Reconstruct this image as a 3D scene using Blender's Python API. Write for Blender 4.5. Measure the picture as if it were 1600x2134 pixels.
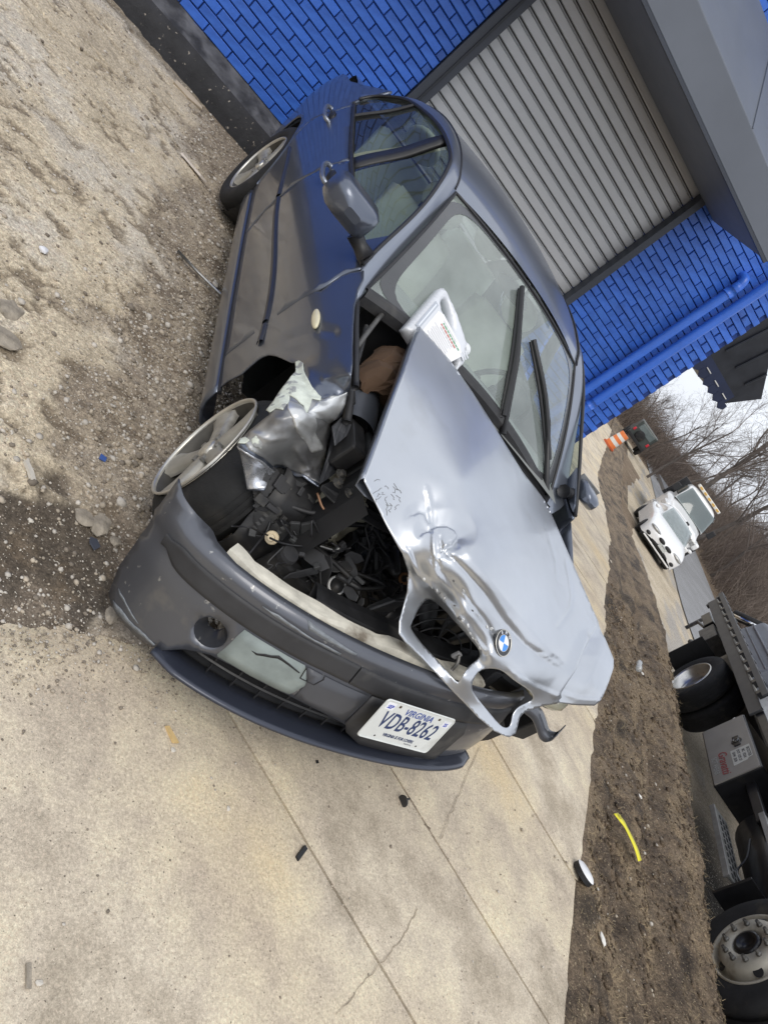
import bpy, bmesh, math, random
import numpy as np
from mathutils import Matrix, Vector
from mathutils.geometry import delaunay_2d_cdt

for o in list(bpy.data.objects): bpy.data.objects.remove(o)
SC = bpy.context.scene
COL = SC.collection
rnd = random.Random(7)
nrs = np.random.RandomState(11)

# ------------------------------------------------------------------ camera
CR = np.array([[0.635042, -0.086694, 0.767598], [0.552039, -0.644148, -0.529459], [0.540348, 0.759972, -0.361202]])
CH = 1.4803
cam = bpy.data.cameras.new('camera'); cam_o = bpy.data.objects.new('camera', cam); COL.objects.link(cam_o)
cam.sensor_fit = 'VERTICAL'; cam.sensor_height = 36.0; cam.lens = 36.0 * 1475.14 / 2134
cam.clip_start = 0.02; cam.clip_end = 1200
cm = Matrix.Identity(4)
for i in range(3):
    cm[i][0], cm[i][1], cm[i][2] = CR[0][i], -CR[1][i], -CR[2][i]
cm[2][3] = CH
cam_o.matrix_world = cm
SC.camera = cam_o

# ------------------------------------------------------------------ sky, sun, exposure
SUN_EL, SUN_AZ = 52.0, 205.0         # azimuth clockwise from +Y
w = bpy.data.worlds.new('World'); SC.world = w; w.use_nodes = True
wn = w.node_tree; wn.nodes.clear()
wo = wn.nodes.new('ShaderNodeOutputWorld'); bg = wn.nodes.new('ShaderNodeBackground')
sky = wn.nodes.new('ShaderNodeTexSky'); sky.sky_type = 'NISHITA'; sky.sun_disc = False
sky.sun_elevation = math.radians(SUN_EL); sky.sun_rotation = math.radians(SUN_AZ); sky.dust_density = 3.0
tcw = wn.nodes.new('ShaderNodeTexCoord'); cn = wn.nodes.new('ShaderNodeTexNoise')
cn.inputs['Scale'].default_value = 2.2; cn.inputs['Detail'].default_value = 5; cn.inputs['Roughness'].default_value = .55
crp = wn.nodes.new('ShaderNodeValToRGB')
crp.color_ramp.elements[0].position = .32; crp.color_ramp.elements[0].color = (6.4, 6.9, 7.9, 1)
crp.color_ramp.elements[1].position = .68; crp.color_ramp.elements[1].color = (10.6, 10.8, 11.2, 1)
mxw = wn.nodes.new('ShaderNodeMix'); mxw.data_type = 'RGBA'; mxw.inputs[0].default_value = .86
wn.links.new(tcw.outputs['Generated'], cn.inputs['Vector']); wn.links.new(cn.outputs['Fac'], crp.inputs['Fac'])
wn.links.new(sky.outputs['Color'], mxw.inputs[6]); wn.links.new(crp.outputs['Color'], mxw.inputs[7])
wn.links.new(mxw.outputs[2], bg.inputs['Color']); bg.inputs['Strength'].default_value = .1
wn.links.new(bg.outputs[0], wo.inputs['Surface'])
sl = bpy.data.lights.new('sun', 'SUN'); sl.energy = 1.0; sl.angle = math.radians(34); sl.color = (1, .95, .87)
so = bpy.data.objects.new('sun', sl); COL.objects.link(so)
az, el = math.radians(SUN_AZ), math.radians(SUN_EL)
sd = Vector((math.sin(az) * math.cos(el), math.cos(az) * math.cos(el), math.sin(el)))
so.rotation_euler = (-sd).to_track_quat('-Z', 'Y').to_euler()
SC.view_settings.view_transform = 'Standard'; SC.view_settings.look = 'None'
SC.view_settings.exposure = 0.32; SC.view_settings.gamma = 1.0
SC.render.engine = 'CYCLES'
SC.cycles.max_bounces = 8; SC.cycles.transparent_max_bounces = 12

# ------------------------------------------------------------------ materials
MATS = {}
def pm(name, base, rough=.6, metal=0., coat=0., var=.12, vs=6., bump=0., bs=60., col2=None, c2s=3., c2lo=.5, c2hi=.62,
       rvar=.08, spec=.5, detail=4., bdist=.004, emit=None, stretch=None, col3=None, c3s=30., c3lo=.6, c3hi=.68, orand=0.):
    if name in MATS: return MATS[name]
    m = bpy.data.materials.new(name); m.use_nodes = True; nt = m.node_tree; N = nt.nodes; L = nt.links
    b = N['Principled BSDF']
    b.inputs['Metallic'].default_value = metal; b.inputs['Specular IOR Level'].default_value = spec
    b.inputs['Coat Weight'].default_value = coat; b.inputs['Coat Roughness'].default_value = .06
    tc = N.new('ShaderNodeTexCoord'); src = tc.outputs['Object']
    if stretch:
        mp = N.new('ShaderNodeMapping'); mp.inputs['Scale'].default_value = stretch
        L.new(src, mp.inputs['Vector']); src = mp.outputs['Vector']
    def noise(s, d=detail, rg=.55):
        n = N.new('ShaderNodeTexNoise'); n.inputs['Scale'].default_value = s; n.inputs['Detail'].default_value = d
        n.inputs['Roughness'].default_value = rg; L.new(src, n.inputs['Vector']); return n.outputs['Fac']
    n1 = noise(vs)
    r = N.new('ShaderNodeValToRGB')
    r.color_ramp.elements[0].position = .28; r.color_ramp.elements[1].position = .72
    r.color_ramp.elements[0].color = tuple(max(0, c * (1 - var)) for c in base) + (1,)
    r.color_ramp.elements[1].color = tuple(min(1, c * (1 + var)) for c in base) + (1,)
    L.new(n1, r.inputs['Fac']); col = r.outputs['Color']
    for cc, s, lo, hi in ((col2, c2s, c2lo, c2hi), (col3, c3s, c3lo, c3hi)):
        if cc is None: continue
        n2 = noise(s); r2 = N.new('ShaderNodeMapRange'); r2.inputs['From Min'].default_value = lo; r2.inputs['From Max'].default_value = hi
        L.new(n2, r2.inputs['Value']); mx = N.new('ShaderNodeMix'); mx.data_type = 'RGBA'
        L.new(r2.outputs['Result'], mx.inputs[0]); L.new(col, mx.inputs[6]); mx.inputs[7].default_value = tuple(cc) + (1,)
        col = mx.outputs[2]
    if orand:
        oi = N.new('ShaderNodeObjectInfo'); mo = N.new('ShaderNodeMapRange'); mo.inputs['To Min'].default_value = 1 - orand; mo.inputs['To Max'].default_value = 1 + orand; L.new(oi.outputs['Random'], mo.inputs['Value'])
        sc_ = N.new('ShaderNodeVectorMath'); sc_.operation = 'SCALE'; L.new(col, sc_.inputs[0]); L.new(mo.outputs['Result'], sc_.inputs['Scale']); col = sc_.outputs[0]
    L.new(col, b.inputs['Base Color'])
    rr = N.new('ShaderNodeMapRange'); rr.inputs['To Min'].default_value = max(.02, rough - rvar); rr.inputs['To Max'].default_value = min(1, rough + rvar)
    L.new(noise(vs * 2.3), rr.inputs['Value']); L.new(rr.outputs['Result'], b.inputs['Roughness'])
    if bump:
        bp = N.new('ShaderNodeBump'); bp.inputs['Strength'].default_value = bump; bp.inputs['Distance'].default_value = bdist
        L.new(noise(bs, 4, .65), bp.inputs['Height']); L.new(bp.outputs['Normal'], b.inputs['Normal'])
    if emit:
        b.inputs['Emission Color'].default_value = tuple(emit[:3]) + (1,); b.inputs['Emission Strength'].default_value = emit[3]
    MATS[name] = m
    return m
def glass(name, tint, rough=.01, dust=.06, dustcol=(.6, .62, .6)):
    if name in MATS: return MATS[name]
    m = bpy.data.materials.new(name); m.use_nodes = True; nt = m.node_tree; N = nt.nodes; L = nt.links
    N.clear(); out = N.new('ShaderNodeOutputMaterial')
    tr = N.new('ShaderNodeBsdfTransparent'); tr.inputs['Color'].default_value = tuple(tint) + (1,)
    gl = N.new('ShaderNodeBsdfGlossy'); gl.inputs['Roughness'].default_value = rough
    df = N.new('ShaderNodeBsdfDiffuse'); df.inputs['Color'].default_value = tuple(dustcol) + (1,)
    lw = N.new('ShaderNodeLayerWeight'); lw.inputs['Blend'].default_value = .5
    pw = N.new('ShaderNodeMath'); pw.operation = 'POWER'; pw.inputs[1].default_value = 5.; L.new(lw.outputs['Facing'], pw.inputs[0])
    fr = N.new('ShaderNodeMapRange'); fr.inputs['To Min'].default_value = .10; fr.inputs['To Max'].default_value = .9; L.new(pw.outputs[0], fr.inputs['Value'])
    tc = N.new('ShaderNodeTexCoord'); nz = N.new('ShaderNodeTexNoise'); nz.inputs['Scale'].default_value = 7; nz.inputs['Detail'].default_value = 6
    L.new(tc.outputs['Object'], nz.inputs['Vector'])
    mr = N.new('ShaderNodeMapRange'); mr.inputs['To Min'].default_value = dust * .5; mr.inputs['To Max'].default_value = dust * 1.5
    L.new(nz.outputs['Fac'], mr.inputs['Value'])
    m1 = N.new('ShaderNodeMixShader'); m2 = N.new('ShaderNodeMixShader')
    L.new(mr.outputs['Result'], m1.inputs[0]); L.new(tr.outputs[0], m1.inputs[1]); L.new(df.outputs[0], m1.inputs[2])
    L.new(fr.outputs[0], m2.inputs[0]); L.new(m1.outputs[0], m2.inputs[1]); L.new(gl.outputs[0], m2.inputs[2])
    L.new(m2.outputs[0], out.inputs['Surface']); MATS[name] = m
    return m
def ground_mat(name, stops, scale=1.6, fine=70., speck=(.75, .72, .66), dark=(.06, .05, .04), bump=.6, bdist=.006, rough=.9, mask=None, peb=True, speck_hi=.64, ov=.5, grit=(), mot=None):
    """layered soil / concrete: large blotches, medium grain, pale and dark specks, optional vertex mask to a second colour"""
    m = bpy.data.materials.new(name); m.use_nodes = True; nt = m.node_tree; N = nt.nodes; L = nt.links
    b = N['Principled BSDF']; b.inputs['Roughness'].default_value = rough; b.inputs['Specular IOR Level'].default_value = .2
    tc = N.new('ShaderNodeTexCoord'); src = tc.outputs['Object']
    def noise(s, d=6, rg=.6):
        n = N.new('ShaderNodeTexNoise'); n.inputs['Scale'].default_value = s; n.inputs['Detail'].default_value = d
        n.inputs['Roughness'].default_value = rg; L.new(src, n.inputs['Vector']); return n.outputs['Fac']
    def ramp(f, lo, hi):
        r = N.new('ShaderNodeMapRange'); r.inputs['From Min'].default_value = lo; r.inputs['From Max'].default_value = hi
        L.new(f, r.inputs['Value']); return r.outputs['Result']
    def mix(f, a, c):
        x = N.new('ShaderNodeMix'); x.data_type = 'RGBA'
        if isinstance(f, float): x.inputs[0].default_value = f
        else: L.new(f, x.inputs[0])
        if isinstance(a, tuple): x.inputs[6].default_value = a + (1,)
        else: L.new(a, x.inputs[6])
        if isinstance(c, tuple): x.inputs[7].default_value = c + (1,)
        else: L.new(c, x.inputs[7])
        return x.outputs[2]
    cr = N.new('ShaderNodeValToRGB'); e = cr.color_ramp.elements
    for i, (p, c) in enumerate(stops):
        if i < 2: k = e[i]; k.position = p
        else: k = e.new(p)
        k.color = tuple(c) + (1,)
    L.new(noise(scale, 7, .68), cr.inputs['Fac']); col = cr.outputs['Color']
    if mask:
        at = N.new('ShaderNodeAttribute'); at.attribute_name = 'mask'
        sp = N.new('ShaderNodeSeparateColor'); L.new(at.outputs['Color'], sp.inputs[0])
        for ch, c in zip(('Red', 'Green', 'Blue'), mask):
            if c is not None: col = mix(sp.outputs[ch], col, tuple(c))
    g = N.new('ShaderNodeMix'); g.data_type = 'RGBA'; g.blend_type = 'OVERLAY'; g.inputs[0].default_value = .55
    n2 = noise(fine, 4, .7); L.new(col, g.inputs[6])
    gr = N.new('ShaderNodeValToRGB'); gr.color_ramp.elements[0].position = .3; gr.color_ramp.elements[1].position = .7
    L.new(n2, gr.inputs['Fac']); L.new(gr.outputs['Color'], g.inputs[7]); col = g.outputs[2]; g.inputs[0].default_value = ov
    if mot:
        g2_ = N.new('ShaderNodeMix'); g2_.data_type = 'RGBA'; g2_.blend_type = 'OVERLAY'; g2_.inputs[0].default_value = mot[1]; L.new(col, g2_.inputs[6])
        r3 = N.new('ShaderNodeValToRGB'); r3.color_ramp.elements[0].position = .32; r3.color_ramp.elements[1].position = .68; L.new(noise(mot[0], 6, .7), r3.inputs['Fac']); L.new(r3.outputs['Color'], g2_.inputs[7]); col = g2_.outputs[2]
    for vsc, amt in grit:
        vo = N.new('ShaderNodeTexVoronoi'); vo.inputs['Scale'].default_value = vsc; L.new(src, vo.inputs['Vector'])
        sp_ = N.new('ShaderNodeSeparateColor'); L.new(vo.outputs['Color'], sp_.inputs[0])
        mr_ = N.new('ShaderNodeMapRange'); mr_.inputs['To Min'].default_value = 1 - amt; mr_.inputs['To Max'].default_value = 1 + amt; L.new(sp_.outputs['Red'], mr_.inputs['Value'])
        mm = N.new('ShaderNodeVectorMath'); mm.operation = 'SCALE'; L.new(col, mm.inputs[0]); L.new(mr_.outputs['Result'], mm.inputs['Scale']); col = mm.outputs[0]
    if peb:
        col = mix(ramp(noise(fine * 1.7, 2, .5), speck_hi, speck_hi + .05), col, speck)
        col = mix(ramp(noise(fine * 1.1, 3, .5), .66, .72), col, dark)
    L.new(col, b.inputs['Base Color'])
    bp = N.new('ShaderNodeBump'); bp.inputs['Strength'].default_value = bump; bp.inputs['Distance'].default_value = bdist
    ad = N.new('ShaderNodeMath'); L.new(noise(fine * .8, 5, .7), ad.inputs[0]); L.new(noise(fine * .15, 3, .6), ad.inputs[1])
    L.new(ad.outputs[0], bp.inputs['Height']); L.new(bp.outputs['Normal'], b.inputs['Normal'])
    return m

# ------------------------------------------------------------------ mesh helpers
def ob(name, V, F, mat=None, parent=None, smooth=False, bevel=0., solid=0., kind=None, seg=2, auto=None, sub=0):
    me = bpy.data.meshes.new(name)
    me.from_pydata([tuple(map(float, v)) for v in V], [], [tuple(map(int, f)) for f in F]); me.update()
    if mat: me.materials.append(mat)
    if smooth: me.polygons.foreach_set('use_smooth', [True] * len(me.polygons))
    o = bpy.data.objects.new(name, me); COL.objects.link(o)
    if parent: o.parent = parent
    if solid:
        s = o.modifiers.new('s', 'SOLIDIFY'); s.thickness = solid; s.offset = -1
    if bevel:
        b = o.modifiers.new('b', 'BEVEL'); b.width = bevel; b.segments = seg; b.limit_method = 'ANGLE'; b.angle_limit = math.radians(35)
    if sub:
        s = o.modifiers.new('u', 'SUBSURF'); s.levels = sub; s.render_levels = sub
    if auto is not None:
        me.polygons.foreach_set('use_smooth', [True] * len(me.polygons)); me.set_sharp_from_angle(angle=math.radians(auto))
    if kind: o['kind'] = kind
    return o
def ob_np(name, V, F, mat, kind=None):
    V = np.ascontiguousarray(V, np.float32); F = np.ascontiguousarray(F, np.int32); k = F.shape[1]
    me = bpy.data.meshes.new(name); me.vertices.add(len(V)); me.vertices.foreach_set('co', V.ravel())
    me.loops.add(F.size); me.loops.foreach_set('vertex_index', F.ravel()); me.polygons.add(len(F)); me.polygons.foreach_set('loop_start', np.arange(0, F.size, k, dtype=np.int32))
    me.update(calc_edges=True); me.materials.append(mat); o = bpy.data.objects.new(name, me); COL.objects.link(o)
    if kind: o['kind'] = kind
    return o
def tag(o, label, cat, group=None):
    o['label'] = label; o['category'] = cat
    if group: o['group'] = group
    return o
def thing(name, label, cat, loc=(0, 0, 0), rz=0., group=None, M=None):
    e = bpy.data.objects.new(name, None); COL.objects.link(e); e.empty_display_size = .2
    if M is not None: e.matrix_world = M
    else: e.location = loc; e.rotation_euler = (0, 0, rz)
    return tag(e, label, cat, group)
def struct(o): o['kind'] = 'structure'; return o
def nrm(v): v = np.asarray(v, float); return v / (np.linalg.norm(v) + 1e-12)
class MB:
    def __init__(s): s.V = []; s.F = []
    def add(s, V, F):
        k = len(s.V); s.V += [tuple(v) for v in V]; s.F += [tuple(i + k for i in f) for f in F]; return s
    def box(s, c, d, ax=None):
        c = np.array(c, float); A = np.eye(3) if ax is None else np.array(ax, float)
        h = np.array(d) / 2
        V = [c + A[0] * (sx * h[0]) + A[1] * (sy * h[1]) + A[2] * (sz * h[2]) for sx in (-1, 1) for sy in (-1, 1) for sz in (-1, 1)]
        return s.add(V, [(0, 1, 3, 2), (4, 6, 7, 5), (0, 4, 5, 1), (2, 3, 7, 6), (0, 2, 6, 4), (1, 5, 7, 3)])
    def hexa(s, P): # 8 points: bottom 4 ccw, top 4 ccw
        return s.add(P, [(3, 2, 1, 0), (4, 5, 6, 7), (0, 1, 5, 4), (1, 2, 6, 5), (2, 3, 7, 6), (3, 0, 4, 7)])
    def tube(s, P, r, n=8, cap=True, closed=False):
        P = np.array(P, float); m = len(P); R = r if hasattr(r, '__len__') else [r] * m
        T = np.gradient(P, axis=0)
        if closed: T = np.roll(P, -1, 0) - np.roll(P, 1, 0)
        up = np.array([0, 0, 1.]) if abs(nrm(T[0])[2]) < .9 else np.array([1., 0, 0])
        V = []
        for i in range(m):
            t = nrm(T[i]); a = nrm(np.cross(t, up)); b = np.cross(t, a); up = -np.cross(t, a) if False else up
            V += [P[i] + R[i] * (math.cos(q) * a + math.sin(q) * b) for q in np.linspace(0, 2 * math.pi, n, endpoint=False)]
        F = []
        for i in range(m if closed else m - 1):
            j = (i + 1) % m
            F += [(i * n + k, i * n + (k + 1) % n, j * n + (k + 1) % n, j * n + k) for k in range(n)]
        if cap and not closed: F += [tuple(range(n)), tuple(range((m - 1) * n, m * n))[::-1]]
        return s.add(V, F)
    def lathe(s, prof, O=(0, 0, 0), ax=(0, 0, 1), n=32, a0=0., a1=2 * math.pi, cap=False):
        O = np.array(O, float); ax = nrm(ax); u = nrm(np.cross(ax, (1, 0, 0) if abs(ax[0]) < .9 else (0, 1, 0))); v = np.cross(ax, u)
        full = abs(a1 - a0 - 2 * math.pi) < 1e-6; m = len(prof)
        A = np.linspace(a0, a1, n, endpoint=not full); V = []
        for q in A:
            V += [O + ax * z + r * (math.cos(q) * u + math.sin(q) * v) for r, z in prof]
        F = []
        for i in range(n if full else n - 1):
            j = (i + 1) % n
            F += [(i * m + k, j * m + k, j * m + k + 1, i * m + k + 1) for k in range(m - 1)]
        if cap: F += [tuple(i * m + m - 1 for i in range(n))]
        return s.add(V, F)
    def prism(s, poly, f0, f1):
        n = len(poly); A = [f0(p) for p in poly]; B = [f1(p) for p in poly]
        return s.add(A + B, [tuple(range(n))[::-1], tuple(range(n, 2 * n))] + [(i, (i + 1) % n, n + (i + 1) % n, n + i) for i in range(n)])
    def grid(s, G):
        G = np.array(G); a, b = G.shape[:2]
        return s.add(G.reshape(-1, 3), [(i * b + j, (i + 1) * b + j, (i + 1) * b + j + 1, i * b + j + 1) for i in range(a - 1) for j in range(b - 1)])
    def sphere(s, c, r, n=10, m=6):
        c = np.array(c, float); r = np.array(r if hasattr(r, '__len__') else [r] * 3, float); V = []
        for i in range(m + 1):
            th = math.pi * i / m
            V += [c + r * np.array([math.sin(th) * math.cos(q), math.sin(th) * math.sin(q), math.cos(th)]) for q in np.linspace(0, 2 * math.pi, n, endpoint=False)]
        return s.add(V, [(i * n + k, (i + 1) * n + k, (i + 1) * n + (k + 1) % n, i * n + (k + 1) % n) for i in range(m) for k in range(n)])
    def build(s, name, mat, parent=None, **k): return ob(name, s.V, s.F, mat, parent, **k)
def cat(P, n=8, closed=False):
    P = np.array(P, float)
    Q = np.vstack([P[-1], P, P[0], P[1]]) if closed else np.vstack([2 * P[0] - P[1], P, 2 * P[-1] - P[-2]])
    o = []
    for i in range(1, len(Q) - 2):
        a, b, c, d = Q[i - 1:i + 3]
        for k in range(n):
            t = k / n
            o.append(.5 * ((2 * b) + (-a + c) * t + (2 * a - 5 * b + 4 * c - d) * t * t + (-a + 3 * b - 3 * c + d) * t ** 3))
    if not closed: o.append(P[-1])
    return np.array(o)
def pch(xs, ys):
    xs = np.array(xs, float); ys = np.array(ys, float); h = np.diff(xs); dl = np.diff(ys) / h
    m = np.zeros_like(ys); m[0] = dl[0]; m[-1] = dl[-1]
    for i in range(1, len(xs) - 1): m[i] = 0 if dl[i - 1] * dl[i] < 0 else (dl[i - 1] * h[i] + dl[i] * h[i - 1]) / (h[i - 1] + h[i])
    def f(x):
        x = np.clip(np.asarray(x, float), xs[0], xs[-1]); i = np.clip(np.searchsorted(xs, x) - 1, 0, len(h) - 1)
        t = (x - xs[i]) / h[i]
        return (2 * t**3 - 3 * t**2 + 1) * ys[i] + (t**3 - 2 * t**2 + t) * h[i] * m[i] + (3 * t**2 - 2 * t**3) * ys[i + 1] + (t**3 - t**2) * h[i] * m[i + 1]
    return f
def inpoly(P, poly):
    P = np.asarray(P); poly = np.asarray(poly); x, y = P[:, 0], P[:, 1]; r = np.zeros(len(P), bool); j = len(poly) - 1
    for i in range(len(poly)):
        xi, yi = poly[i]; xj, yj = poly[j]
        with np.errstate(divide='ignore', invalid='ignore'):
            r ^= ((yi > y) != (yj > y)) & (x < (xj - xi) * (y - yi) / (yj - yi + 1e-30) + xi)
        j = i
    return r
def dens(poly, step, closed=True):
    poly = np.array(poly, float); o = []; n = len(poly)
    for i in range(n if closed else n - 1):
        a, b = poly[i], poly[(i + 1) % n]; k = max(1, int(round(np.linalg.norm(b - a) / step)))
        o += [a + (b - a) * t / k for t in range(k)]
    if not closed: o.append(poly[-1])
    return np.array(o)
def seg_dist(P, line):
    P = np.asarray(P, float); d = np.full(len(P), 1e9)
    for a, b in zip(line[:-1], line[1:]):
        a = np.array(a, float); b = np.array(b, float); ab = b - a
        t = np.clip(((P - a) @ ab) / (ab @ ab + 1e-12), 0, 1); d = np.minimum(d, np.linalg.norm(P - a - t[:, None] * ab, axis=1))
    return d
def sdist(P, line):      # signed distance to a polyline (positive on its left)
    P = np.asarray(P, float); d = np.full(len(P), 1e9); sg = np.ones(len(P))
    for a, b in zip(line[:-1], line[1:]):
        a = np.array(a, float); b = np.array(b, float); ab = b - a
        t = np.clip(((P - a) @ ab) / (ab @ ab + 1e-12), 0, 1); q = P - a - t[:, None] * ab; dd = np.linalg.norm(q, axis=1); m = dd < d
        d[m] = dd[m]; sg[m] = np.sign(ab[0] * (P[m, 1] - a[1]) - ab[1] * (P[m, 0] - a[0]))
    return d * sg
def cdt(outline, holes, step, edge=None, jitter=0.):
    """triangulate a polygon (with holes) with interior points -> (Nx2, faces)"""
    B = dens(outline, edge or step); rings = [B] + [dens(h, edge or step) for h in holes]
    lo, hi = B.min(0), B.max(0)
    gx, gy = np.meshgrid(np.arange(lo[0], hi[0], step), np.arange(lo[1], hi[1], step * .87)); gx = gx + (np.arange(gx.shape[0]) % 2)[:, None] * step * .5
    G = np.c_[gx.ravel(), gy.ravel()]
    if jitter: G = G + nrs.uniform(-1, 1, G.shape) * step * jitter
    k = inpoly(G, B)
    for h in rings[1:]: k &= ~inpoly(G, h)
    G = G[k]
    for r in rings: G = G[seg_dist(G, list(r) + [r[0]]) > step * .45] if len(G) else G
    V = []; E = []
    for r in rings:
        s = len(V); V += list(r); E += [(s + i, s + (i + 1) % len(r)) for i in range(len(r))]
    V += list(G)
    vo, _, fo, _, _, _ = delaunay_2d_cdt([Vector(map(float, v)) for v in V], E, [], 0, 1e-7)
    vo = np.array([tuple(v) for v in vo]); fo = [tuple(f) for f in fo]
    c = np.array([vo[list(f)].mean(0) for f in fo]); k = inpoly(c, B)
    for h in rings[1:]: k &= ~inpoly(c, h)
    F = []
    for f, q in zip(fo, k):
        if not q: continue
        a, b, d = vo[f[0]], vo[f[1]], vo[f[2]]
        F.append(f if (b[0] - a[0]) * (d[1] - a[1]) - (b[1] - a[1]) * (d[0] - a[0]) > 0 else f[::-1])
    return vo, F
class TPS:
    def __init__(s, UV, X, lam=1e-6):
        s.c = np.array(UV, float); X = np.array(X, float); n = len(s.c)
        K = s.k(s.c) + lam * np.eye(n); P = np.c_[np.ones(n), s.c]
        A = np.block([[K, P], [P.T, np.zeros((3, 3))]]); s.w = np.linalg.solve(A, np.vstack([X.reshape(n, -1), np.zeros((3, X.reshape(n, -1).shape[1]))]))
    def k(s, U):
        d = np.linalg.norm(U[:, None] - s.c[None], axis=2); return np.where(d > 1e-9, d * d * np.log(d + 1e-12), 0)
    def __call__(s, U):
        U = np.asarray(U, float); return s.k(U) @ s.w[:-3] + np.c_[np.ones(len(U)), U] @ s.w[-3:]
def vnormals(V, F):
    V = np.asarray(V); N = np.zeros_like(V); F = np.array(F)
    n = np.cross(V[F[:, 1]] - V[F[:, 0]], V[F[:, 2]] - V[F[:, 0]])
    for k in range(3): np.add.at(N, F[:, k], n)
    return N / (np.linalg.norm(N, axis=1)[:, None] + 1e-12)
def hash2(ix, iy, s=0):
    h = (ix.astype(np.int64) * 374761393 + iy.astype(np.int64) * 668265263 + s * 1274126177) & 0xffffffff
    h = ((h ^ (h >> 13)) * 1274126177) & 0xffffffff
    return ((h ^ (h >> 16)) & 0xffff) / 65535.
def vnoise(x, y, s=0):
    ix, iy = np.floor(x), np.floor(y); fx, fy = x - ix, y - iy; fx = fx * fx * (3 - 2 * fx); fy = fy * fy * (3 - 2 * fy)
    a, b, c, d = hash2(ix, iy, s), hash2(ix + 1, iy, s), hash2(ix, iy + 1, s), hash2(ix + 1, iy + 1, s)
    return (a * (1 - fx) + b * fx) * (1 - fy) + (c * (1 - fx) + d * fx) * fy
def fbm(x, y, o=5, s=0, g=.5):
    r = 0; a = 1; t = 0
    for i in range(o): r = r + a * vnoise(x * 2**i, y * 2**i, s + i * 17); t += a; a *= g
    return r / t
def sst(x, a, b): t = np.clip((np.asarray(x, float) - a) / (b - a), 0, 1); return t * t * (3 - 2 * t)
def text(name, body, size, mat, parent, M, shear=0., bold=0., sx=1., align='CENTER', ext=.0004, space=1.):
    c = bpy.data.curves.new(name, 'FONT'); c.body = body; c.size = size; c.shear = shear; c.offset = bold; c.extrude = ext
    c.align_x = align; c.align_y = 'CENTER'; c.space_character = space; c.resolution_u = 3
    t = bpy.data.objects.new(name, c); COL.objects.link(t)
    me = bpy.data.meshes.new_from_object(t); bpy.data.objects.remove(t); bpy.data.curves.remove(c)
    me.materials.clear(); me.materials.append(mat); me.transform(Matrix.Diagonal((sx, 1, 1, 1)))
    o = bpy.data.objects.new(name, me); COL.objects.link(o); o.parent = parent; o.matrix_local = M
    return o
def frame(O, X, Yh):
    X = nrm(X); Z = nrm(np.cross(X, Yh)); Y = np.cross(Z, X)
    M = Matrix.Identity(4)
    for i in range(3): M[i][0], M[i][1], M[i][2], M[i][3] = X[i], Y[i], Z[i], O[i]
    return M
def copy_tree(o, parent=None):
    c = o.copy(); COL.objects.link(c); c.parent = parent
    for k in list(o.children): copy_tree(k, c)
    return c

# ------------------------------------------------------------------ terrain
E1 = np.array([.61, .79]); N1 = np.array([.79, -.61])       # along / across the yard edge
def G(x, y):
    x = np.asarray(x, float); y = np.asarray(y, float)
    a = .61 * x + .79 * y; c = .79 * x - .61 * y
    rise = np.clip(.054 * (y - 1.5), 0, .25) * (1 - sst(x, 2.6, 5.0)) * (1 - sst(y, 6.5, 9))
    drop = -.78 * sst(a, 9, 25)
    road = -.5 * sst(c, 3.15, 3.5) * (1 - .62 * sst(a, 9, 25))
    hill = 2.6 * sst(c, 12.5, 26) + 3 * sst(c, 26, 60)
    return rise + drop + road + hill
def gz(x, y): return float(G(x, y))
# ------------------------------------------------------------------ ground
M_soil = ground_mat('soil', [(.3, (.10, .075, .052)), (.5, (.17, .125, .085)), (.7, (.26, .20, .14))], 1.1, 40, (.5, .42, .3), (.03, .025, .02), .9, .02, mask=None)
M_conc = ground_mat('slab_concrete', [(.20, (.29, .24, .175)), (.34, (.43, .365, .275)), (.46, (.53, .46, .36)), (.56, (.56, .475, .345)), (.66, (.53, .42, .27)), (.80, (.62, .575, .49))], .8, 120, (.70, .64, .52), (.13, .11, .085), .25, .002, speck_hi=.70, ov=.2, grit=((420, .16), (130, .10)), mot=(3.2, .24))
M_broke = ground_mat('worn_concrete', [(.22, (.31, .255, .185)), (.38, (.47, .395, .285)), (.50, (.57, .485, .355)), (.60, (.55, .495, .41)), (.70, (.62, .52, .37)), (.82, (.64, .58, .48))], 1.7, 75, (.74, .69, .58), (.10, .08, .06), .9, .006,
                     mask=((.060, .047, .037), (.235, .19, .145), (.15, .115, .08)), speck_hi=.66, ov=.30, grit=((230, .24), (75, .16)))
M_dirt = ground_mat('dirt', [(.28, (.045, .034, .026)), (.42, (.10, .074, .052)), (.55, (.165, .122, .082)), (.75, (.26, .20, .135))], 3.2, 55, (.42, .34, .22), (.03, .024, .018), 1., .02, rough=.72,
                    mask=((.24, .18, .115), (.038, .030, .024), None), ov=.4, grit=((160, .30), (45, .20)))
M_grav = ground_mat('gravel_lane', [(.3, (.30, .25, .18)), (.5, (.44, .37, .27)), (.7, (.52, .45, .35))], .8, 30, (.6, .55, .45), (.12, .10, .08), .6, .01, mask=((.022, .018, .015), (.28, .27, .26), None), ov=.3, grit=((90, .2),))  # near-black mask colour: wet mud with the truck's shadow painted in
M_asph = ground_mat('asphalt', [(.3, (.20, .20, .20)), (.6, (.26, .26, .265)), (.8, (.30, .30, .30))], .5, 60, (.35, .35, .35), (.12, .12, .12), .3, .004)

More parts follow.
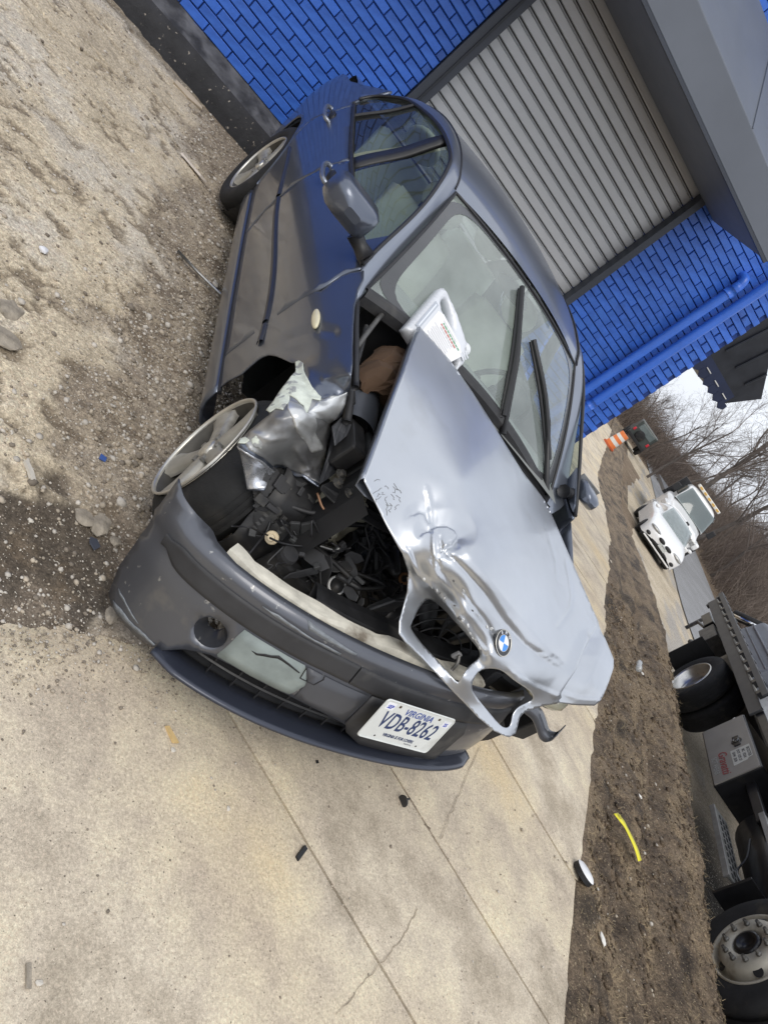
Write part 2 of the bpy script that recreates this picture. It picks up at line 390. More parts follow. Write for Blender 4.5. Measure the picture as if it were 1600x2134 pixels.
def axis(lo, hi, steps):
    o = [lo]
    while o[-1] < hi:
        d = abs(o[-1]); o.append(o[-1] + max(.25, min(8, d * .12)))
    return np.array(o)
gx = axis(-180, 220, 0); gy = axis(-180, 260, 0)
X, Y = np.meshgrid(gx, gy); Z = G(X, Y) - .05 + .25 * (fbm(X * .15, Y * .15, 4) - .5) * sst(.79 * X - .61 * Y, 11, 16)
mb = MB(); mb.grid(np.stack([X, Y, Z], -1).transpose(1, 0, 2))
ground = struct(mb.build('ground', M_soil, smooth=True))

# slabs of the yard, each its own piece with a skirt
SN = np.array([.655, .756]); SD = np.array([.756, -.655])
def nm(n, m): return SN * n + SD * m
def slab(poly, dz=0., step=.07, soft=None):
    poly = np.array(poly, float)
    V2, F = cdt(poly, [], step, .05 if step < .1 else .12)
    d = seg_dist(V2, list(dens(poly, .05)) + [poly[0]])
    z = G(V2[:, 0], V2[:, 1]) + dz + .004 * (fbm(V2[:, 0] * 3, V2[:, 1] * 3, 3, 5) - .5) - .006 * (1 - sst(d, 0, .02))
    if soft is not None:
        z = z - .022 * (1 - sst(seg_dist(V2, soft) + .05 * (fbm(V2[:, 0] * 9, V2[:, 1] * 9, 3, 2) - .5), 0, .11))
    V = list(np.c_[V2, z]); B = dens(poly, .05 if step < .1 else .12); k = len(B)
    s = len(V); V += [(x, y, gz(x, y) + dz - .045) for x, y in B]
    F = list(F) + [(i, s + i, s + (i + 1) % k, (i + 1) % k) for i in range(k)]
    return ob('slab', V, F, M_conc, ground, smooth=False)
def jag(a, b, n, amp, seed):
    a = np.array(a, float); b = np.array(b, float); t = np.linspace(0, 1, n); d = nrm(b - a); p = np.array([-d[1], d[0]])
    off = (fbm(t * n * .45 + seed * 9.1, t * 0 + seed, 3, seed) - .5) * amp
    return [a + (b - a) * q + p * o for q, o in zip(t, off)]
joint = [1.785, 2.425, 3.33, 4.20, 5.10, 6.0, 6.9, 7.8, 8.8, 9.9, 11.0]
edge_c = lambda n: (1.95 + .06 * math.sin(n * 2.1) - .79 * 0)  # dirt edge in across-coordinate
def dirt_pt(n):                                                # point on joint n at the dirt edge
    A = np.array([[.655, .756], [.79, -.61]]); return np.linalg.solve(A, [n, 1.95 + .05 * math.sin(n * 1.3)])
gap = .005
# nearest slab with the broken rim along the soil patch
rim = [(-1.2, 1.02), (-.3, 1.10), (.2, 1.14), (.48, 1.225), (.62, 1.29), (.77, 1.41), (.95, 1.43), (1.25, 1.62)]
rimj = []
for i, (a, b) in enumerate(zip(rim[:-1], rim[1:])): rimj += jag(a, b, 9, .05, i)[:-1]
rimj.append(np.array(rim[-1]))
j0 = 1.785
slab([(-1.2, -1.2), (nm(j0 - gap, 2.6))] + [dirt_pt(j0 - gap)] + [nm(j0 - gap, .3), nm(j0 - gap, -.05)] + [np.array((.95, 1.43)), ] + [p for p in rimj[::-1] if p[0] < .94], soft=[tuple(p) for p in rimj])
joint += [12.6, 14.4, 16.4, 18.6, 21.0, 24.0, 27.0, 30.0, 34., 39., 45.]
def wall_pt(n): return np.array([5.12, (n - .655 * 5.12) / .756])
for i, (n0, n1) in enumerate(zip(joint[:-1], joint[1:])):
    if i == 0: a = [nm(n0 + gap, -.02)]; b = [nm(n1 - gap, -.6)]
    elif n1 < 7.85: a = [nm(n0 + gap, -.75)]; b = [nm(n1 - gap, -.75)]
    else: a = [wall_pt(max(n0, 7.95) + gap)]; b = [wall_pt(n1 - gap)]
    D = dirt_pt(n0 + gap); Cc = dirt_pt(n1 - gap)
    ed = jag(D, Cc, 9, .05, i + 20)
    if i == 0: b = [nm(n1 - .013, -.6)]; ed = jag(D, dirt_pt(n1 - .013), 9, .05, i + 20)
    slab(a + ed + b, dz=-.004 * (i % 2), step=.07 if n0 < 7 else .25)
# broken old concrete with soil and gravel beside the car
st = .0145
bx0, bx1, by0, by1 = -2.0, 2.35, .95, 5.90
xs = np.arange(bx0, bx1, st); ys = np.arange(by0, by1, st); X, Y = np.meshgrid(xs, ys)
wx = X + .16 * (fbm(X * 3.4, Y * 3.4, 5, 31, .6) - .5) * 2; wy = Y + .16 * (fbm(X * 3.4, Y * 3.4, 5, 57, .6) - .5) * 2
seeds = np.c_[nrs.uniform(bx0 - .3, bx1 + .3, 70), nrs.uniform(by0, by1 + .2, 70)]
d = np.stack([np.hypot((wx - sx) * 1.0, (wy - sy) * .8) for sx, sy in seeds]); srt = np.argsort(d, axis=0)[:1][0]
d.sort(axis=0); crack = d[1] - d[0]; cell = srt
tilt = (hash2(cell, cell * 0 + 3, 5) - .5) * .016
P2 = np.c_[X.ravel(), Y.ravel()]
car_d = seg_dist(P2, [(.68, 5.6), (.70, 4.5), (.74, 2.4), (.80, 1.9)]).reshape(X.shape)
car_d = np.where(X > .75, np.minimum(car_d, .05), car_d)
nz = fbm(X * 4.5, Y * 4.5, 5, 71)
grav = sst(.42 + .30 * (nz - .5) * 2 - car_d, .0, .18)
grav = np.maximum(grav, sst(nz, .58, .66) * (1 - sst(Y, 2.8, 4.2)) * .8)
soil_line = seg_dist(P2, [(-2, 1.35), (.3, 1.38), (.48, 1.45), (.72, 1.60), (1.1, 1.75)]).reshape(X.shape)
soil = sst(.26 + .28 * (fbm(X * 5, Y * 5, 4, 91) - .5) - soil_line, -.015, .04)
base_line = sst(.16 + .1 * (nz - .5) - (5.78 - Y), -.03, .05)
crk = (1 - sst(crack, .002, .007 + .030 * sst(nz, .35, .7))) * sst(fbm(X * 2.4, Y * 2.4, 3, 13), .34, .50)
plate = (1 - grav) * (1 - soil)
h = tilt * plate - .012 * crk * plate + .016 * (fbm(X * 9, Y * 9, 5, 3, .62) - .5) + .022 * (fbm(X * 2.2, Y * 2.2, 3, 8) - .5)
h += grav * (.014 * (fbm(X * 30, Y * 30, 3, 4) - .5) - .010) + soil * (-.014 + .016 * (fbm(X * 13, Y * 13, 4, 14) - .5))
pits = sst(fbm(X * 11, Y * 15, 4, 23, .6), .60, .70); h -= .010 * pits * plate
rimpoly = np.array([(-3, -2), (3.2, -2), (3.2, .4), (1.3, 1.75)] + [tuple(p) for p in rimj[::-1]])
ins = inpoly(P2, rimpoly).reshape(X.shape)
Zb = G(X, Y) + h - .004 - .035 * ins * sst(seg_dist(P2, [tuple(p) for p in rimj]).reshape(X.shape), .06, .16)
mb = MB(); mb.grid(np.stack([X, Y, Zb], -1).transpose(1, 0, 2))
keep = []
nY, nX = X.shape; insT = ins.T
for i, f in enumerate(mb.F):
    ii, jj = divmod(i, nY - 1)
    if insT[ii, jj] and insT[min(ii + 4, nX - 1), jj] and insT[max(ii - 4, 0), jj] and insT[ii, max(jj - 4, 0)] and insT[ii, min(jj + 5, nY - 1)]: continue
    keep.append(f)
broken = struct(ob('broken_concrete', mb.V, keep, M_broke, None, smooth=True))
def setmask(o, R, Gc, B):
    at = o.data.color_attributes.new('mask', 'FLOAT_COLOR', 'POINT')
    A = np.ones((len(o.data.vertices), 4), np.float32); A[:, 0], A[:, 1], A[:, 2] = R, Gc, B
    at.data.foreach_set('color', A.ravel())
setmask(broken, np.maximum(soil, base_line * .6).T.ravel() * .92, (grav * (.45 + .55 * fbm(X * 14, Y * 14, 3, 2))).T.ravel(), np.maximum(crk * .7, pits * .75).T.ravel())

# dirt strip between the slabs and the lane
a_ = np.concatenate([np.arange(-1.2, 9, .028), np.arange(9, 30, .12), np.arange(30, 62, .8)]); c_ = np.concatenate([np.arange(1.86, 3.5, .022), np.arange(3.5, 4.0, .1)])
A, Cc = np.meshgrid(a_, c_, indexing='ij'); X = A * E1[0] + Cc * N1[0]; Y = A * E1[1] + Cc * N1[1]
rut = -.06 * np.exp(-((Cc - 2.62 - .05 * np.sin(A * 1.3)) / .10)**2) + .045 * np.exp(-((Cc - 2.9) / .14)**2) - .035 * np.exp(-((Cc - 2.25 - .04 * np.sin(A * .9)) / .08)**2)
rut *= .5 + fbm(A * .7, Cc * 0, 2, 4)
h = rut + .10 * (fbm(A * 2.2, Cc * 6, 5, 6, .62) - .45) + .05 * (fbm(A * 12, Cc * 12, 4, 9, .65) - .5)
h *= sst(Cc, 1.86, 2.06)
lip = .05 * np.exp(-((Cc - 3.12) / .12)**2) * (.6 + .8 * fbm(A * 3, Cc, 3, 44))
far = sst(A, 9, 13)
Z = G(X, Y) + (h + lip) * (1 - .5 * far) - .012 * (1 - sst(Cc, 1.86, 2.0)) - .03 * (1 - sst(Cc, 1.86, 1.9))
DZ = Z.copy()
mb = MB(); mb.grid(np.stack([X, Y, Z], -1))
dirt = struct(mb.build('dirt_strip', M_dirt, smooth=True))
strw = sst(fbm(A * 2.5, Cc * 7, 4, 77), .5, .62) * .75; wet = sst(fbm(A * 1.6, Cc * 3.5, 4, 99), .58, .7) * .8
setmask(dirt, strw.ravel(), wet.ravel(), 0)

# lane beyond: mud under the truck, blackened for wet and its painted-in shadow, pale gravel further on, then the road
a_ = np.concatenate([np.arange(-6, 12, .15), np.arange(12, 60, .6)]); c_ = np.concatenate([np.arange(3.15, 7.3, .1)])
A, Cc = np.meshgrid(a_, c_, indexing='ij'); X = A * E1[0] + Cc * N1[0]; Y = A * E1[1] + Cc * N1[1]
Z = G(X, Y) + .03 * (fbm(A * 1.5, Cc * 3, 4, 5) - .5) - .015
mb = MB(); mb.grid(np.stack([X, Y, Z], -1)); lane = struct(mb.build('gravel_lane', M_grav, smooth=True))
mud_shade = 1 - sst(A + 1.5 * (fbm(A, Cc * 2, 3, 8) - .5), 7.0, 9.0)
setmask(lane, (mud_shade * .95).ravel(), (sst(fbm(A * .35, Cc * 2.5, 4, 12), .54, .62) * .7 * (1 - mud_shade)).ravel(), 0)
a_ = np.arange(-20, 130, 1.5); c_ = np.linspace(6.9, 11.6, 8); A, Cc = np.meshgrid(a_, c_, indexing='ij')
X = A * E1[0] + Cc * N1[0]; Y = A * E1[1] + Cc * N1[1]
mb = MB(); mb.grid(np.stack([X, Y, G(X, Y) + .02], -1)); road = struct(mb.build('road', M_asph, smooth=True))
M_line = pm('road_paint', (.65, .64, .6), .8, var=.2, vs=4)

# ------------------------------------------------------------------ brick building
M_blue = pm('blue_masonry_paint', (.036, .135, .56), .46, var=.2, vs=14, bump=.5, bs=70, bdist=.003, col2=(.05, .17, .62), c2s=3, c2lo=.48, c2hi=.7, rvar=.12, orand=.10, col3=(.028, .085, .34), c3s=1.7, c3lo=.56, c3hi=.72)
M_mort = pm('dark_mortar', (.015, .044, .19), .9, var=.3, vs=30, bump=.5, bs=120)
M_black = pm('black_base_paint', (.022, .022, .025), .75, var=.35, vs=9, bump=.7, bs=55, bdist=.006, col3=(.35, .31, .26), c3s=38, c3lo=.66, c3hi=.72)
M_worn = pm('worn_ledge', (.10, .10, .105), .8, var=.5, vs=7, bump=.5, bs=40, bdist=.004, col2=(.03, .03, .033), c2s=5, c2lo=.45, c2hi=.6)
M_slat = pm('shutter_grey', (.56, .57, .585), .38, .25, var=.04, vs=2, rvar=.06, col2=(.45, .455, .46), c2s=1.2, c2lo=.52, c2hi=.75)
M_slat2 = pm('shutter_seam', (.12, .12, .125), .6, .2, var=.1)
M_jamb = pm('jamb_slate', (.045, .052, .068), .45, .1, var=.12, vs=3, rvar=.1)
M_awn = pm('awning_grey', (.135, .15, .178), .5, .1, var=.10, vs=1.5, rvar=.12)
WY = 6.05
bld = thing('brick_building', 'blue painted brick building with grey roller door and black base ledge', 'building', (0, 0, 0))
wall = MB(); # mortar core with the door opening
wall.box((-2.85, WY + .156, 2.2), (8.2, .30, 4.7)); wall.box((4.27, WY + .156, 2.2), (1.43, .30, 4.7)); wall.box((2.404, WY + .156, 3.72), (2.30, .30, 1.66))
wallo = wall.build('wall', M_mort, bld)
sw = MB(); sw.box((4.835, 10.4, 2.2), (.30, 8.1, 4.7)); sw.build('side_wall', M_blue, bld)
rf = MB(); rf.box((-1.0, 10.3, 4.62), (12.2, 8.7, .14)); rf.build('roof', M_awn, bld)
CHT, BL = .0685, .213
bricks = []        # x0, x1, z
def course_row(x0, x1, k):
    z = .26 + k * CHT; x = x0 + (-(BL / 2) if k % 2 else 0)
    while x < x1:
        a, b = max(x, x0), min(x + BL, x1)
        if b - a > .03: bricks.append((a, b, z))
        x += BL
for k in range(62):
    course_row(-6.8, 1.25, k)
    z = .26 + k * CHT
    course_row(3.545, 4.68, k)
    if k % 2 == 0: bricks.append((4.69, 4.984, z))
    else: bricks.append((4.69, 4.80, z)); bricks.append((4.812, 4.925, z))
for k in range(40, 62): course_row(1.26, 3.535, k)
def proj(p):
    q = CR @ (np.array(p) - np.array([0, 0, CH])); return 800 + 1475.14 * q[0] / q[2], 1067 + 1475.14 * q[1] / q[2], q[2]
def brick_mesh(L, seed):
    r = random.Random(seed); hx, hz, dp, bv = L / 2 - .0042, CHT / 2 - .0042, .013, .004
    j = lambda: r.uniform(-.0018, .0018)
    V = [(-hx + j(), .004, -hz + j()), (hx + j(), .004, -hz + j()), (hx + j(), .004, hz + j()), (-hx + j(), .004, hz + j())]
    yb = -dp + bv
    V += [(v[0], yb, v[2]) for v in V[:4]]
    V += [(v[0] * (1 - bv / hx), -dp + r.uniform(-.0012, .0012), v[2] * (1 - bv / hz)) for v in V[:4]]
    F = [(8, 9, 10, 11)] + [(i, (i + 1) % 4, 4 + (i + 1) % 4, 4 + i) for i in range(4)] + [(4 + i, 4 + (i + 1) % 4, 8 + (i + 1) % 4, 8 + i) for i in range(4)]
    return V, F
vis = []
for i, (a, b, z) in enumerate(bricks):
    x, y, d = proj(((a + b) / 2, WY, z))
    if d > 0 and -30 < x < 1630 and -30 < y < 2160: vis.append((d / max(.06, b - a) ** .5, i))
vis.sort(); top = set(i for _, i in vis[:300])
cache = {}; rest = MB()
for i, (a, b, z) in enumerate(bricks):
    L = round(b - a, 3); c = ((a + b) / 2, WY, z)
    if i in top:
        key = (L, i % 4)
        if key not in cache:
            V, F = brick_mesh(L, hash(key) % 9999); me = bpy.data.meshes.new('brick'); me.from_pydata(V, [], F); me.materials.append(M_blue); me.update(); cache[key] = me
        o = bpy.data.objects.new('brick', cache[key]); COL.objects.link(o); o.parent = wallo; o.location = (c[0], c[1] + rnd.uniform(-.0015, .0015), c[2])
        o.rotation_euler = (rnd.uniform(-.01, .01), rnd.uniform(-.004, .004), rnd.uniform(-.006, .006))
    else:
        V, F = brick_mesh(L, i); rest.add([(v[0] + c[0], v[1] + c[1], v[2] + c[2]) for v in V], F)
ro = rest.build('brickwork', M_blue, wallo); ro['kind'] = 'stuff'
# base ledge
led = MB(); prof = [(5.765, .10), (5.775, .30), (5.80, .375), (5.84, .41), (5.95, .46), (6.055, .505), (6.055, .10)]
xs = np.linspace(-6.8, 1.25, 70)
Gd = np.array([[(x, y + .012 * (vnoise(np.array([x * 5.]), np.array([k * 1.7]))[0] - .5), z + .014 * (vnoise(np.array([x * 4. + 7]), np.array([k * 2.1]))[0] - .5)) for k, (y, z) in enumerate(prof)] for x in xs])
g1 = MB(); g1.grid(Gd[:, :4]); led1 = g1.build('base_ledge', M_black, bld, smooth=True)
g2 = MB(); g2.grid(Gd[:, 3:6]); g2.add(Gd[-1], [tuple(range(7))]); g2.build('ledge_top', M_worn, led1, smooth=True)
# roller door
dr = MB(); dr.box((2.417, WY + .135, 1.50), (2.14, .02, 2.75)); door = dr.build('roller_door', M_slat2, bld)
SLP = .0917; smsh = None
pro = [(-.040, .000), (-.034, -.004), (.024, -.006), (.030, -.001), (.034, .003), (.0375, -.005), (.0405, -.005), (.0435, .004)]
for k in range(30):
    z = .22 + k * SLP
    if smsh is None:
        Gs = np.array([[(x, y * 1.6, zz) for zz, y in pro] for x in (-1.052, 1.052)]); q = MB(); q.grid(Gs); o = q.build('slat', M_slat, door); smsh = o.data
        lm = pm('seam_line', (.05, .05, .055), .7); smsh.materials.append(lm)
        for fi, pgn in enumerate(smsh.polygons):
            if fi in (4,): pgn.material_index = 0
    else: o = bpy.data.objects.new('slat', smsh); COL.objects.link(o); o.parent = door
    o.location = (2.43, WY + .082 + rnd.uniform(-.001, .001), z)
# jambs, lintel
for nme, x0, x1 in (('door_jamb', 1.255, 1.385), ('door_jamb', 3.472, 3.54)):
    q = MB(); q.box(((x0 + x1) / 2, WY + .01, 1.50), (x1 - x0, .10, 2.74)); j = q.build(nme, M_jamb, bld, bevel=.004)
    if x0 < 2:
        q = MB(); q.box((1.325, WY - .047, 1.50), (.018, .014, 2.72)); q.build('guide_rail', pm('guide_dark', (.02, .023, .03), .5), j, bevel=.002)
# awning
zs, yt, zt, zw = 2.785, 5.10, 3.035, 3.67
x0, x1 = -.6, 3.735
aw = MB(); aw.prism([(WY - .02, zs), (yt, zs), (yt, zt), (WY - .02, zw)], lambda p: (x0, p[0], p[1]), lambda p: (x1, p[0], p[1]))
awn = aw.build('awning', M_awn, bld, bevel=.006)
q = MB(); q.box(((x0 + x1) / 2, yt + .012, zs - .012), (x1 - x0 - .02, .03, .022)); q.build('drip_edge', M_jamb, awn)
for xx in np.arange(-.2, 3.7, .98):
    q = MB(); q.tube([(xx, yt - .002, zt + .004), (xx, WY - .03, zw + .003)], .004, 6); q.build('seam', M_awn, awn)
# drain pipes
M_pipe = pm('blue_pipe_paint', (.04, .15, .63), .35, var=.08, vs=8, rvar=.1)
def pipe(P, r):
    q = MB(); q.tube(cat(P, 6), r, 18); return q.build('drain_pipe', M_pipe, bld, smooth=True)
p1_ = pipe([(4.40, 5.95, .1), (4.40, 5.95, 1.5), (4.40, 5.95, 2.62), (4.40, 5.952, 2.72), (4.395, 5.975, 2.785), (4.39, 6.06, 2.80)], .046)
p2_ = pipe([(4.585, 5.95, .1), (4.585, 5.95, 2), (4.585, 5.95, 4.3)], .05)
for pp, xx, zz in ((p1_, 4.40, 2.60), (p2_, 4.585, 1.05)):
    q = MB(); q.tube([(xx, 5.95, zz), (xx, 5.95, zz + .07)], .054, 18); q.build('pipe_collar', M_pipe, pp, smooth=True)
# canopy on the far side of the building
M_navy = pm('canopy_navy', (.012, .02, .055), .5, .2, var=.2, vs=3)
M_dkmet = pm('canopy_metal', (.045, .05, .06), .45, .4, var=.25, vs=4)
q = MB(); q.prism([(5.0, 2.36), (8.35, 2.42), (8.62, 2.92), (7.7, 3.40), (6.2, 3.95), (5.0, 3.95)], lambda p: (p[0], 9.0 - .18 * (p[1] - 2.4), p[1]), lambda p: (p[0], 9.9, p[1]))
can = q.build('canopy', M_dkmet, bld)
q = MB(); q.box((6.68, 8.975, 2.58), (3.3, .03, .40)); q.build('valance', M_navy, can)
for k in range(18):
    x = 5.1 + k * .185; q = MB(); q.prism([(x, 2.38), (x + .09, 2.33), (x + .18, 2.38), (x + .18, 2.46), (x, 2.46)], lambda p: (p[0], 8.955, p[1]), lambda p: (p[0], 8.97, p[1])); q.build('scallop', M_navy, can)
for k in range(11):
    x = 5.2 + k * .3; q = MB(); q.box((x, 8.95, 2.50), (.14, .012, .014)); q.build('stitch', M_line, can)
for k in range(9):
    x = 5.15 + k * .38; zt_ = np.interp(x, [5, 6.2, 7.7, 8.62], [3.95, 3.95, 3.40, 2.92]); q = MB(); q.tube([(x, 8.98 - .18 * .4, 2.82), (x, 8.985 - .18 * (zt_ - 2.4), zt_ - .01)], .022, 6); q.build('roof_rib', M_dkmet, can)
# ------------------------------------------------------------------ crashed sedan (car frame: x forward, y left, z up)
RC = np.array([[0.038822, 0.998856, 0.027923], [-0.997758, 0.040274, -0.053453], [-0.054517, -0.025785, 0.99818]]); TC = np.array([1.576161, 1.891774, 0.])
MC = Matrix.Identity(4)
for i in range(3):
    for j in range(3): MC[i][j] = RC[i, j]
    MC[i][3] = TC[i]
car = thing('crashed_sedan', 'grey-blue sedan with crushed front, buckled hood and torn right fender', 'car', M=MC)
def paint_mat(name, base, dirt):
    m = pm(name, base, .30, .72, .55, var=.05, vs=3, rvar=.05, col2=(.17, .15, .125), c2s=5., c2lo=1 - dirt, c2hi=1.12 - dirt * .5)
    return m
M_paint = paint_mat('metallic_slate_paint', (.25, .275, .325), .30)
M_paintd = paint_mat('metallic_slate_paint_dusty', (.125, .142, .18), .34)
M_bare = pm('scraped_metal', (.62, .64, .62), .42, .75, 0, var=.25, vs=25, rvar=.15, bump=.25, bs=90, bdist=.001)
M_filler = pm('body_filler', (.62, .66, .58), .7, 0, 0, var=.2, vs=30, bump=.4, bs=70, bdist=.002, col2=(.30, .31, .31), c2s=24, c2lo=.55, c2hi=.6)
M_trim = pm('black_trim', (.018, .018, .02), .45, var=.2, vs=12, rvar=.1)
M_rub = pm('matte_plastic', (.030, .030, .032), .58, var=.25, vs=9, rvar=.12, col2=(.07, .067, .062), c2s=8, c2lo=.58, c2hi=.75)
M_dark = pm('bay_black', (.012, .012, .013), .6, var=.3, vs=15)
M_blk2 = pm('bay_plastic', (.017, .017, .018), .5, var=.45, vs=14, rvar=.15, col2=(.05, .047, .043), c2s=9, c2lo=.57, c2hi=.74)
M_tyre = pm('tyre_rubber', (.013, .013, .013), .82, var=.25, vs=14, bump=.5, bs=45, col2=(.045, .04, .034), c2s=6, c2lo=.58, c2hi=.8)
M_alloy = pm('wheel_alloy', (.40, .385, .34), .46, .45, 0, var=.15, vs=10, rvar=.1, col2=(.20, .18, .15), c2s=9, c2lo=.52, c2hi=.72)
M_alloyb = pm('polished_rim', (.62, .60, .54), .32, .7, 0, var=.12, vs=12, rvar=.08)
M_cream = pm('aged_cream_plastic', (.42, .40, .31), .55, var=.22, vs=10, col2=(.16, .14, .10), c2s=7, c2lo=.5, c2hi=.7)
M_foam = pm('bumper_foam', (.62, .59, .50), .85, var=.25, vs=18, bump=.4, bs=60, col2=(.20, .17, .13), c2s=9, c2lo=.52, c2hi=.68, stretch=(1, 1, 1))
M_seat = pm('seat_fabric', (.62, .63, .54), .85, var=.12, vs=9, bump=.2, bs=120)
M_dash = pm('dashboard', (.20, .21, .20), .75, var=.12, vs=9)
M_ws = glass('windshield_glass', (.84, .92, .88), .012, .24, (.70, .78, .74))
M_sg = glass('side_glass', (.55, .62, .58), .01, .03)
M_signal = pm('signal_lens', (.72, .66, .46), .3, coat=.5, var=.12, vs=20)
M_steel = pm('steel_line', (.36, .36, .35), .4, .85, var=.25, vs=20)
M_white = pm('white_paint_part', (.78, .78, .76), .5, var=.05)

_wz = pch([.0, .15, .20, .30, .45, .58, .66, .75, .83, .90, .96, 1.15, 1.35, 1.42], [.70, .775, .800, .825, .842, .850, .856, .850, .836, .815, .790, .679, .575, .52])
_px = pch([-3.75, -3.6, -3.3, -3.0, -2.725, -2.2, -1.5, -.6, 0, .3, .5], [.80, .87, .94, .97, .985, .995, 1, .995, .985, .965, .93])
def WS(x, z): return _wz(z) * _px(x)
def side_map(push=0., sgn=-1):
    return lambda U: np.c_[U[:, 0], sgn * (WS(U[:, 0], U[:, 1]) + push), U[:, 1]]
def panel(name, outline, holes, step, fn, mat, parent, solid=.012, edge=None, smooth=True, flip=False, disp=None, bevel=0):
    V2, F = cdt(outline, holes, step, edge); V = fn(V2)
    if flip: F = [f[::-1] for f in F]
    if disp is not None: V = V + vnormals(V, F) * disp(V2)[:, None]
    return ob(name, V, F, mat, parent, smooth=smooth, solid=solid)
def arc(cx, cz, r, a0, a1, n=16): return [(cx + r * math.cos(math.radians(a)), cz + r * math.sin(math.radians(a))) for a in np.linspace(a0, a1, n)]
g2 = .003
def side_pan(name, outline, mat, sgn=-1, push=0., step=.035, solid=.012, parent=None):
    return panel(name, outline, [], step, side_map(push, sgn), mat, parent or car, solid, flip=(sgn > 0), edge=.02)
# outlines in (x, z)
fd_front = cat([(-.548, .945), (-.55, .88), (-.52, .80), (-.535, .65), (-.565, .5), (-.60, .40), (-.625, .312)], 5)
fd_rear = cat([(-1.735, .312), (-1.757, .45), (-1.745, .56), (-1.675, .745), (-1.648, .86), (-1.618, .945)], 5)
rd_rear = cat([(-2.36, .312), (-2.372, .40), (-2.42, .51), (-2.50, .625), (-2.552, .72), (-2.535, .80), (-2.485, .87), (-2.475, .93), (-2.49, .985)], 5)
belt = pch([-2.6, -1.6, -.5], [.990, .947, .943])
fd = list(fd_front) + list(fd_rear) + [(x, float(belt(x))) for x in np.linspace(-1.57, -.6, 20)]
rd = [(x - 2 * g2, z) for x, z in fd_rear[::-1]] + list(rd_rear) + [(x, float(belt(x))) for x in np.linspace(-2.44, -1.66, 16)]
for sgn in (-1, 1):
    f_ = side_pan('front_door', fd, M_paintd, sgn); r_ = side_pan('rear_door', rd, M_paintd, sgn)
    if sgn < 0: door_f, door_r = f_, r_
    # sill
    sp = MB(); zs_ = [.135, .16, .20, .24, .27, .29, .294]; of = [-.06, -.005, .006, .006, .002, .0, -.006]
    xs = np.linspace(-.40, -2.36, 40)
    sp.grid(np.array([[(x, sgn * (WS(x, z) + o), z) for z, o in zip(zs_, of)] for x in xs])); so_ = sp.build('side_sill', M_paintd, car, smooth=True, solid=.01)
    q = MB(); q.tube([(x, sgn * (WS(x, .302) - .007), .302) for x in xs], .009, 6); q.build('sill_seam', M_dark, car)
    # body side moulding
    for nme, xa, xb in (('side_moulding', -.46, -.555), ('side_moulding', -.575, -1.735), ('side_moulding', -1.765, -2.375)):
        q = MB(); xs = np.linspace(xa, xb, 24)
        zc = pch([-2.5, -2.34, -1.75, -.49, -.43], [.60, .598, .552, .532, .520])
        q.grid(np.array([[(x, sgn * (WS(x, zc(x) + dz) + o), zc(x) + dz) for dz, o in ((-.015, .0), (-.013, .006), (-.005, .010), (.005, .010), (.013, .006), (.015, 0))] for x in xs]))
        q.build(nme, M_trim if abs(xa) > 9 else pm('moulding_navy', (.022, .024, .034), .45, .0, .12, var=.2), car, smooth=True)
# rear quarter with wheel arch
RWX, RWZ = -2.73, .326
qp = list(cat([(-2.478, .985), (-2.468, .93), (-2.478, .87), (-2.528, .80), (-2.545, .72), (-2.493, .625), (-2.413, .51), (-2.365, .40), (-2.36, .345)], 5)) + \
     arc(RWX, RWZ + .01, .345, 8, 172, 22)[0:] + [(-3.10, .30), (-3.3, .27), (-3.58, .26), (-3.66, .40), (-3.68, .60), (-3.64, .78), (-3.56, .90), (-3.3, .955), (-3.05, .98), (-2.88, 1.045), (-2.74, 1.125), (-2.63, 1.175), (-2.59, 1.10), (-2.57, 1.03), (-2.52, .99)]
for sgn in (-1, 1):
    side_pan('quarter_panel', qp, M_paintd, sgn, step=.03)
    q = MB(); q.lathe([(.36, 0), (.36, .22), (.0, .24)], (RWX, sgn * .80, RWZ + .01), (0, -sgn, 0), 26); q.build('rear_wheel_well', M_dark, car)
    # arch lip
    q = MB(); q.tube([(x, sgn * (WS(x, z) - .004), z) for x, z in arc(RWX, RWZ + .01, .347, 0, 176, 28)], .007, 6); q.build('arch_lip', M_paintd, car, smooth=True)
# trunk, rear bumper, rear glass
def loftx(name, secs, mat, **k):
    q = MB(); q.grid(np.array(secs)); return q.build(name, mat, car, smooth=True, **k)
yy = np.linspace(-1, 1, 17)
loftx('trunk_lid', [[(x, u * wd, z - .035 * abs(u)**3) for u in yy] for x, z, wd in ((-2.95, 1.03, .70), (-3.2, 1.035, .70), (-3.45, 1.02, .68), (-3.60, .98, .66), (-3.66, .88, .66), (-3.68, .60, .68), (-3.72, .55, .70), (-3.74, .40, .70), (-3.70, .26, .68))], M_paintd)
# windshield (bowed), frit band and cowl
def wsurf(u, v, off=0.):   # u -1..1 across (right..left), v 0..1 bottom..top
    u = np.asarray(u, float); v = np.asarray(v, float)
    k = (u + 1) / 2
    lo = np.stack([-.508 - .112 * k - .03 * (1 - u**2), -.737 + 1.392 * k, .92 - .027 * k + .075 * (1 - u**2)], -1)
    hi = np.stack([-1.222 + .055 * (1 - u**2), u * .531, 1.270 + .036 * (1 - u**2)], -1)
    P = lo + (hi - lo) * v[..., None] + np.stack([.564 * .025 * 4 * v * (1 - v), 0 * v, .826 * .025 * 4 * v * (1 - v)], -1)
    return P + off * np.array([.564, 0, .826])
U, Vv = np.meshgrid(np.linspace(1, -1, 33), np.linspace(0, 1, 21))
q = MB(); q.grid(wsurf(U, Vv)); ws = q.build('windshield', M_ws, car, smooth=True)
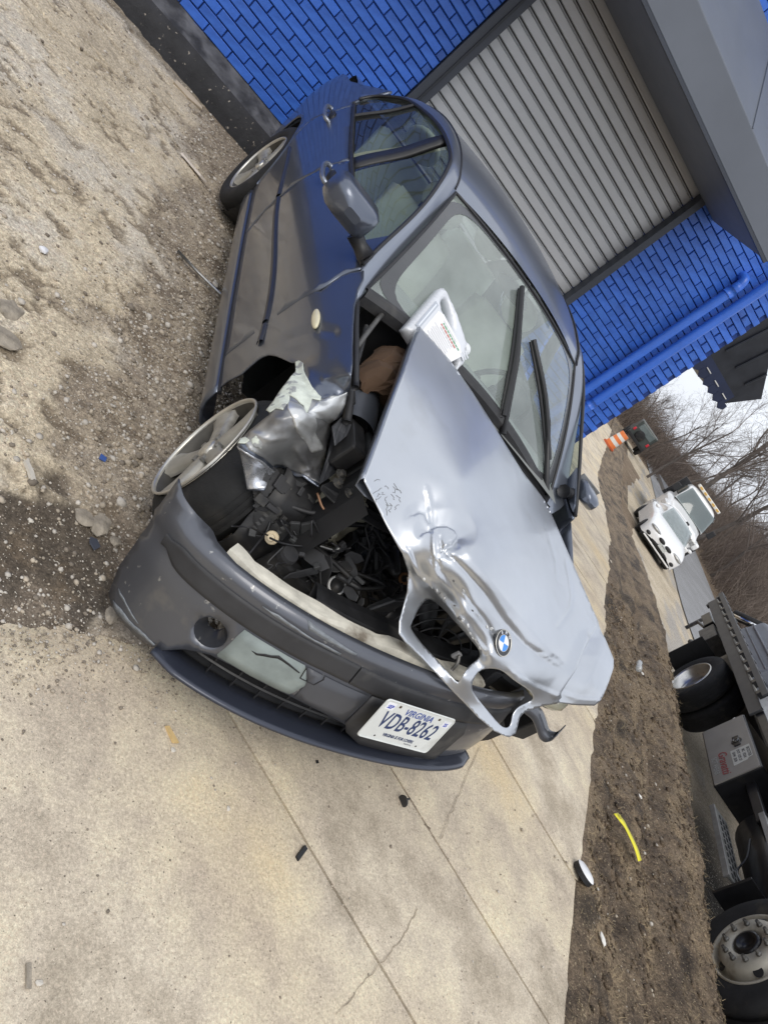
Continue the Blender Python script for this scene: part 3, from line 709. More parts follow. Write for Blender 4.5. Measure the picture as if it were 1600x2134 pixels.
# rounded-corner frit border
M_frit = pm('glass_frit', (.05, .052, .055), .25, coat=.6, var=.1)
q = MB()
def fr(a): # squircle inside the pane
    c, s = math.cos(a), math.sin(a); k = (abs(c)**7 + abs(s)**7) ** (-1 / 7); return c * k, s * k
A_ = np.linspace(0, 2 * math.pi, 97)[:-1]
ring = []
for a in A_:
    c, s = fr(a); c2, s2 = np.clip(c * 1.02, -1, 1), np.clip(s * 1.02, -1, 1)
    ring.append([wsurf(np.array(c2), np.array((s2 + 1) / 2), .002), wsurf(np.array(c * .925), np.array((s * (.93 if s > 0 else .985) + 1) / 2), .0022)])
ring.append(ring[0]); q.grid(np.array(ring)); q.build('frit_band', M_frit, ws, smooth=True)
q = MB(); q.tube([wsurf(np.array(-1.005), np.array(v), .004) for v in np.linspace(0, 1, 14)] + [wsurf(np.array(u), np.array(1.0), .005) for u in np.linspace(-.97, .97, 14)] + [wsurf(np.array(1.005), np.array(v), .004) for v in np.linspace(1, 0, 14)], .007, 6)
q.build('glass_seal', M_trim, ws, smooth=True)
q = MB(); sec = []
for u in np.linspace(-1.0, 1.0, 30):
    b = wsurf(np.array(u), np.array(.0)); sec.append([b + (-.006, 0, .008), b + (.012, 0, .004), b + (.028, 0, -.012), b + (.03, 0, -.045), b + (-.01, 0, -.05)])
q.grid(np.array(sec)); q.build('cowl_edge', M_rub, car, smooth=False, solid=.004)
# greenhouse: trim line T, glass/roof line Wn
Tl = [(-.56, .95), (-.79, 1.077), (-1.002, 1.185), (-1.153, 1.251), (-1.289, 1.296), (-1.405, 1.32), (-1.587, 1.331), (-1.827, 1.326), (-2.088, 1.293), (-2.365, 1.236), (-2.51, 1.165), (-2.575, 1.09), (-2.56, 1.02)]
Tl = cat(Tl, 4)
WlR = cat([(-.44, -.765, .885), (-.68, -.700, 1.01), (-.87, -.642, 1.105), (-1.05, -.588, 1.19), (-1.225, -.545, 1.274), (-1.33, -.545, 1.318), (-1.56, -.54, 1.358), (-1.82, -.54, 1.366), (-2.10, -.545, 1.345), (-2.38, -.56, 1.285), (-2.60, -.585, 1.19), (-2.82, -.63, 1.085), (-2.95, -.68, 1.01)], 4)
WlL = WlR.copy(); kk = sst(WlL[:, 0], -1.2, -.45); WlL[:, 0] -= .11 * kk; WlL[:, 1] += .075 * kk; WlL[:, 2] -= .025 * kk
Wl = WlR
for sgn in (-1, 1):
    rows = []
    for (tx, tz), wv in zip(Tl, WlR if sgn < 0 else WlL):
        if sgn > 0 and tx > -1.2:
            kq = float(sst(tx, -1.2, -.56)); tx -= .12 * kq; tz -= .02 * kq
        t = np.array([tx, -float(WS(tx, tz)), tz]); d = wv - t; out = nrm(np.array([0.15, -.75, .62]))
        rows.append([p * np.array([1, -sgn, 1]) for p in (t + (0, .014, -.004), t, t + d * .25 + out * .012, t + d * .55 + out * .014, t + d * .85 + out * .007, wv, wv + (0, .012, -.006))])
    q = MB(); q.grid(np.array(rows)); q.build('pillar_and_rail', M_paint, car, smooth=True, solid=.004 if sgn < 0 else 0)
    # black window surround
    q = MB(); P = [(x, sgn * (WS(x, z) + .003), z) for x, z in Tl]
    q.tube(P, .009, 6); q.build('window_trim', M_trim, car, smooth=True)
    q = MB(); q.tube([(x, sgn * (WS(x, float(belt(x)) + .01) + .004), float(belt(x)) + .008) for x in np.linspace(-.56, -2.5, 30)], .010, 6); q.build('belt_trim', M_trim, car, smooth=True)
    # glass panes
    base = [(x, float(belt(x)) + .01) for x in np.linspace(-2.5, -.6, 20)]
    inner = [(x, z - .004) for x, z in Tl]
    def clip_poly(xa, xb):
        top = [(x, z) for x, z in inner if True]
        tx = np.array([p[0] for p in top])[::-1][5:]; tz = np.array([p[1] for p in top])[::-1][5:]
        xs = np.linspace(xa, xb, 16)
        return [(x, float(belt(x)) + .008) for x in xs] + [(x, float(np.interp(x, tx, tz))) for x in xs[::-1]]
    panel('front_window', clip_poly(-1.54, -.62), [], .05, side_map(-.010, sgn), M_sg, car, 0, flip=sgn > 0)
    panel('rear_window', clip_poly(-2.27, -1.72), [], .05, side_map(-.010, sgn), M_sg, car, 0, flip=sgn > 0)
    panel('quarter_window', clip_poly(-2.54, -2.30), [], .05, side_map(-.010, sgn), M_sg, car, 0, flip=sgn > 0)
    q = MB(); q.grid(np.array([[(x, sgn * (WS(x, z) - .004), z) for x in (xa, xb)] for xa, xb, z in zip(np.linspace(-1.53, -1.625, 12), np.linspace(-1.655, -1.73, 12), np.linspace(.95, 1.328, 12))])); q.build('b_pillar', M_trim, car, smooth=True, solid=.02)
    q = MB(); q.tube([(x, sgn * (WS(x, z) - .002), z) for x, z in zip(np.linspace(-2.28, -2.26, 8), np.linspace(.98, 1.262, 8))], .011, 6); q.build('window_bar', M_trim, car)
    q = MB(); q.prism([(-.575, .952), (-.60, .975), (-.76, 1.058), (-.76, .952)], lambda p: (p[0], sgn * (float(WS(*p)) + .001), p[1]), lambda p: (p[0], sgn * (float(WS(*p)) - .02), p[1])); q.build('mirror_sail', M_paintd, car)
# roof
rz = pch([-2.95, -2.6, -2.38, -2.10, -1.82, -1.56, -1.33, -1.20], [1.01, 1.20, 1.315, 1.385, 1.412, 1.402, 1.360, 1.318])
q = MB(); sec = []
ex = [p for p in Wl if p[0] < -1.22][:-10]
for p in ex:
    sec.append([(p[0] + .05 * (1 - u * u), u * abs(p[1]) * .998, p[2] + (rz(p[0]) - p[2]) * (1 - abs(u)**2.2)) for u in np.linspace(-1, 1, 25)])
q.grid(np.array(sec)); roof = q.build('roof', M_paint, car, smooth=True)
for sgn in (-1, 1):
    q = MB(); q.tube([(p[0], sgn * (abs(p[1]) + .001), p[2] + .004) for p in Wl if p[0] < -1.20][:-10], .006, 6); q.build('roof_moulding', M_trim, roof, smooth=True)
q = MB(); q.grid(np.array([[(-2.42 - .5 * v + .04 * (1 - u * u) , u * (.52 + .12 * v), 1.31 - .28 * v + .02 * (1 - u * u)) for u in np.linspace(-1, 1, 13)] for v in np.linspace(0, 1, 7)])); q.build('rear_windshield', M_sg, car, smooth=True)

# wheels -------------------------------------------------------------
def wheel(name, c, steer, camb, label=None, sgn=-1, tr=.316, flat=False):
    N_ = nrm((math.sin(steer), -math.cos(steer), camb)) if sgn < 0 else np.array([0, 1., 0])
    u = nrm(np.cross((0, 0, 1), N_)); v = np.cross(N_, u)
    M = Matrix.Identity(4)
    for i in range(3): M[i][0], M[i][1], M[i][2], M[i][3] = u[i], v[i], N_[i], c[i]
    q = MB(); q.lathe([(.214, .0), (.2145, -.004), (.209, -.006), (.203, -.016), (.196, -.03), (.192, -.10), (.20, -.17)], n=56)
    rim = q.build('wheel', pm('wheel_barrel', (.085, .08, .07), .6, .4, var=.3, vs=12), car, smooth=True); rim.matrix_local = M
    if label: rim['label'] = label
    q = MB(); q.lathe([(.2145, -.006), (.217, .0), (.214, .003), (.209, .002), (.205, -.006), (.207, -.012)], n=56); q.build('rim_lip', M_alloyb, rim, smooth=True)
    q = MB(); q.lathe([(.211, -.014), (.222, -.022), (.246, -.036), (.272, -.062), (.288, -.10), (.290, -.15), (.27, -.19), (.21, -.2)] if flat else [(.212, -.008), (.222, .006), (.25, .014), (.285, .010), (.305, -.006), (.314, -.022), (tr, -.045), (tr, -.155), (.31, -.18), (.28, -.2), (.21, -.19)], n=64); q.build('tyre', M_tyre, rim, smooth=True)
    for k in range(3):
        rr0 = .2885 if flat else tr; zk_ = -.105 - k * .022 if flat else -.065 - k * .032; q = MB(); q.lathe([(rr0 - .002, zk_), (rr0 + .004, zk_ - .002), (rr0 + .004, zk_ - .014), (rr0 - .002, zk_ - .016)], n=64); q.build('tread_rib', M_tyre, rim)
    q = MB(); q.lathe([(.0, .0), (.20, -.02)], n=8, O=(0, 0, -.06)); q = MB(); q.lathe([(.001, -.06), (.15, -.07), (.193, -.09)], n=32); q.build('brake_shield', M_dark, rim)
    # five broad spokes
    for k in range(5):
        a = math.radians(90 + 72 * k + 14); ca, sa = math.cos(a), math.sin(a); rows = []
        for r, hw, z in ((.02, .026, -.020), (.06, .034, -.018), (.10, .034, -.017), (.145, .038, -.015), (.185, .050, -.011), (.207, .060, -.010)):
            row = []
            for t, dz in ((-1, -.028), (-.92, -.005), (-.55, .0), (0, .004), (.55, .0), (.92, -.005), (1, -.028)):
                y = t * hw; row.append((r * ca - y * sa, r * sa + y * ca, z + dz))
            rows.append(row)
        q = MB(); q.grid(np.array(rows)); q.build('spoke', M_alloy, rim, smooth=True)
    q = MB(); q.lathe([(.0, .0), (.030, -.001), (.034, -.006), (.036, -.02)], n=24, O=(0, 0, -.008)); q.build('centre_cap', M_alloyb, rim, smooth=True)
    for k in range(5):
        a = math.radians(126 + 72 * k + 14); q = MB(); q.lathe([(0, -.012), (.011, -.012), (.012, -.03)], n=8, O=(.052 * math.cos(a), .052 * math.sin(a), 0)); q.build('lug_bolt', M_steel, rim)
    return rim
wheel('wheel', (-.047, -.854, .324), -.182, .05, 'steered right front wheel with flat tyre pushed out of its arch', flat=True)
wheel('wheel', (-2.73, -.835, .326), -.004, .076)
wheel('wheel', (-.03, .80, .318), 0, 0, None, 1); wheel('wheel', (-2.73, .80, .318), 0, 0, None, 1)

# right fender: one skin, crumpled at the front (chart coordinates -> car frame)
FC = np.array([(7.562, 5.594, -0.545, -0.79, 0.95), (7.125, 5.734, -0.546, -0.816, 0.879), (6.688, 6.062, -0.502, -0.835, 0.801), (6.188, 6.031, -0.62, -0.849, 0.702), (5.75, 6.031, -0.766, -0.847, 0.59), (5.312, 6.031, -0.948, -0.84, 0.457), (5.031, 5.938, -1.145, -0.829, 0.349), (6.812, 6.562, -0.324, -0.83, 0.82), (6.375, 6.5, -0.417, -0.844, 0.742), (5.875, 6.5, -0.541, -0.849, 0.633), (5.5, 6.5, -0.672, -0.843, 0.53), (5.25, 6.5, -0.767, -0.839, 0.456), (5.031, 6.5, -0.868, -0.831, 0.381), (7.406, 6.281, -0.338, -0.801, 0.915), (7.344, 6.875, -0.173, -0.806, 0.899), (7.344, 7.344, -0.052, -0.806, 0.893), (6.969, 6.938, -0.196, -0.822, 0.842), (6.969, 7.438, -0.064, -0.822, 0.839), (6.5, 7.031, -0.236, -0.838, 0.764), (6.0, 7.0, -0.34, -0.848, 0.668), (5.562, 7.0, -0.468, -0.843, 0.559), (5.312, 7.0, -0.548, -0.84, 0.491), (5.062, 7.0, -0.639, -0.834, 0.416), (4.938, 7.188, -0.616, -0.83, 0.383), (5.344, 7.5, -0.367, -0.838, 0.513), (5.594, 7.391, -0.331, -0.842, 0.574), (5.875, 7.469, -0.231, -0.845, 0.644), (5.031, 7.812, -0.358, -0.833, 0.436), (4.75, 7.812, -0.455, -0.824, 0.349), (4.531, 8.125, -0.426, -0.816, 0.291), (6.156, 7.578, -0.144, -0.842, 0.701), (6.5, 7.5, -0.108, -0.836, 0.764), (6.75, 7.812, 0.002, -0.828, 0.803), (7.125, 7.812, 0.039, -0.813, 0.857), (7.328, 7.812, 0.056, -0.804, 0.884), (4.781, 7.375, -0.606, -0.825, 0.339), (6.031, 7.875, -0.007, -0.88, 0.716), (5.844, 8.125, 0.064, -0.9, 0.703), (5.656, 8.438, 0.137, -0.915, 0.688), (5.578, 8.562, 0.164, -0.92, 0.68), (5.375, 8.812, 0.187, -0.92, 0.646), (5.0, 9.141, 0.22, -0.93, 0.591), (4.969, 9.25, 0.239, -0.93, 0.588), (5.062, 9.781, 0.24, -0.86, 0.533), (5.141, 10.219, 0.242, -0.8, 0.487), (5.531, 10.225, 0.251, -0.77, 0.531), (5.703, 9.797, 0.167, -0.76, 0.549), (5.875, 9.75, 0.149, -0.74, 0.562), (6.0, 9.828, 0.152, -0.72, 0.567), (6.312, 9.938, 0.174, -0.69, 0.599), (6.656, 10.172, 0.196, -0.64, 0.619), (6.75, 9.625, 0.091, -0.64, 0.637), (6.906, 9.031, 0.012, -0.66, 0.686), (6.969, 8.844, 0.012, -0.68, 0.715), (7.125, 8.641, 0.059, -0.72, 0.777), (7.25, 8.188, 0.046, -0.76, 0.834), (6.375, 8.125, 0.066, -0.855, 0.759), (6.688, 8.281, 0.088, -0.82, 0.784), (6.5, 8.688, 0.186, -0.84, 0.768), (6.188, 8.906, 0.213, -0.855, 0.728), (6.031, 9.531, 0.167, -0.765, 0.615), (5.625, 9.438, 0.233, -0.85, 0.625), (6.5, 9.375, 0.152, -0.735, 0.674), (6.812, 8.75, 0.113, -0.765, 0.758), (6.438, 9.062, 0.142, -0.775, 0.699), (6.188, 8.438, 0.176, -0.89, 0.76)])
FCT = TPS(FC[:, :2], FC[:, 2:], 2e-3)
c2f = lambda *a: [(4 + .003125 * x, 5 + .003125 * y) for x, y in a]
fo = c2f((1145, 205), (1060, 215), (1000, 235), (930, 280), (860, 340), (760, 345), (640, 365), (540, 385), (470, 420), (385, 480), (320, 540), (270, 640), (225, 735), (180, 900), (165, 1000), (240, 940), (330, 895), (390, 840), (430, 805), (470, 780), (510, 767), (555, 772), (600, 790), (660, 815), (700, 815), (715, 812), (735, 820), (742, 850), (700, 900), (650, 925), (620, 960), (590, 1000), (560, 1050), (530, 1100), (505, 1140), (520, 1160), (440, 1225), (380, 1275), (320, 1325), (312, 1360), (325, 1450), (345, 1560), (365, 1668), (430, 1672), (490, 1668), (510, 1590), (530, 1550), (560, 1528), (600, 1520), (640, 1545), (690, 1580), (740, 1580), (800, 1620), (850, 1650), (865, 1550), (885, 1470), (910, 1370), (935, 1285), (952, 1232), (1000, 1162), (1025, 1090), (1045, 1000), (1062, 900), (1070, 820), (1070, 700), (1075, 560), (1085, 440), (1105, 340), (1140, 265))
def fdent(U):
    d = np.zeros(len(U))
    def rg(line, amp, wd):
        nonlocal d; d = d + amp * np.maximum(0, 1 - seg_dist(U, c2f(*line)) / (.003125 * wd * 1.5)) ** 1.2
    rg([(700, 870), (800, 1010), (880, 1050)], -.012, 40); rg([(780, 930), (860, 1045), (960, 1050), (1030, 980)], .010, 30)
    rg([(640, 1050), (760, 1090), (800, 1160)], -.014, 38); rg([(800, 1120), (900, 1220), (945, 1240)], -.016, 34); rg([(690, 1240), (760, 1330), (850, 1400)], .014, 40)
    rg([(330, 1370), (440, 1450), (530, 1540)], .016, 28); rg([(560, 1500), (640, 1430), (690, 1330), (660, 1190)], -.008, 36)
    rg([(620, 1490), (645, 1500)], .008, 16); rg([(740, 1540), (830, 1500)], .008, 25); rg([(640, 660), (760, 620), (850, 600), (940, 610)], -.006, 40); rg([(880, 930), (1050, 900)], .005, 22)
    m = sst(U[:, 1], 7.7, 8.4)
    rg([(560, 1200), (700, 1180), (780, 1240)], .007, 22); rg([(860, 1260), (800, 1330), (790, 1440), (820, 1560)], -.010, 26); rg([(700, 1400), (760, 1480), (790, 1560)], .008, 20); rg([(400, 1290), (520, 1330), (640, 1310)], .006, 22)
    return .72 * d + m * .002 * (fbm(U[:, 0] * 4.2, U[:, 1] * 4.2, 3, 12) - .5)
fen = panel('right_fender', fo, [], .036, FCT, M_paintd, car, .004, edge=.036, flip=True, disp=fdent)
fen['label'] = 'torn and crumpled right front fender'
# bare filler edge and peeled patches on the fender
def patch(name, poly, mat, off=.003, n=.05, parent=None, solid=.0015, T=FCT, dn=fdent, seed=0):
    n = min(n, .036); V2, F = cdt(poly, [], n, n); V = T(V2); F = [f[::-1] for f in F]; N_ = vnormals(V, F); V = V + N_ * (dn(V2) + off)[:, None]
    return ob(name, V, F, mat, parent, smooth=True, solid=solid)
patch('filler_edge', c2f((690, 820), (715, 808), (745, 825), (745, 870), (770, 930), (800, 985), (860, 1050), (855, 1075), (800, 1060), (790, 1130), (770, 1150), (745, 1090), (690, 1050), (650, 1030), (640, 1090), (610, 1140), (560, 1130), (525, 1155), (500, 1140), (540, 1090), (600, 1000), (650, 935), (690, 870)), M_filler, .004, .03, fen)
patch('dull_skin', c2f((700, 905), (760, 960), (860, 1055), (960, 1045), (1035, 1010), (1015, 1110), (945, 1225), (925, 1290), (900, 1380), (870, 1500), (855, 1630), (800, 1600), (740, 1565), (650, 1530), (600, 1505), (545, 1510), (470, 1440), (380, 1385), (350, 1340), (420, 1260), (520, 1175), (560, 1100), (640, 980)), pm('primer_grey_metal', (.36, .365, .365), .36, .6, .0, var=.22, vs=7, rvar=.12, col2=(.17, .17, .175), c2s=5, c2lo=.5, c2hi=.68), .0018, .04, fen)
patch('bare_metal', c2f((640, 1050), (700, 1075), (780, 1140), (850, 1075), (960, 1050), (1030, 1010), (1015, 1100), (955, 1190), (935, 1245), (880, 1210), (830, 1190), (830, 1290), (860, 1390), (800, 1420), (730, 1330), (690, 1270), (670, 1190), (640, 1130)), pm('scuffed_bright_paint', (.70, .71, .70), .36, .65, .1, var=.2, vs=12, rvar=.1), .003, .04, fen)
patch('peeled_flake', c2f((395, 1330), (430, 1310), (465, 1350), (460, 1385), (410, 1375)), M_filler, .003, .03, fen)
patch('peeled_flake', c2f((325, 1325), (360, 1315), (385, 1335), (360, 1360), (325, 1365)), M_filler, .003, .03, fen)
patch('bright_fold', c2f((318, 1375), (380, 1400), (460, 1450), (535, 1535), (512, 1585), (490, 1660), (372, 1662), (345, 1530)), pm('bright_silver_paint', (.66, .68, .72), .28, .75, .4, var=.08, vs=10), .003, .04, fen)
sg = MB(); sg.sphere((-.33, -.840, .782), (.062, .010, .018), 14, 8); sgo = sg.build('side_signal', M_signal, car, smooth=True)
# left fender (plain)
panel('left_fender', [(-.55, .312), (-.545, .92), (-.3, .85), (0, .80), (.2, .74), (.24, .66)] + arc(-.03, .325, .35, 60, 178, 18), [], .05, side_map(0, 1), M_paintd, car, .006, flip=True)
# wheel wells in front
for sgn in (-1, 1):
    q = MB(); q.lathe([(.37, .0), (.375, .28), (.0, .29)], (-.05, sgn * .80, .33), (0, -sgn, 0), 26, math.radians(0), math.radians(360)); 
    if sgn > 0: q.build('wheel_well', M_dark, car, smooth=True)
# right liner: a ragged half shell behind the wheel
lin = MB(); rows = []
for a in np.linspace(12, 205, 30):
    r = .335 + .012 * math.sin(a * .19); ca, sa = math.cos(math.radians(180 - a)), math.sin(math.radians(180 - a))
    rows.append([(-.05 + r * ca * (1 + .02 * math.sin(k * 3 + a)), -.735 + .05 * k + .0, .32 + r * sa + .008 * math.sin(a * .3 + k)) for k in range(6)])
lin.grid(np.array(rows[16:])); lin.build('wheel_liner', M_blk2, car, smooth=True, solid=.006)
M_lnr = pm('liner_plastic', (.030, .030, .031), .62, var=.3, vs=18, bump=.4, bs=50, bdist=.003, col2=(.07, .067, .06), c2s=10, c2lo=.56, c2hi=.72)
lo_ = [(-.835, 47), (-.79, 48), (-.74, 46), (-.68, 49), (-.60, 47), (-.585, 34), (-.60, 20), (-.66, 10), (-.70, 15), (-.735, 24), (-.78, 31), (-.80, 36), (-.835, 39)]
lo_ = [(y * 10, a * .06) for y, a in lo_]
def linmap(U):
    y = U[:, 0] / 10; a = np.radians(U[:, 1] / .06); r_ = .327 + .006 * (fbm(U[:, 0] * 2.2, U[:, 1] * 2.2, 3, 4) - .5) + .004 * np.sign(np.sin(U[:, 0] * 9))
    return np.c_[-.047 + r_ * np.cos(a), y, .324 + r_ * np.sin(a)]
lsh = panel('liner_front', lo_, [], .10, linmap, M_lnr, car, .005, edge=.08, smooth=False)
for k in range(8):
    y_, a_ = rnd.uniform(-.80, -.62), math.radians(rnd.uniform(26, 46)); q = MB(); c = np.array([-.047 + .337 * math.cos(a_), y_, .324 + .337 * math.sin(a_)]); ax_ = np.array([(math.cos(a_), 0, math.sin(a_)), (0, 1, 0), (-math.sin(a_), 0, math.cos(a_))])
    q.box(c, (.014, rnd.uniform(.015, .05), rnd.uniform(.012, .045)), ax_); q.build('liner_clip', M_rub if k % 2 else M_lnr, lsh, bevel=.002)
# ------------------------------------------------------------------ hood
HC = np.array([(8.76, 6.82, -0.424, -0.548, 1.0), (9.41, 7.55, -0.444, -0.351, 1.0), (10.3, 8.89, -0.37, -0.056, 0.985), (10.9, 9.85, -0.378, 0.227, 0.95), (11.35, 10.43, -0.527, 0.572, 0.9), (8.4, 7.8, -0.07, -0.64, 0.955), (8.0, 8.9, 0.15, -0.663, 0.88), (7.62, 9.98, 0.327, -0.672, 0.81), (8.0, 10.85, 0.389, -0.567, 0.785), (8.35, 11.6, 0.444, -0.472, 0.765), (8.53, 11.95, 0.442, -0.398, 0.74), (8.5, 12.3, 0.468, -0.368, 0.71), (8.38, 12.85, 0.516, -0.336, 0.66), (8.5, 13.3, 0.548, -0.28, 0.635), (9.0, 14.0, 0.578, -0.13, 0.61), (9.6, 14.65, 0.608, 0.033, 0.6), (10.1, 15.1, 0.627, 0.166, 0.6), (10.6, 15.3, 0.616, 0.294, 0.615), (11.8, 11.45, -0.291, 0.663, 0.895), (12.39, 12.79, 0.01, 0.749, 0.895), (12.78, 13.78, 0.252, 0.736, 0.905), (12.56, 14.52, 0.425, 0.641, 0.85), (12.37, 14.7, 0.446, 0.635, 0.81), (11.9, 14.67, 0.473, 0.519, 0.77), (11.3, 14.6, 0.511, 0.364, 0.73), (10.47, 13.4, 0.507, -0.012, 0.8), (9.6, 10.0, 0.177, -0.374, 0.945), (10.5, 11.5, 0.314, -0.157, 0.935), (9.0, 10.5, 0.292, -0.449, 0.875), (10.0, 12.5, 0.496, -0.224, 0.855), (11.5, 13.0, 0.346, 0.227, 0.885), (9.7, 14.1, 0.592, -0.058, 0.68), (9.0, 12.15, 0.478, -0.359, 0.785), (9.6, 12.9, 0.52, -0.217, 0.78), (10.2, 13.65, 0.549, -0.044, 0.765), (10.75, 14.25, 0.556, 0.138, 0.745), (9.05, 12.5, 0.426, -0.236, 0.715), (9.6, 13.2, 0.494, -0.126, 0.725), (10.0, 13.7, 0.532, -0.03, 0.725), (10.5, 14.2, 0.547, 0.115, 0.72), (8.7, 12.8, 0.46, -0.251, 0.66), (9.15, 13.6, 0.521, -0.123, 0.64), (11.0, 14.7, 0.527, 0.328, 0.69)] + [(10.75, 15.34, .60, .335, .62), (10.84, 14.96, .565, .315, .655), (11.02, 14.76, .54, .335, .675)])
HCT = TPS(HC[:, :2], HC[:, 2:], 2e-3)
ho = [(8.76, 6.82), (9.05, 7.13), (9.41, 7.55), (9.85, 8.18), (10.30, 8.89), (10.90, 9.85), (11.33, 10.42), (11.48, 10.70), (11.80, 11.43), (12.10, 12.10), (12.39, 12.79), (12.78, 13.74), (12.77, 13.92), (12.56, 14.52), (12.37, 14.70), (11.90, 14.69), (11.60, 14.66), (11.36, 14.69), (11.14, 14.74), (11.02, 14.76), (10.92, 14.86), (10.84, 14.96), (10.80, 15.15), (10.75, 15.34), (10.61, 15.38), (10.30, 15.23), (9.96, 14.96), (9.62, 14.60), (9.40, 14.37), (8.80, 13.72), (8.45, 13.38), (8.33, 13.20), (8.33, 12.95), (8.42, 12.60), (8.49, 12.34), (8.51, 11.94), (8.37, 11.53), (8.04, 10.92), (7.60, 10.03), (7.60, 9.96), (8.0, 8.9), (8.4, 7.8)]
kid1 = cat([(8.94, 12.49), (9.26, 12.71), (9.59, 13.07), (9.95, 13.48), (9.99, 13.68), (9.75, 13.91), (9.59, 14.17), (9.49, 14.19), (9.14, 13.79), (8.77, 13.40), (8.57, 13.12), (8.59, 12.95), (8.75, 12.63)], 4, True)
kid2 = cat([(9.95, 14.01), (10.16, 13.93), (10.40, 13.95), (10.60, 14.07), (10.89, 14.31), (11.07, 14.52), (11.05, 14.62), (10.81, 14.74), (10.68, 14.90), (10.62, 15.14), (10.44, 15.13), (10.16, 14.84), (9.87, 14.46), (9.83, 14.25)], 4, True)
def hdent(U):
    d = np.zeros(len(U))
    def rg(line, amp, wd):
        nonlocal d; d = d + amp * np.maximum(0, 1 - seg_dist(U, line) / (wd * 1.6)) ** 1.25
    def bl(c, amp, sx, sy, ang=0.):
        nonlocal d; x = U[:, 0] - c[0]; y = U[:, 1] - c[1]; ca, sa = math.cos(ang), math.sin(ang)
        d = d + amp * np.exp(-(((x * ca + y * sa) / sx)**2 + ((-x * sa + y * ca) / sy)**2))
    def fold(line, amp, wl, wr):      # crisp one-sided fold: sharp on the line, fading at different rates left / right
        nonlocal d; s_ = sdist(U, line); w_ = np.where(s_ > 0, wl, wr); d = d + amp * np.maximum(0, 1 - np.abs(s_) / w_) ** 1.15
    fold([(9.52, 11.62), (9.80, 11.92), (10.15, 12.35), (10.55, 12.93), (11.0, 13.42), (11.25, 13.62)], -.016, .55, .10)
    fold([(9.70, 11.45), (10.3, 12.22), (10.9, 12.98), (11.45, 13.58)], .007, .12, .5)
    fold([(9.05, 11.80), (9.5, 12.32), (10.0, 12.98), (10.38, 13.38)], -.008, .06, .30)
    fold([(9.66, 12.38), (9.85, 12.62), (10.08, 12.92), (10.30, 13.25)], -.006, .03, .10)
    fold([(8.95, 11.05), (9.12, 10.93), (9.35, 10.92), (9.55, 11.02), (9.63, 11.18), (9.52, 11.32), (9.42, 11.36)], -.020, .06, .34)
    fold([(9.03, 11.18), (9.05, 11.5), (9.07, 11.85)], .009, .03, .10); fold([(9.20, 11.22), (9.24, 11.45), (9.22, 11.62)], -.008, .03, .07); fold([(9.33, 11.4), (9.24, 11.55), (9.22, 11.7)], .007, .05, .03)
    fold([(8.62, 10.72), (8.72, 10.66), (8.85, 10.70), (8.92, 10.8)], -.009, .04, .25); fold([(8.85, 10.2), (9.0, 10.8), (9.03, 11.05)], .005, .03, .12)
    fold([(9.02, 11.62), (9.1, 11.75), (9.18, 11.86)], -.006, .03, .06)
    fold([(12.31, 13.22), (12.22, 13.42), (12.12, 13.55), (12.02, 13.85), (11.86, 14.1), (11.70, 14.48)], -.024, .035, .30); fold([(12.16, 13.30), (12.0, 13.62), (11.9, 13.9), (11.6, 14.42)], .010, .20, .05)
    fold([(11.30, 11.0), (11.50, 11.7), (11.53, 12.1), (11.62, 12.2)], -.0022, .02, .05); fold([(11.75, 11.7), (11.87, 12.4), (11.83, 12.7), (11.66, 12.95), (11.6, 13.05)], -.004, .03, .09)
    fold([(8.50, 11.5), (8.75, 11.95), (9.02, 12.18), (9.4, 12.6), (9.75, 13.05), (10.1, 13.55)], .010, .18, .05)
    fold([(10.75, 14.0), (11.1, 14.3), (11.5, 14.45), (12.0, 14.52), (12.4, 14.55)], .006, .25, .05)
    return d + .0015 * (fbm(U[:, 0] * 1.3, U[:, 1] * 1.3, 3, 42) - .5) + .0015 * (fbm(U[:, 0] * 5, U[:, 1] * 5, 3, 8) - .5) * sst(U[:, 1], 10.3, 11.5)
M_hood = pm('hood_paint_sky_lightened', (.56, .585, .62), .34, .80, .2, var=.06, vs=3, rvar=.05, col2=(.46, .47, .48), c2s=4.5, c2lo=.60, c2hi=.85)  # silver-blue hood paint, lightened further to stand in for sky reflection
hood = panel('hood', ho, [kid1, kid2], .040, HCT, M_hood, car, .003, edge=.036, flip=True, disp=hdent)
hood['label'] = 'buckled hood with creases and twin grille openings'
def hpt(u, v, off=0.):
    U = np.array([(u, v), (u + .02, v), (u, v + .02)], float); P = HCT(U); n = nrm(np.cross(P[2] - P[0], P[1] - P[0]))
    if n[2] < 0: n = -n
    return P[0] + n * (float(hdent(U[:1])[0]) + off), n
# folded flange down the right edge, inner frame under the hood
q = MB(); fl = []
for u, v in dens([(8.76, 6.82), (8.4, 7.8), (8.0, 8.9), (7.60, 9.97)], .15, False):
    p, n = hpt(u, v); fl.append([p + (0, -.001, .0), p + (0, -.004, -.012), p + (.0, .004, -.034), p + (0, .05, -.040), p + (0, .09, -.034)])
q.grid(np.array(fl)); q.build('hood_flange', M_paint, hood, smooth=True, solid=.002)
q = MB(); fl = []
for u, v in dens([(8.76, 6.82), (9.41, 7.55), (10.30, 8.89), (11.33, 10.42)], .2, False):
    p, n = hpt(u, v); fl.append([p, p + (-.012, 0, -.006), p + (-.006, 0, -.022), p + (.06, 0, -.028)])
q.grid(np.array(fl)); q.build('rear_flange', M_rub, hood, smooth=True, solid=.002)
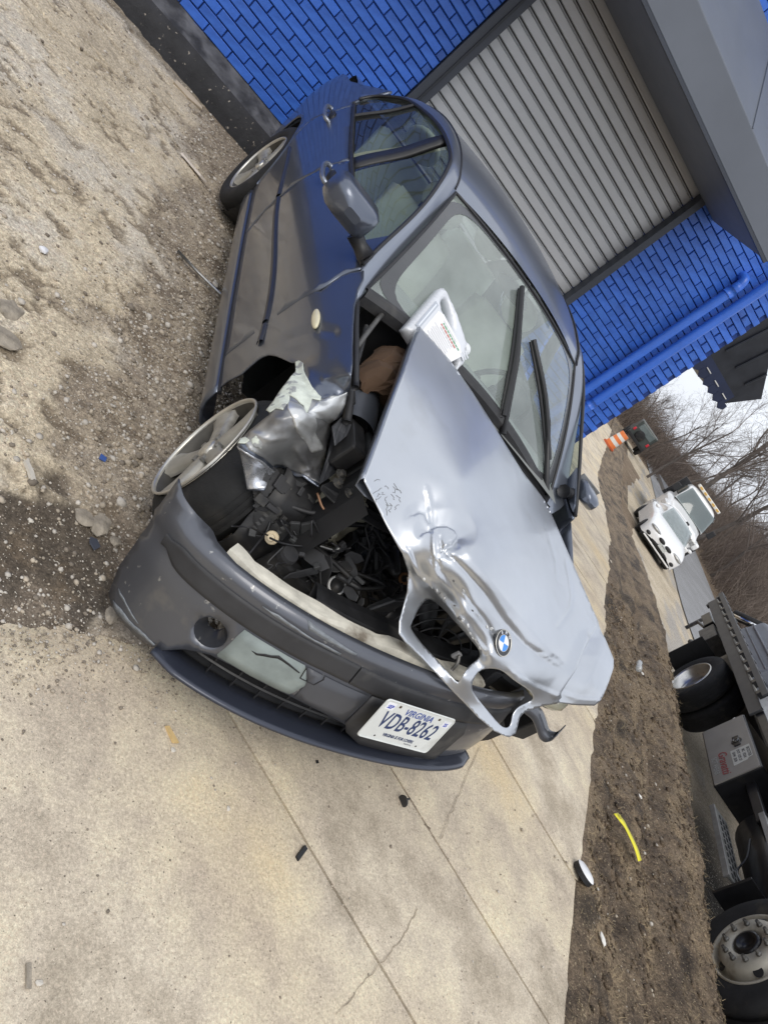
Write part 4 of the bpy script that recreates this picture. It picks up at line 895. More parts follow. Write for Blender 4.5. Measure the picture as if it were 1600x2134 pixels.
# flaked paint along the folded nose
M_flk = pm('flaked_paint', (.66, .67, .66), .6, .1, var=.2, vs=30); M_flk2 = pm('exposed_primer', (.17, .17, .17), .6, .2, var=.3, vs=30)
rf_ = random.Random(23)
for k in range(34):
    t = rf_.random(); base_l = np.array([(8.85, 12.02), (9.35, 12.50), (9.75, 13.0), (10.2, 13.72)]) if k % 3 else np.array([(8.95, 11.4), (9.25, 11.9), (9.9, 12.75), (10.3, 13.2)])
    P_ = dens(base_l, .02, False); c_ = P_[int(t * (len(P_) - 1))] + np.array([rf_.gauss(0, .03), rf_.gauss(0, .03)]); r_ = rf_.uniform(.012, .045); ex = rf_.uniform(.3, .8); th = rf_.uniform(.6, 1.2)
    pol = [(c_[0] + r_ * rf_.uniform(.6, 1.3) * (math.cos(a) * math.cos(th) - ex * math.sin(a) * math.sin(th)), c_[1] + r_ * rf_.uniform(.6, 1.3) * (math.cos(a) * math.sin(th) + ex * math.sin(a) * math.cos(th))) for a in np.linspace(0, 6.28, 8)[:-1]]
    patch('paint_flake', pol, M_flk if k % 4 else M_flk2, .0012, .03, hood, .0006, HCT, hdent)
for k in range(16):
    c_ = np.array([rf_.uniform(7.85, 8.35), 0]); c_[1] = 10.0 + rf_.uniform(-.15, .55) + (c_[0] - 7.9) * .6; P_ = [c_]
    for _ in range(4): P_.append(P_[-1] + np.array([rf_.uniform(-.06, .06), rf_.uniform(-.02, .08)]))
    q = MB(); q.tube([hpt(u, v, .0006)[0] for u, v in P_], .0007, 4); q.build('clearcoat_crack', M_flk2, hood)
# roundel emblem
c0, n0 = hpt(10.47, 13.40, .002); cu, _ = hpt(10.47 + .12, 13.40 + .17, .002); xr = nrm(cu - c0); n0 = nrm(np.array([.50, -.02, .86])); c0 = c0 + n0 * .006; xr = nrm(np.array([-.06, 1, .04])); n0 = nrm(n0 - xr * (n0 @ xr)); yr = np.cross(n0, xr)
Me = frame(c0, xr, yr)
em = MB(); em.lathe([(0, .004), (.0405, .004), (.0415, .002), (.042, -.006)], n=40); emo = em.build('roundel_emblem', pm('emblem_black', (.01, .01, .012), .25, coat=.6), hood, smooth=False); emo.matrix_local = Me
q = MB(); q.lathe([(.0385, .0042), (.040, .0062), (.0415, .0046)], n=40); q.build('chrome_ring', M_alloyb, emo, smooth=True)
q = MB(); q.lathe([(.0245, .0042), (.0255, .0056), (.0265, .0042)], n=40); q.build('chrome_ring', M_alloyb, emo, smooth=True)
for k in range(4):
    q = MB(); q.lathe([(.0, .0046), (.0246, .0046)], n=12, a0=math.pi / 2 * k, a1=math.pi / 2 * (k + 1)); q.build('quadrant', pm('emblem_blue', (.04, .25, .70), .3, coat=.5) if k % 2 == 0 else pm('emblem_white', (.8, .82, .85), .3, coat=.5), emo)
for ch, a in (('B', 128), ('M', 90), ('W', 52)):
    ar = math.radians(a); M = Matrix.Translation((.0325 * math.cos(ar), .0325 * math.sin(ar), .0048)) @ Matrix.Rotation(ar - math.pi / 2, 4, 'Z')
    text('lettering', ch, .0125, pm('emblem_letter', (.75, .76, .78), .3, .6), emo, M, bold=.0004)

# ------------------------------------------------------------------ front bumper (own frame, knocked loose)
BMt = np.array([[0.941034, -0.128551, -0.312937], [0.080769, 0.983615, -0.161178], [0.328529, 0.126398, 0.935998]]); bt = np.array([-0.090603, -0.090996, -0.012894]); piv = np.array([.6, 0, .4])
MBm = Matrix.Identity(4); tb = piv + bt - BMt @ piv
for i in range(3):
    for j in range(3): MBm[i][j] = BMt[i, j]
    MBm[i][3] = tb[i]
half = [(.345, .842), (.42, .815), (.49, .765), (.56, .69), (.62, .60), (.665, .50), (.70, .38), (.725, .22), (.735, 0)]
Dp = cat([(x, -y) for x, y in half] + [(x, y) for x, y in half[::-1][1:]], 12); Lp = np.r_[0, np.cumsum(np.linalg.norm(np.diff(Dp, axis=0), axis=1))]
prof_b = pch([.20, .24, .30, .36, .42, .455, .47, .50, .52, .535, .56, .58, .592, .60], [-.03, -.012, -.004, .0, .004, .004, .0, -.002, .0, .008, .006, -.006, -.03, -.06])
def bsurf(U, off=0.):
    U = np.asarray(U, float); a, z = U[:, 0], U[:, 1]; e = 2e-3
    x = np.interp(a, Lp, Dp[:, 0]); y = np.interp(a, Lp, Dp[:, 1])
    tx = np.interp(a + e, Lp, Dp[:, 0]) - np.interp(a - e, Lp, Dp[:, 0]); ty = np.interp(a + e, Lp, Dp[:, 1]) - np.interp(a - e, Lp, Dp[:, 1])
    n = np.hypot(tx, ty) + 1e-9; k_ = sst(a, .02, .22); o = np.where(z > .55, prof_b(np.minimum(z, .6)) * k_ + .004 * (1 - k_), prof_b(z)) + off
    return np.c_[x + ty / n * o, y - tx / n * o, z]
M_bump = pm('bumper_paint', (.112, .118, .135), .34, .58, .45, var=.07, vs=4, rvar=.08, col2=(.22, .21, .195), c2s=6, c2lo=.62, c2hi=.85, col3=(.36, .36, .35), c3s=30, c3lo=.665, c3hi=.72)
bo = [(.0, .645), (.0, .52), (.012, .43), (.006, .34), (.03, .25), (.10, .236), (.19, .232), (.262, .255), (.29, .285), (.312, .306), (.345, .325), (.376, .338), (.44, .346), (.62, .346), (.75, .336), (.83, .325), (.90, .31), (1.02, .285), (1.2, .272), (1.36, .275), (1.50, .285), (1.60, .33), (1.62, .42), (1.60, .50), (1.585, .586), (.28, .586), (.20, .592), (.10, .612), (.05, .625)]
fogc = (.338, .393)
fogh = [(fogc[0] + .047 * math.cos(a), fogc[1] + .044 * math.sin(a)) for a in np.linspace(0, 2 * math.pi, 25)[:-1]]
bm = panel('front_bumper', bo, [fogh], .030, bsurf, M_bump, car, .004, edge=.016); bm.matrix_local = MBm
bm['label'] = 'loose grey front bumper sagging at its right corner'
q = MB(); cs = []
for a in np.linspace(0, 2 * math.pi, 25):
    U = np.array([(fogc[0] + .047 * math.cos(a), fogc[1] + .044 * math.sin(a))]); Ui = np.array([(fogc[0] - .004 + .030 * math.cos(a), fogc[1] + .006 + .030 * math.sin(a))])
    cs.append([bsurf(U)[0], bsurf(U, -.008)[0], bsurf(Ui, -.055)[0], bsurf(Ui, -.07)[0]])
q.grid(np.array(cs)); q.build('fog_lamp_recess', M_bump, bm, smooth=True)
def bstrip(name, a0, a1, mat, z0=.462, z1=.527, pr=.008):
    q = MB(); A = np.linspace(a0, a1, max(6, int((a1 - a0) / .02))); rows = []
    for i, a in enumerate(A):
        sh = 1 - .55 * math.exp(-((a - .10) / .03)**2) if a0 < .2 else 1
        dz = .012 * math.exp(-((a - .10) / .06)**2) if a0 < .2 else 0
        zc = (z0 + z1) / 2 + dz - .012 * sst(a, .65, .95); hh = (z1 - z0) / 2 * sh
        rows.append([bsurf(np.array([(a, zc + t * hh)]), o)[0] for t, o in ((-1, -.004), (-.93, pr * .6), (-.6, pr), (0, pr * 1.15), (.6, pr), (.93, pr * .6), (1, -.004))])
    q.grid(np.array(rows)); q.add(rows[0], [tuple(range(7))]); q.add(rows[-1], [tuple(range(7))[::-1]])
    return q.build(name, mat, bm, smooth=True)
bstrip('rub_strip', .085, .742, M_rub); bstrip('rub_strip', .748, 1.56, M_rub)
def bpatch(name, poly, mat, off, n=.03, solid=.001, parent=bm): 
    V2, F = cdt(poly, [], n, n); return ob(name, bsurf(V2, off), F, mat, parent, smooth=True, solid=solid)
M_prim = pm('primer_patch', (.225, .26, .25), .62, .1, var=.18, vs=16, bump=.2, bs=60, bdist=.001, col2=(.30, .335, .31), c2s=7, c2lo=.5, c2hi=.75)
bpatch('primer_patch', jag((.405, .458), (.386, .352), 5, .01, 2) + jag((.392, .348), (.615, .349), 12, .006, 3) + jag((.622, .352), (.645, .40), 4, .01, 5) + [(.628, .420), (.610, .445), (.598, .456)], M_prim, .002)
bpatch('crack', [(.452, .418), (.470, .420), (.486, .430), (.503, .436), (.520, .447), (.535, .444), (.56, .440), (.60, .430), (.60, .427), (.56, .434), (.538, .437), (.522, .437), (.508, .430), (.488, .422), (.470, .414)], M_dark, .0032, .012)
M_scr = pm('scratched_band', (.20, .215, .23), .5, .3, var=.35, vs=30, rvar=.15, stretch=(4, 1, 8))
bpatch('scuff', jag((.40, .548), (.66, .538), 12, .012, 8) + jag((.66, .532), (.40, .540), 12, .006, 9), M_scr, .0015)
bpatch('scuff', jag((.52, .575), (.70, .560), 9, .01, 18) + jag((.70, .548), (.54, .560), 9, .012, 19), M_scr, .0015)
bpatch('scuff', jag((.06, .262), (.24, .262), 10, .012, 28) + jag((.24, .252), (.08, .244), 10, .006, 29), M_scr, .0012, .02)
bpatch('scuff', jag((.055, .30), (.17, .275), 8, .008, 38) + jag((.165, .270), (.055, .292), 8, .006, 39), M_scr, .0012, .02)
# dark panel right of the patch and number-plate mount
M_gp = pm('grey_plastic_cover', (.075, .078, .088), .5, .2, .1, var=.08, vs=6)
bpatch('tow_cover', [(.605, .455), (.835, .446), (.832, .335), (.80, .338), (.64, .350), (.64, .40), (.632, .425)], M_gp, .0025)
bpatch('plate_mount', [(.845, .452), (1.30, .450), (1.34, .40), (1.33, .262), (.95, .268), (.87, .30), (.842, .33)], M_rub, .006, solid=.006)
for p0, p1 in (((.606, .452), (.612, .415)), ((.612, .415), (.66, .414)), ((.66, .414), (.672, .442)), ((.672, .442), (.668, .452))):
    q = MB(); q.tube([bsurf(np.array([p]), .003)[0] for p in (p0, p1)], .0016, 5); q.build('seam', M_dark, bm)
# lower grille, lip spoiler
q = MB(); rows = [[bsurf(np.array([(a, z)]), o)[0] for z, o in ((.20, -.015), (.25, -.055), (.30, -.06), (.36, -.045))] for a in np.linspace(.27, 1.55, 60)]
q.grid(np.array(rows)); q.build('lower_intake', M_dark, bm, smooth=True)
for a in np.arange(.40, 1.5, .083):
    q = MB(); q.tube([bsurf(np.array([(a, z)]), -.030)[0] for z in (.215, .345)], .004, 5); q.build('intake_bar', M_blk2, bm)
q = MB(); q.tube([bsurf(np.array([(a, .305)]), -.03)[0] for a in np.linspace(.33, 1.5, 50)], .005, 5); q.build('intake_bar', M_blk2, bm)
M_lip = pm('lip_paint', (.040, .046, .066), .36, .4, .4, var=.08, vs=4, rvar=.08)
q = MB(); rows = []
for a in np.linspace(.245, 1.60, 80):
    e = float(sst(a, .245, .33)) * float(1 - sst(a, 1.50, 1.60))
    rows.append([bsurf(np.array([(a, z)]), o)[0] for z, o in ((.262, -.05), (.257, -.012 + .0 * e), (.250, .012 + .012 * e), (.247, .020 + .016 * e), (.242, .021 + .018 * e), (.236, .012 + .012 * e), (.222, -.03))])
q.grid(np.array(rows)); lip = q.build('lip_spoiler', M_lip, car, smooth=True, solid=.003); lip.matrix_local = MBm
# impact foam and reinforcement behind the skin
q = MB(); rows = []
for a in np.linspace(.235, 1.30, 60):
    wv = .012 * math.sin(a * 9) + .006 * math.sin(a * 31); zt_ = .575 - .02 * float(sst(a, .17, .26) < .5) 
    rows.append([bsurf(np.array([(a, z)]), o)[0] for z, o in ((.50, -.024), (.585 + wv * .3, -.026), (.592 + wv * .4, -.030), (.594 + wv * .4, -.040 + wv * .5), (.590, -.044 + wv * .6), (.592, -.058 + wv * .7), (.55, -.062))])
q.grid(np.array(rows)); q.add(rows[0], [tuple(range(7))]); fo_ = q.build('impact_foam', M_foam, car, smooth=False); fo_.matrix_local = MBm
q = MB(); rows = []
for a in np.linspace(.55, 1.45, 40):
    rows.append([bsurf(np.array([(a, z)]), o)[0] for z, o in ((.50, -.088), (.59, -.090), (.60, -.10), (.60, -.135), (.50, -.14))])
q.grid(np.array(rows)); be = q.build('bumper_beam', M_blk2, car); be.matrix_local = MBm
# torn left stub of the bumper and bent bracket
q = MB(); q.hexa([(.44, .60, .46), (.42, .72, .47), (.34, .72, .47), (.36, .60, .46), (.44, .60, .60), (.42, .71, .58), (.34, .71, .58), (.36, .60, .60)]); q.build('bumper_stub', M_dark, car, bevel=.008)
P = cat([(.50, .41, .635), (.50, .474, .632), (.505, .54, .612), (.51, .60, .592), (.505, .645, .598), (.495, .640, .640)], 5); q = MB()
q.grid(np.array([[p + (.0, 0, .0), p + (-.03, .010, .040)] for p in P])); q.build('bent_bracket', M_bump, car, smooth=True, solid=.004)

# licence plate
Pp = piv + bt + BMt @ (np.array([.7925, 0, .423]) - piv)
pl = MB(); out = []
for cx, cz in ((.1525 - .012, .076 - .012), (-.1525 + .012, .076 - .012), (-.1525 + .012, -.076 + .012), (.1525 - .012, -.076 + .012)):
    a0 = math.atan2(cz, cx); a0 = {(1, 1): 0, (-1, 1): 90, (-1, -1): 180, (1, -1): 270}[(int(np.sign(cx)), int(np.sign(cz)))]
    out += [(cx + .012 * math.cos(math.radians(a0 + t)), cz + .012 * math.sin(math.radians(a0 + t))) for t in (0, 30, 60, 90)]
pl.prism(out, lambda p: (p[0], p[1], -.002), lambda p: (p[0], p[1], .0))
M_plate = pm('plate_white', (.66, .68, .66), .4, var=.06, vs=12, col2=(.52, .52, .49), c2s=10, c2lo=.6, c2hi=.8)
plo = pl.build('licence_plate', M_plate, car, bevel=.0008)
xp = BMt @ np.array([0, 1, 0]); zp = BMt @ np.array([0, 0, 1]); plo.matrix_local = frame(Pp, xp, zp)
q = MB(); q.tube([(x * .985, y * .97, .0006) for x, y in out], .0022, 5, closed=True); q.build('embossed_rim', M_plate, plo)
M_pb = pm('plate_blue', (.025, .045, .13), .45); M_pbl = pm('plate_light_blue', (.05, .09, .32), .45); M_stk = pm('sticker_white', (.78, .79, .82), .45)
T4 = lambda x, y, z=.0006: Matrix.Translation((x, y, z))
text('lettering', 'VIRGINIA', .032, M_pbl, plo, T4(.004, .048), sx=.92, bold=.0003, shear=.12)
text('lettering', 'VDB-8262', .086, M_pb, plo, T4(.0, .001), sx=.62, bold=.0008, space=1.06)
text('lettering', 'VIRGINIA IS FOR LOVERS', .0165, M_pb, plo, T4(0, -.0485), sx=.72, bold=.0002)
text('lettering', 'Virginia.org', .008, pm('plate_faint', (.35, .36, .38), .5), plo, T4(.052, -.061), sx=.9)
for cx, tx in ((-.123, 'SEP'), (.127, '25')):
    q = MB(); q.box((cx, .053 if cx < 0 else .047, .0005), (.033, .026, .0008)); q.build('sticker', M_stk, plo)
    text('lettering', tx, .018, pm('sticker_blue', (.06, .09, .45), .45), plo, T4(cx, (.053 if cx < 0 else .047) - .002, .0012), sx=.85, bold=.0005, shear=.2 if cx < 0 else 0)
for x, y in ((-.088, .060), (.088, .058), (-.09, -.060), (.09, -.060)):
    q = MB(); q.lathe([(0, .0012), (.0048 if y > 0 else .003, .0008), (.005 if y > 0 else .0032, 0)], n=10, O=(x, y, 0)); q.build('bolt', pm('rusty_bolt', (.10, .07, .045), .7, .5) if y > 0 else M_dark, plo)

# ------------------------------------------------------------------ mirrors, handles, wipers
def mirror(sgn, dx=0., dy=0., k0=1.):
    c = np.array([-.64 + dx, sgn * (-.935) * -1 if False else sgn * .935 + dy, 1.025]); q = MB(); rows = []
    for t, wy, hz in ((0, .30, .25), (.08, .62, .6), (.22, .86, .88), (.5, .98, .98), (.8, 1, 1), (1, 1.0, 1.0)):
        row = []
        for a in np.linspace(0, 2 * math.pi, 29)[:-1]:
            k = (abs(math.cos(a))**5 + abs(math.sin(a))**5) ** -.2
            row.append((c[0] + .055 - .125 * t, c[1] + .100 * k0 * wy * k * math.cos(a), c[2] + .060 * k0 * hz * k * math.sin(a) - .10 * sgn * 0 + .018 * math.cos(a) * (-sgn) * 0))
        rows.append(row + row[:1])
    q.grid(np.array(rows)); q.add(rows[0][:-1], [tuple(range(28))]); m = q.build('side_mirror', M_paintd, car, smooth=True)
    q = MB(); q.tube([(c[0] - .0, c[1] - sgn * .07, c[2] - .045), (c[0] + .01, c[1] - sgn * .11, c[2] - .055), (c[0] + .03, c[1] - sgn * .15, c[2] - .06)], [.03, .026, .034], 8); q.build('mirror_foot', M_trim, m, smooth=True)
    q = MB(); q.box((c[0] - .072, c[1], c[2]), (.004, .17, .095)); q.build('mirror_glass', M_steel, m, bevel=.01)
mirror(-1); mirror(1, -.03, -.095, .62)
for dobj, hx, hz in ((door_f, -1.53, .853), (door_r, -2.43, .868)):
    yb = -float(WS(hx, hz))
    q = MB(); q.sphere((hx + .012, yb + .004, hz + .004), (.055, .012, .030), 14, 8); q.build('handle_recess', M_trim, dobj, smooth=True)
    q = MB(); P = cat([(hx - .085, yb - .002, hz + .012), (hx - .075, yb - .026, hz + .008), (hx - .03, yb - .036, hz - .004), (hx + .06, yb - .034, hz - .010), (hx + .095, yb - .022, hz - .012), (hx + .10, yb + .002, hz - .012)], 4)
    q.tube(P, [.012] * len(P), 8); q.build('door_handle', M_paint, dobj, smooth=True)
M_wip = pm('wiper_black', (.014, .014, .015), .4, var=.2)
def wiper(piv_, elbow, b0, b1, mid):
    q = MB(); q.tube([piv_, piv_ * .3 + elbow * .7 + (0, 0, .012), elbow], [.015, .012, .009], 8); w_ = q.build('wiper', M_wip, car, smooth=True)
    q = MB(); q.tube(cat([b0, mid, b1], 6), .009, 6); q.build('wiper_blade', M_wip, w_)
    q = MB(); q.tube(cat([b0 + (0, 0, .014), mid + (0, 0, .022), b1 + (0, 0, .014)], 6), .012, 8); q.build('wiper_spoiler', M_wip, w_)
def wp(u, v, off=.012): return wsurf(np.array(float(u)), np.array(float(v)), off)
def wuv(px): # nearest glass point to a picture direction, used once to read the rest position of the blades
    return None
wiper(wp(0.26, -0.092), wp(-0.02, 0.54, .03), wp(-0.14, 0.85), wp(0.18, -0.029), wp(0.03, 0.367))
wiper(wp(0.94, -0.023), wp(0.48, 0.408, .03), wp(0.16, 0.603), wp(0.8, 0.12), wp(0.48, 0.367))

# ------------------------------------------------------------------ cabin
q = MB(); q.grid(np.array([[(x, y, .28) for y in (-.70, .70)] for x in (-.55, -2.6)])); q.build('cabin_floor', M_dark, car)
q = MB(); q.grid(np.array([[(x, y, z + .02 * math.cos(y * 2.2)) for y in np.linspace(-.70, .66, 12)] for x, z in ((-.56, .915), (-.66, .925), (-.80, .925), (-.92, .91), (-1.00, .87), (-1.02, .78), (-1.0, .6))])); dash = q.build('dashboard', M_dash, car, smooth=True)
q = MB(); P = [(-1.10 + .05 * math.sin(a) , .36 + .185 * math.cos(a), .88 + .17 * math.sin(a)) for a in np.linspace(0, 2 * math.pi, 28)[:-1]]; q.tube(P, .014, 8, closed=True); stw = q.build('steering_wheel', M_trim, car, smooth=True)
q = MB(); q.box((-1.085, .36, .87), (.05, .15, .11)); q.tube([(-1.09, .20, .88), (-1.09, .52, .88)], .016, 6); q.build('wheel_hub', M_trim, stw, bevel=.01)
def seat(x, y, rear=False, wd=.25):
    q = MB(); rows = []
    for t in np.linspace(0, 1, 9):
        cx = x - .18 * t; cz = .50 + .56 * t; wv = wd * (1 - .18 * t**3)
        rows.append([(cx + .06 * (1 - abs(u)**3) - (.03 if abs(u) > .95 else 0) + .02, y + u * wv, cz) for u in np.linspace(-1, 1, 11)])
    rows.append([(x - .25, y + u * wd * .75, 1.06) for u in np.linspace(-1, 1, 11)])
    q.grid(np.array(rows)); q.box((x - .16, y, .78), (.10, wd * 1.7, .55), ax=((.95, 0, .31), (0, 1, 0), (-.31, 0, .95))); s_ = q.build('seat_back', M_seat, car, smooth=True)
    q = MB(); q.sphere((x - .215, y, 1.155), (.05, .125, .085), 14, 8); q.build('headrest', M_seat, s_, smooth=True)
    q = MB(); q.box((x + .2, y, .47), (.5, wd * 2, .16)); q.build('seat_cushion', M_seat, s_, bevel=.04)
seat(-1.42, -.36); seat(-1.42, .36); seat(-2.30, -.36); seat(-2.30, .36)
q = MB(); q.grid(np.array([[(x, u * .53, 1.255 + .06 * (1 - u * u) + dz) for u in np.linspace(-1, 1, 9)] for x, dz in ((-1.24, -.0), (-1.5, .06), (-1.9, .065), (-2.35, .0))])); q.build('headliner', M_seat, car, smooth=True)
q = MB(); q.tube(cat([(-.60, -.655, .90), (-.72, -.63, .985), (-.95, -.575, 1.10), (-1.18, -.515, 1.225)], 5), .018, 8); q.build('pillar_lining', pm('pillar_lining_cream', (.62, .62, .55), .7), car, smooth=True)
q = MB(); q.sphere((-1.19, -.02, 1.235), (.02, .12, .035), 12, 6); q.build('interior_mirror', M_trim, car, smooth=True)
# ------------------------------------------------------------------ engine bay
q = MB()
q.grid(np.array([[(x, y, .20) for y in (-.60, 0, .45)] for x in (-.55, 0, .38)]))
q.grid(np.array([[(-.56, y, z) for y in (-.66, 0, .66)] for z in (.2, .55, .89)]))
q.grid(np.array([[(x, .56, z) for x in (-.56, -.2, .12)] for z in (.2, .5, .74)]))
q.grid(np.array([[(x, -.585 + .02 * math.sin(x * 20), z) for x in np.linspace(-.56, .34, 14)] for z in np.linspace(.2, .74, 6)]))
bay = q.build('engine_bay', M_dark, car)
def bx(name, c, d, mat, ax=None, bev=.006, par=bay):
    q = MB(); q.box(c, d, ax); return q.build(name, mat, par, bevel=bev)
def tb(name, P, r, mat, n=8, k=6, par=bay):
    q = MB(); q.tube(cat(P, k), r, n); return q.build(name, mat, par, smooth=True)
def plate(name, P, mat, th=.005, par=bay, bev=0.):
    P = [np.array(p, float) for p in P]; n = nrm(np.cross(P[1] - P[0], P[2] - P[0])) * th; q = MB(); k = len(P)
    q.add(P + [p + n for p in P], [tuple(range(k))[::-1], tuple(range(k, 2 * k))] + [(i, (i + 1) % k, k + (i + 1) % k, k + i) for i in range(k)])
    return q.build(name, mat, par, bevel=bev)
M_met = pm('dull_metal', (.16, .155, .145), .5, .7, var=.35, vs=14)
M_scrb = pm('scratched_black', (.05, .052, .058), .42, .2, var=.6, vs=20, stretch=(1, 9, 1), col2=(.14, .14, .15), c2s=12, c2lo=.56, c2hi=.66)
# signal bulb and lead
q = MB(); q.lathe([(0, .022), (.010, .022), (.011, .004), (.019, .004), (.021, 0), (.021, -.008), (.012, -.010), (.012, -.03), (0, -.03)], (.30, -.656, .449), (.55, -.45, .35), 18); q.build('bulb_holder', pm('bulb_beige', (.66, .55, .37), .5, var=.1), bay, smooth=False)
tb('signal_wire', [(.16, -.66, .52), (.2, -.671, .446), (.25, -.675, .458), (.28, -.669, .438), (.33, -.686, .423), (.38, -.703, .40)], .0035, M_trim)
# headlamp bracket: two upright channels and the lower plate
plate('lamp_bracket', [(.28, -.624, .532), (.28, -.608, .566), (.285, -.56, .53), (.30, -.47, .44), (.32, -.414, .389), (.29, -.50, .42), (.28, -.564, .469)], pm('bracket_grey', (.040, .041, .041), .55, .1, var=.3, vs=16), .012, bev=.003)
plate('lamp_bracket', [(.28, -.650, .515), (.28, -.628, .535), (.28, -.55, .449), (.28, -.572, .436)], MATS['bracket_grey'], .012, bev=.003)
plate('lamp_bracket', [(.33, -.483, .455), (.33, -.388, .459), (.33, -.36, .431), (.33, -.453, .405)], MATS['bracket_grey'], .014, bev=.003)
q = MB(); q.hexa([(.30, -.63, .30), (.40, -.60, .30), (.42, -.45, .28), (.30, -.44, .28), (.31, -.625, .455), (.36, -.60, .46), (.38, -.455, .425), (.31, -.45, .43)]); q.build('washer_box', M_blk2, bay, bevel=.012)
q = MB(); q.lathe([(0, .012), (.026, .012), (.03, .0), (.03, -.02)], (.34, -.60, .465), (.2, -.2, 1), 18); q.build('box_cap', M_rub, bay)
# air box, fender rail, cross member
q = MB(); q.hexa([(-.02, -.55, .34), (.14, -.53, .36), (.15, -.37, .36), (-.02, -.36, .36), (-.02, -.56, .56), (.12, -.555, .535), (.13, -.42, .56), (-.02, -.42, .60)]); q.build('air_box', M_blk2, bay, bevel=.014)
tb('steel_pipe', [(.22, -.50, .462), (.22, -.431, .493)], .0075, M_steel); tb('steel_pipe', [(.245, -.475, .42), (.24, -.45, .435), (.24, -.425, .480), (.235, -.446, .538)], .0085, M_steel)
q = MB(); q.lathe([(.009, .0), (.0115, .003), (.009, .006), (.0115, .009), (.009, .012), (.0115, .015), (.009, .018)], (.238, -.44, .512), (-.1, -.25, 1), 12); q.build('pipe_fitting', M_steel, bay)
plate('cross_rail', [(.215, -.66, .645), (.225, -.60, .65), (.265, -.47, .70), (.255, -.30, .735), (.215, -.30, .735), (.215, -.48, .69), (.17, -.62, .655)], M_blk2, .022, bev=.005)
for c in ((.171, -.622, .688), (.226, -.64, .69), (.245, -.60, .70), (.22, -.50, .735)):
    q = MB(); q.lathe([(0, .012), (.010, .012), (.011, 0), (.018, 0), (.018, -.004)], c, (.1, -.1, 1), 10); q.build('rail_bolt', M_met, bay)
q = MB(); q.lathe([(.030, .004), (.036, .006), (.037, 0)], (.235, -.40, .762), (.1, -.15, 1), 20); q.build('rail_plug', M_rub, bay)
# scratched closing plates along the fender rail
plate('rail_cover', [(.211, -.659, .635), (.12, -.665, .675), (.03, -.672, .705), (-.02, -.600, .722), (.03, -.585, .70), (.09, -.582, .668)], M_scrb, .006, bev=.002)
plate('rail_cover', [(.075, -.715, .735), (.035, -.70, .765), (.035, -.645, .765), (.075, -.66, .745), (.125, -.685, .72)], M_scrb, .006, bev=.002)
# cream reservoirs
q = MB(); q.hexa([(.22, -.60, .50), (.23, -.48, .52), (-.02, -.44, .54), (-.03, -.56, .54), (.205, -.595, .655), (.165, -.475, .68), (-.02, -.47, .70), (.02, -.58, .685)]); q.build('coolant_tank', M_cream, bay, bevel=.02)
q = MB(); q.hexa([(.06, -.42, .40), (.05, -.30, .40), (-.06, -.28, .42), (-.06, -.40, .42), (.03, -.405, .515), (.03, -.295, .545), (-.06, -.30, .56), (-.06, -.41, .52)]); q.build('washer_neck', M_cream, bay, bevel=.02)
tb('wire_loom', [(.05, -.36, .43), (.08, -.33, .42), (.10, -.30, .44), (.07, -.26, .47)], .006, M_cream); tb('wire_loom', [(.12, -.43, .47), (.16, -.42, .44), (.17, -.45, .40)], .009, M_cream)
q = MB(); q.sphere((.14, -.43, .48), (.03, .02, .035), 8, 6); q.build('connector', M_cream, bay)
q = MB(); q.lathe([(.028, -.01), (.031, .0), (.028, .01), (.025, .008), (.025, -.008)], (.33, -.394, .471), (.6, -.3, .75), 24); q.build('hose_ring', M_white, bay, smooth=True)
tb('rubber_hose', [(.33, -.394, .471), (.29, -.375, .44), (.24, -.35, .42), (.2, -.30, .40)], .026, M_blk2, 12)
q = MB(); q.lathe([(.012, 0), (.020, .003), (.022, -.004), (.014, -.01)], (.20, -.148, .565), (.7, -.5, .4), 20); q.build('rusty_bush', pm('rust', (.16, .075, .03), .8, .2, var=.4, vs=30), bay, smooth=True)
# radiator fan behind the grille openings
Fc = np.array([.36, .05, .50]); Fn = nrm((.93, -.1, .34)); q = MB(); q.lathe([(.255, -.03), (.262, .012), (.250, .018), (.238, .012), (.238, -.03)], Fc, Fn, 44); fan = q.build('fan_shroud', M_blk2, bay, smooth=True)
for r in (.075, .11, .145, .18, .21):
    q = MB(); q.lathe([(r + .003 * math.cos(a), .022 + .003 * math.sin(a)) for a in np.linspace(0, 2 * math.pi, 7)], Fc, Fn, 40); q.build('fan_guard_ring', M_blk2, fan, smooth=True)
fu = nrm(np.cross(Fn, (0, 0, 1))); fv = np.cross(Fn, fu)
q = MB(); q.lathe([(0, .02), (.05, .016), (.055, -.02)], Fc, Fn, 24); q.build('fan_hub', M_blk2, fan, smooth=True)
for k in range(9):
    a = 2 * math.pi * k / 9; d = fu * math.cos(a) + fv * math.sin(a); e = np.cross(Fn, d); q = MB()
    q.grid(np.array([[Fc + d * r + e * (t * wv) + Fn * (t * .014 - .01) for t in (-1, 0, 1)] for r, wv in ((.05, .02), (.12, .034), (.20, .045), (.232, .04))])); q.build('fan_blade', M_blk2, fan, smooth=True, solid=.002)
for k in range(4):
    a = 2 * math.pi * k / 4 + .5; d = fu * math.cos(a) + fv * math.sin(a); q = MB(); q.tube([Fc + d * .05 + Fn * .024, Fc + d * .25 + Fn * .02], .005, 5); q.build('fan_strut', M_blk2, fan)
plate('shroud_wing', [(.42, -.288, .50), (.40, -.19, .46), (.44, -.03, .44), (.45, .10, .47), (.41, .10, .42), (.40, -.25, .42)], M_blk2, .01, bev=.003)
plate('shroud_wing', [(.40, -.30, .52), (.39, -.27, .60), (.37, -.22, .62), (.37, -.22, .54), (.40, -.24, .48)], M_blk2, .01, bev=.003)
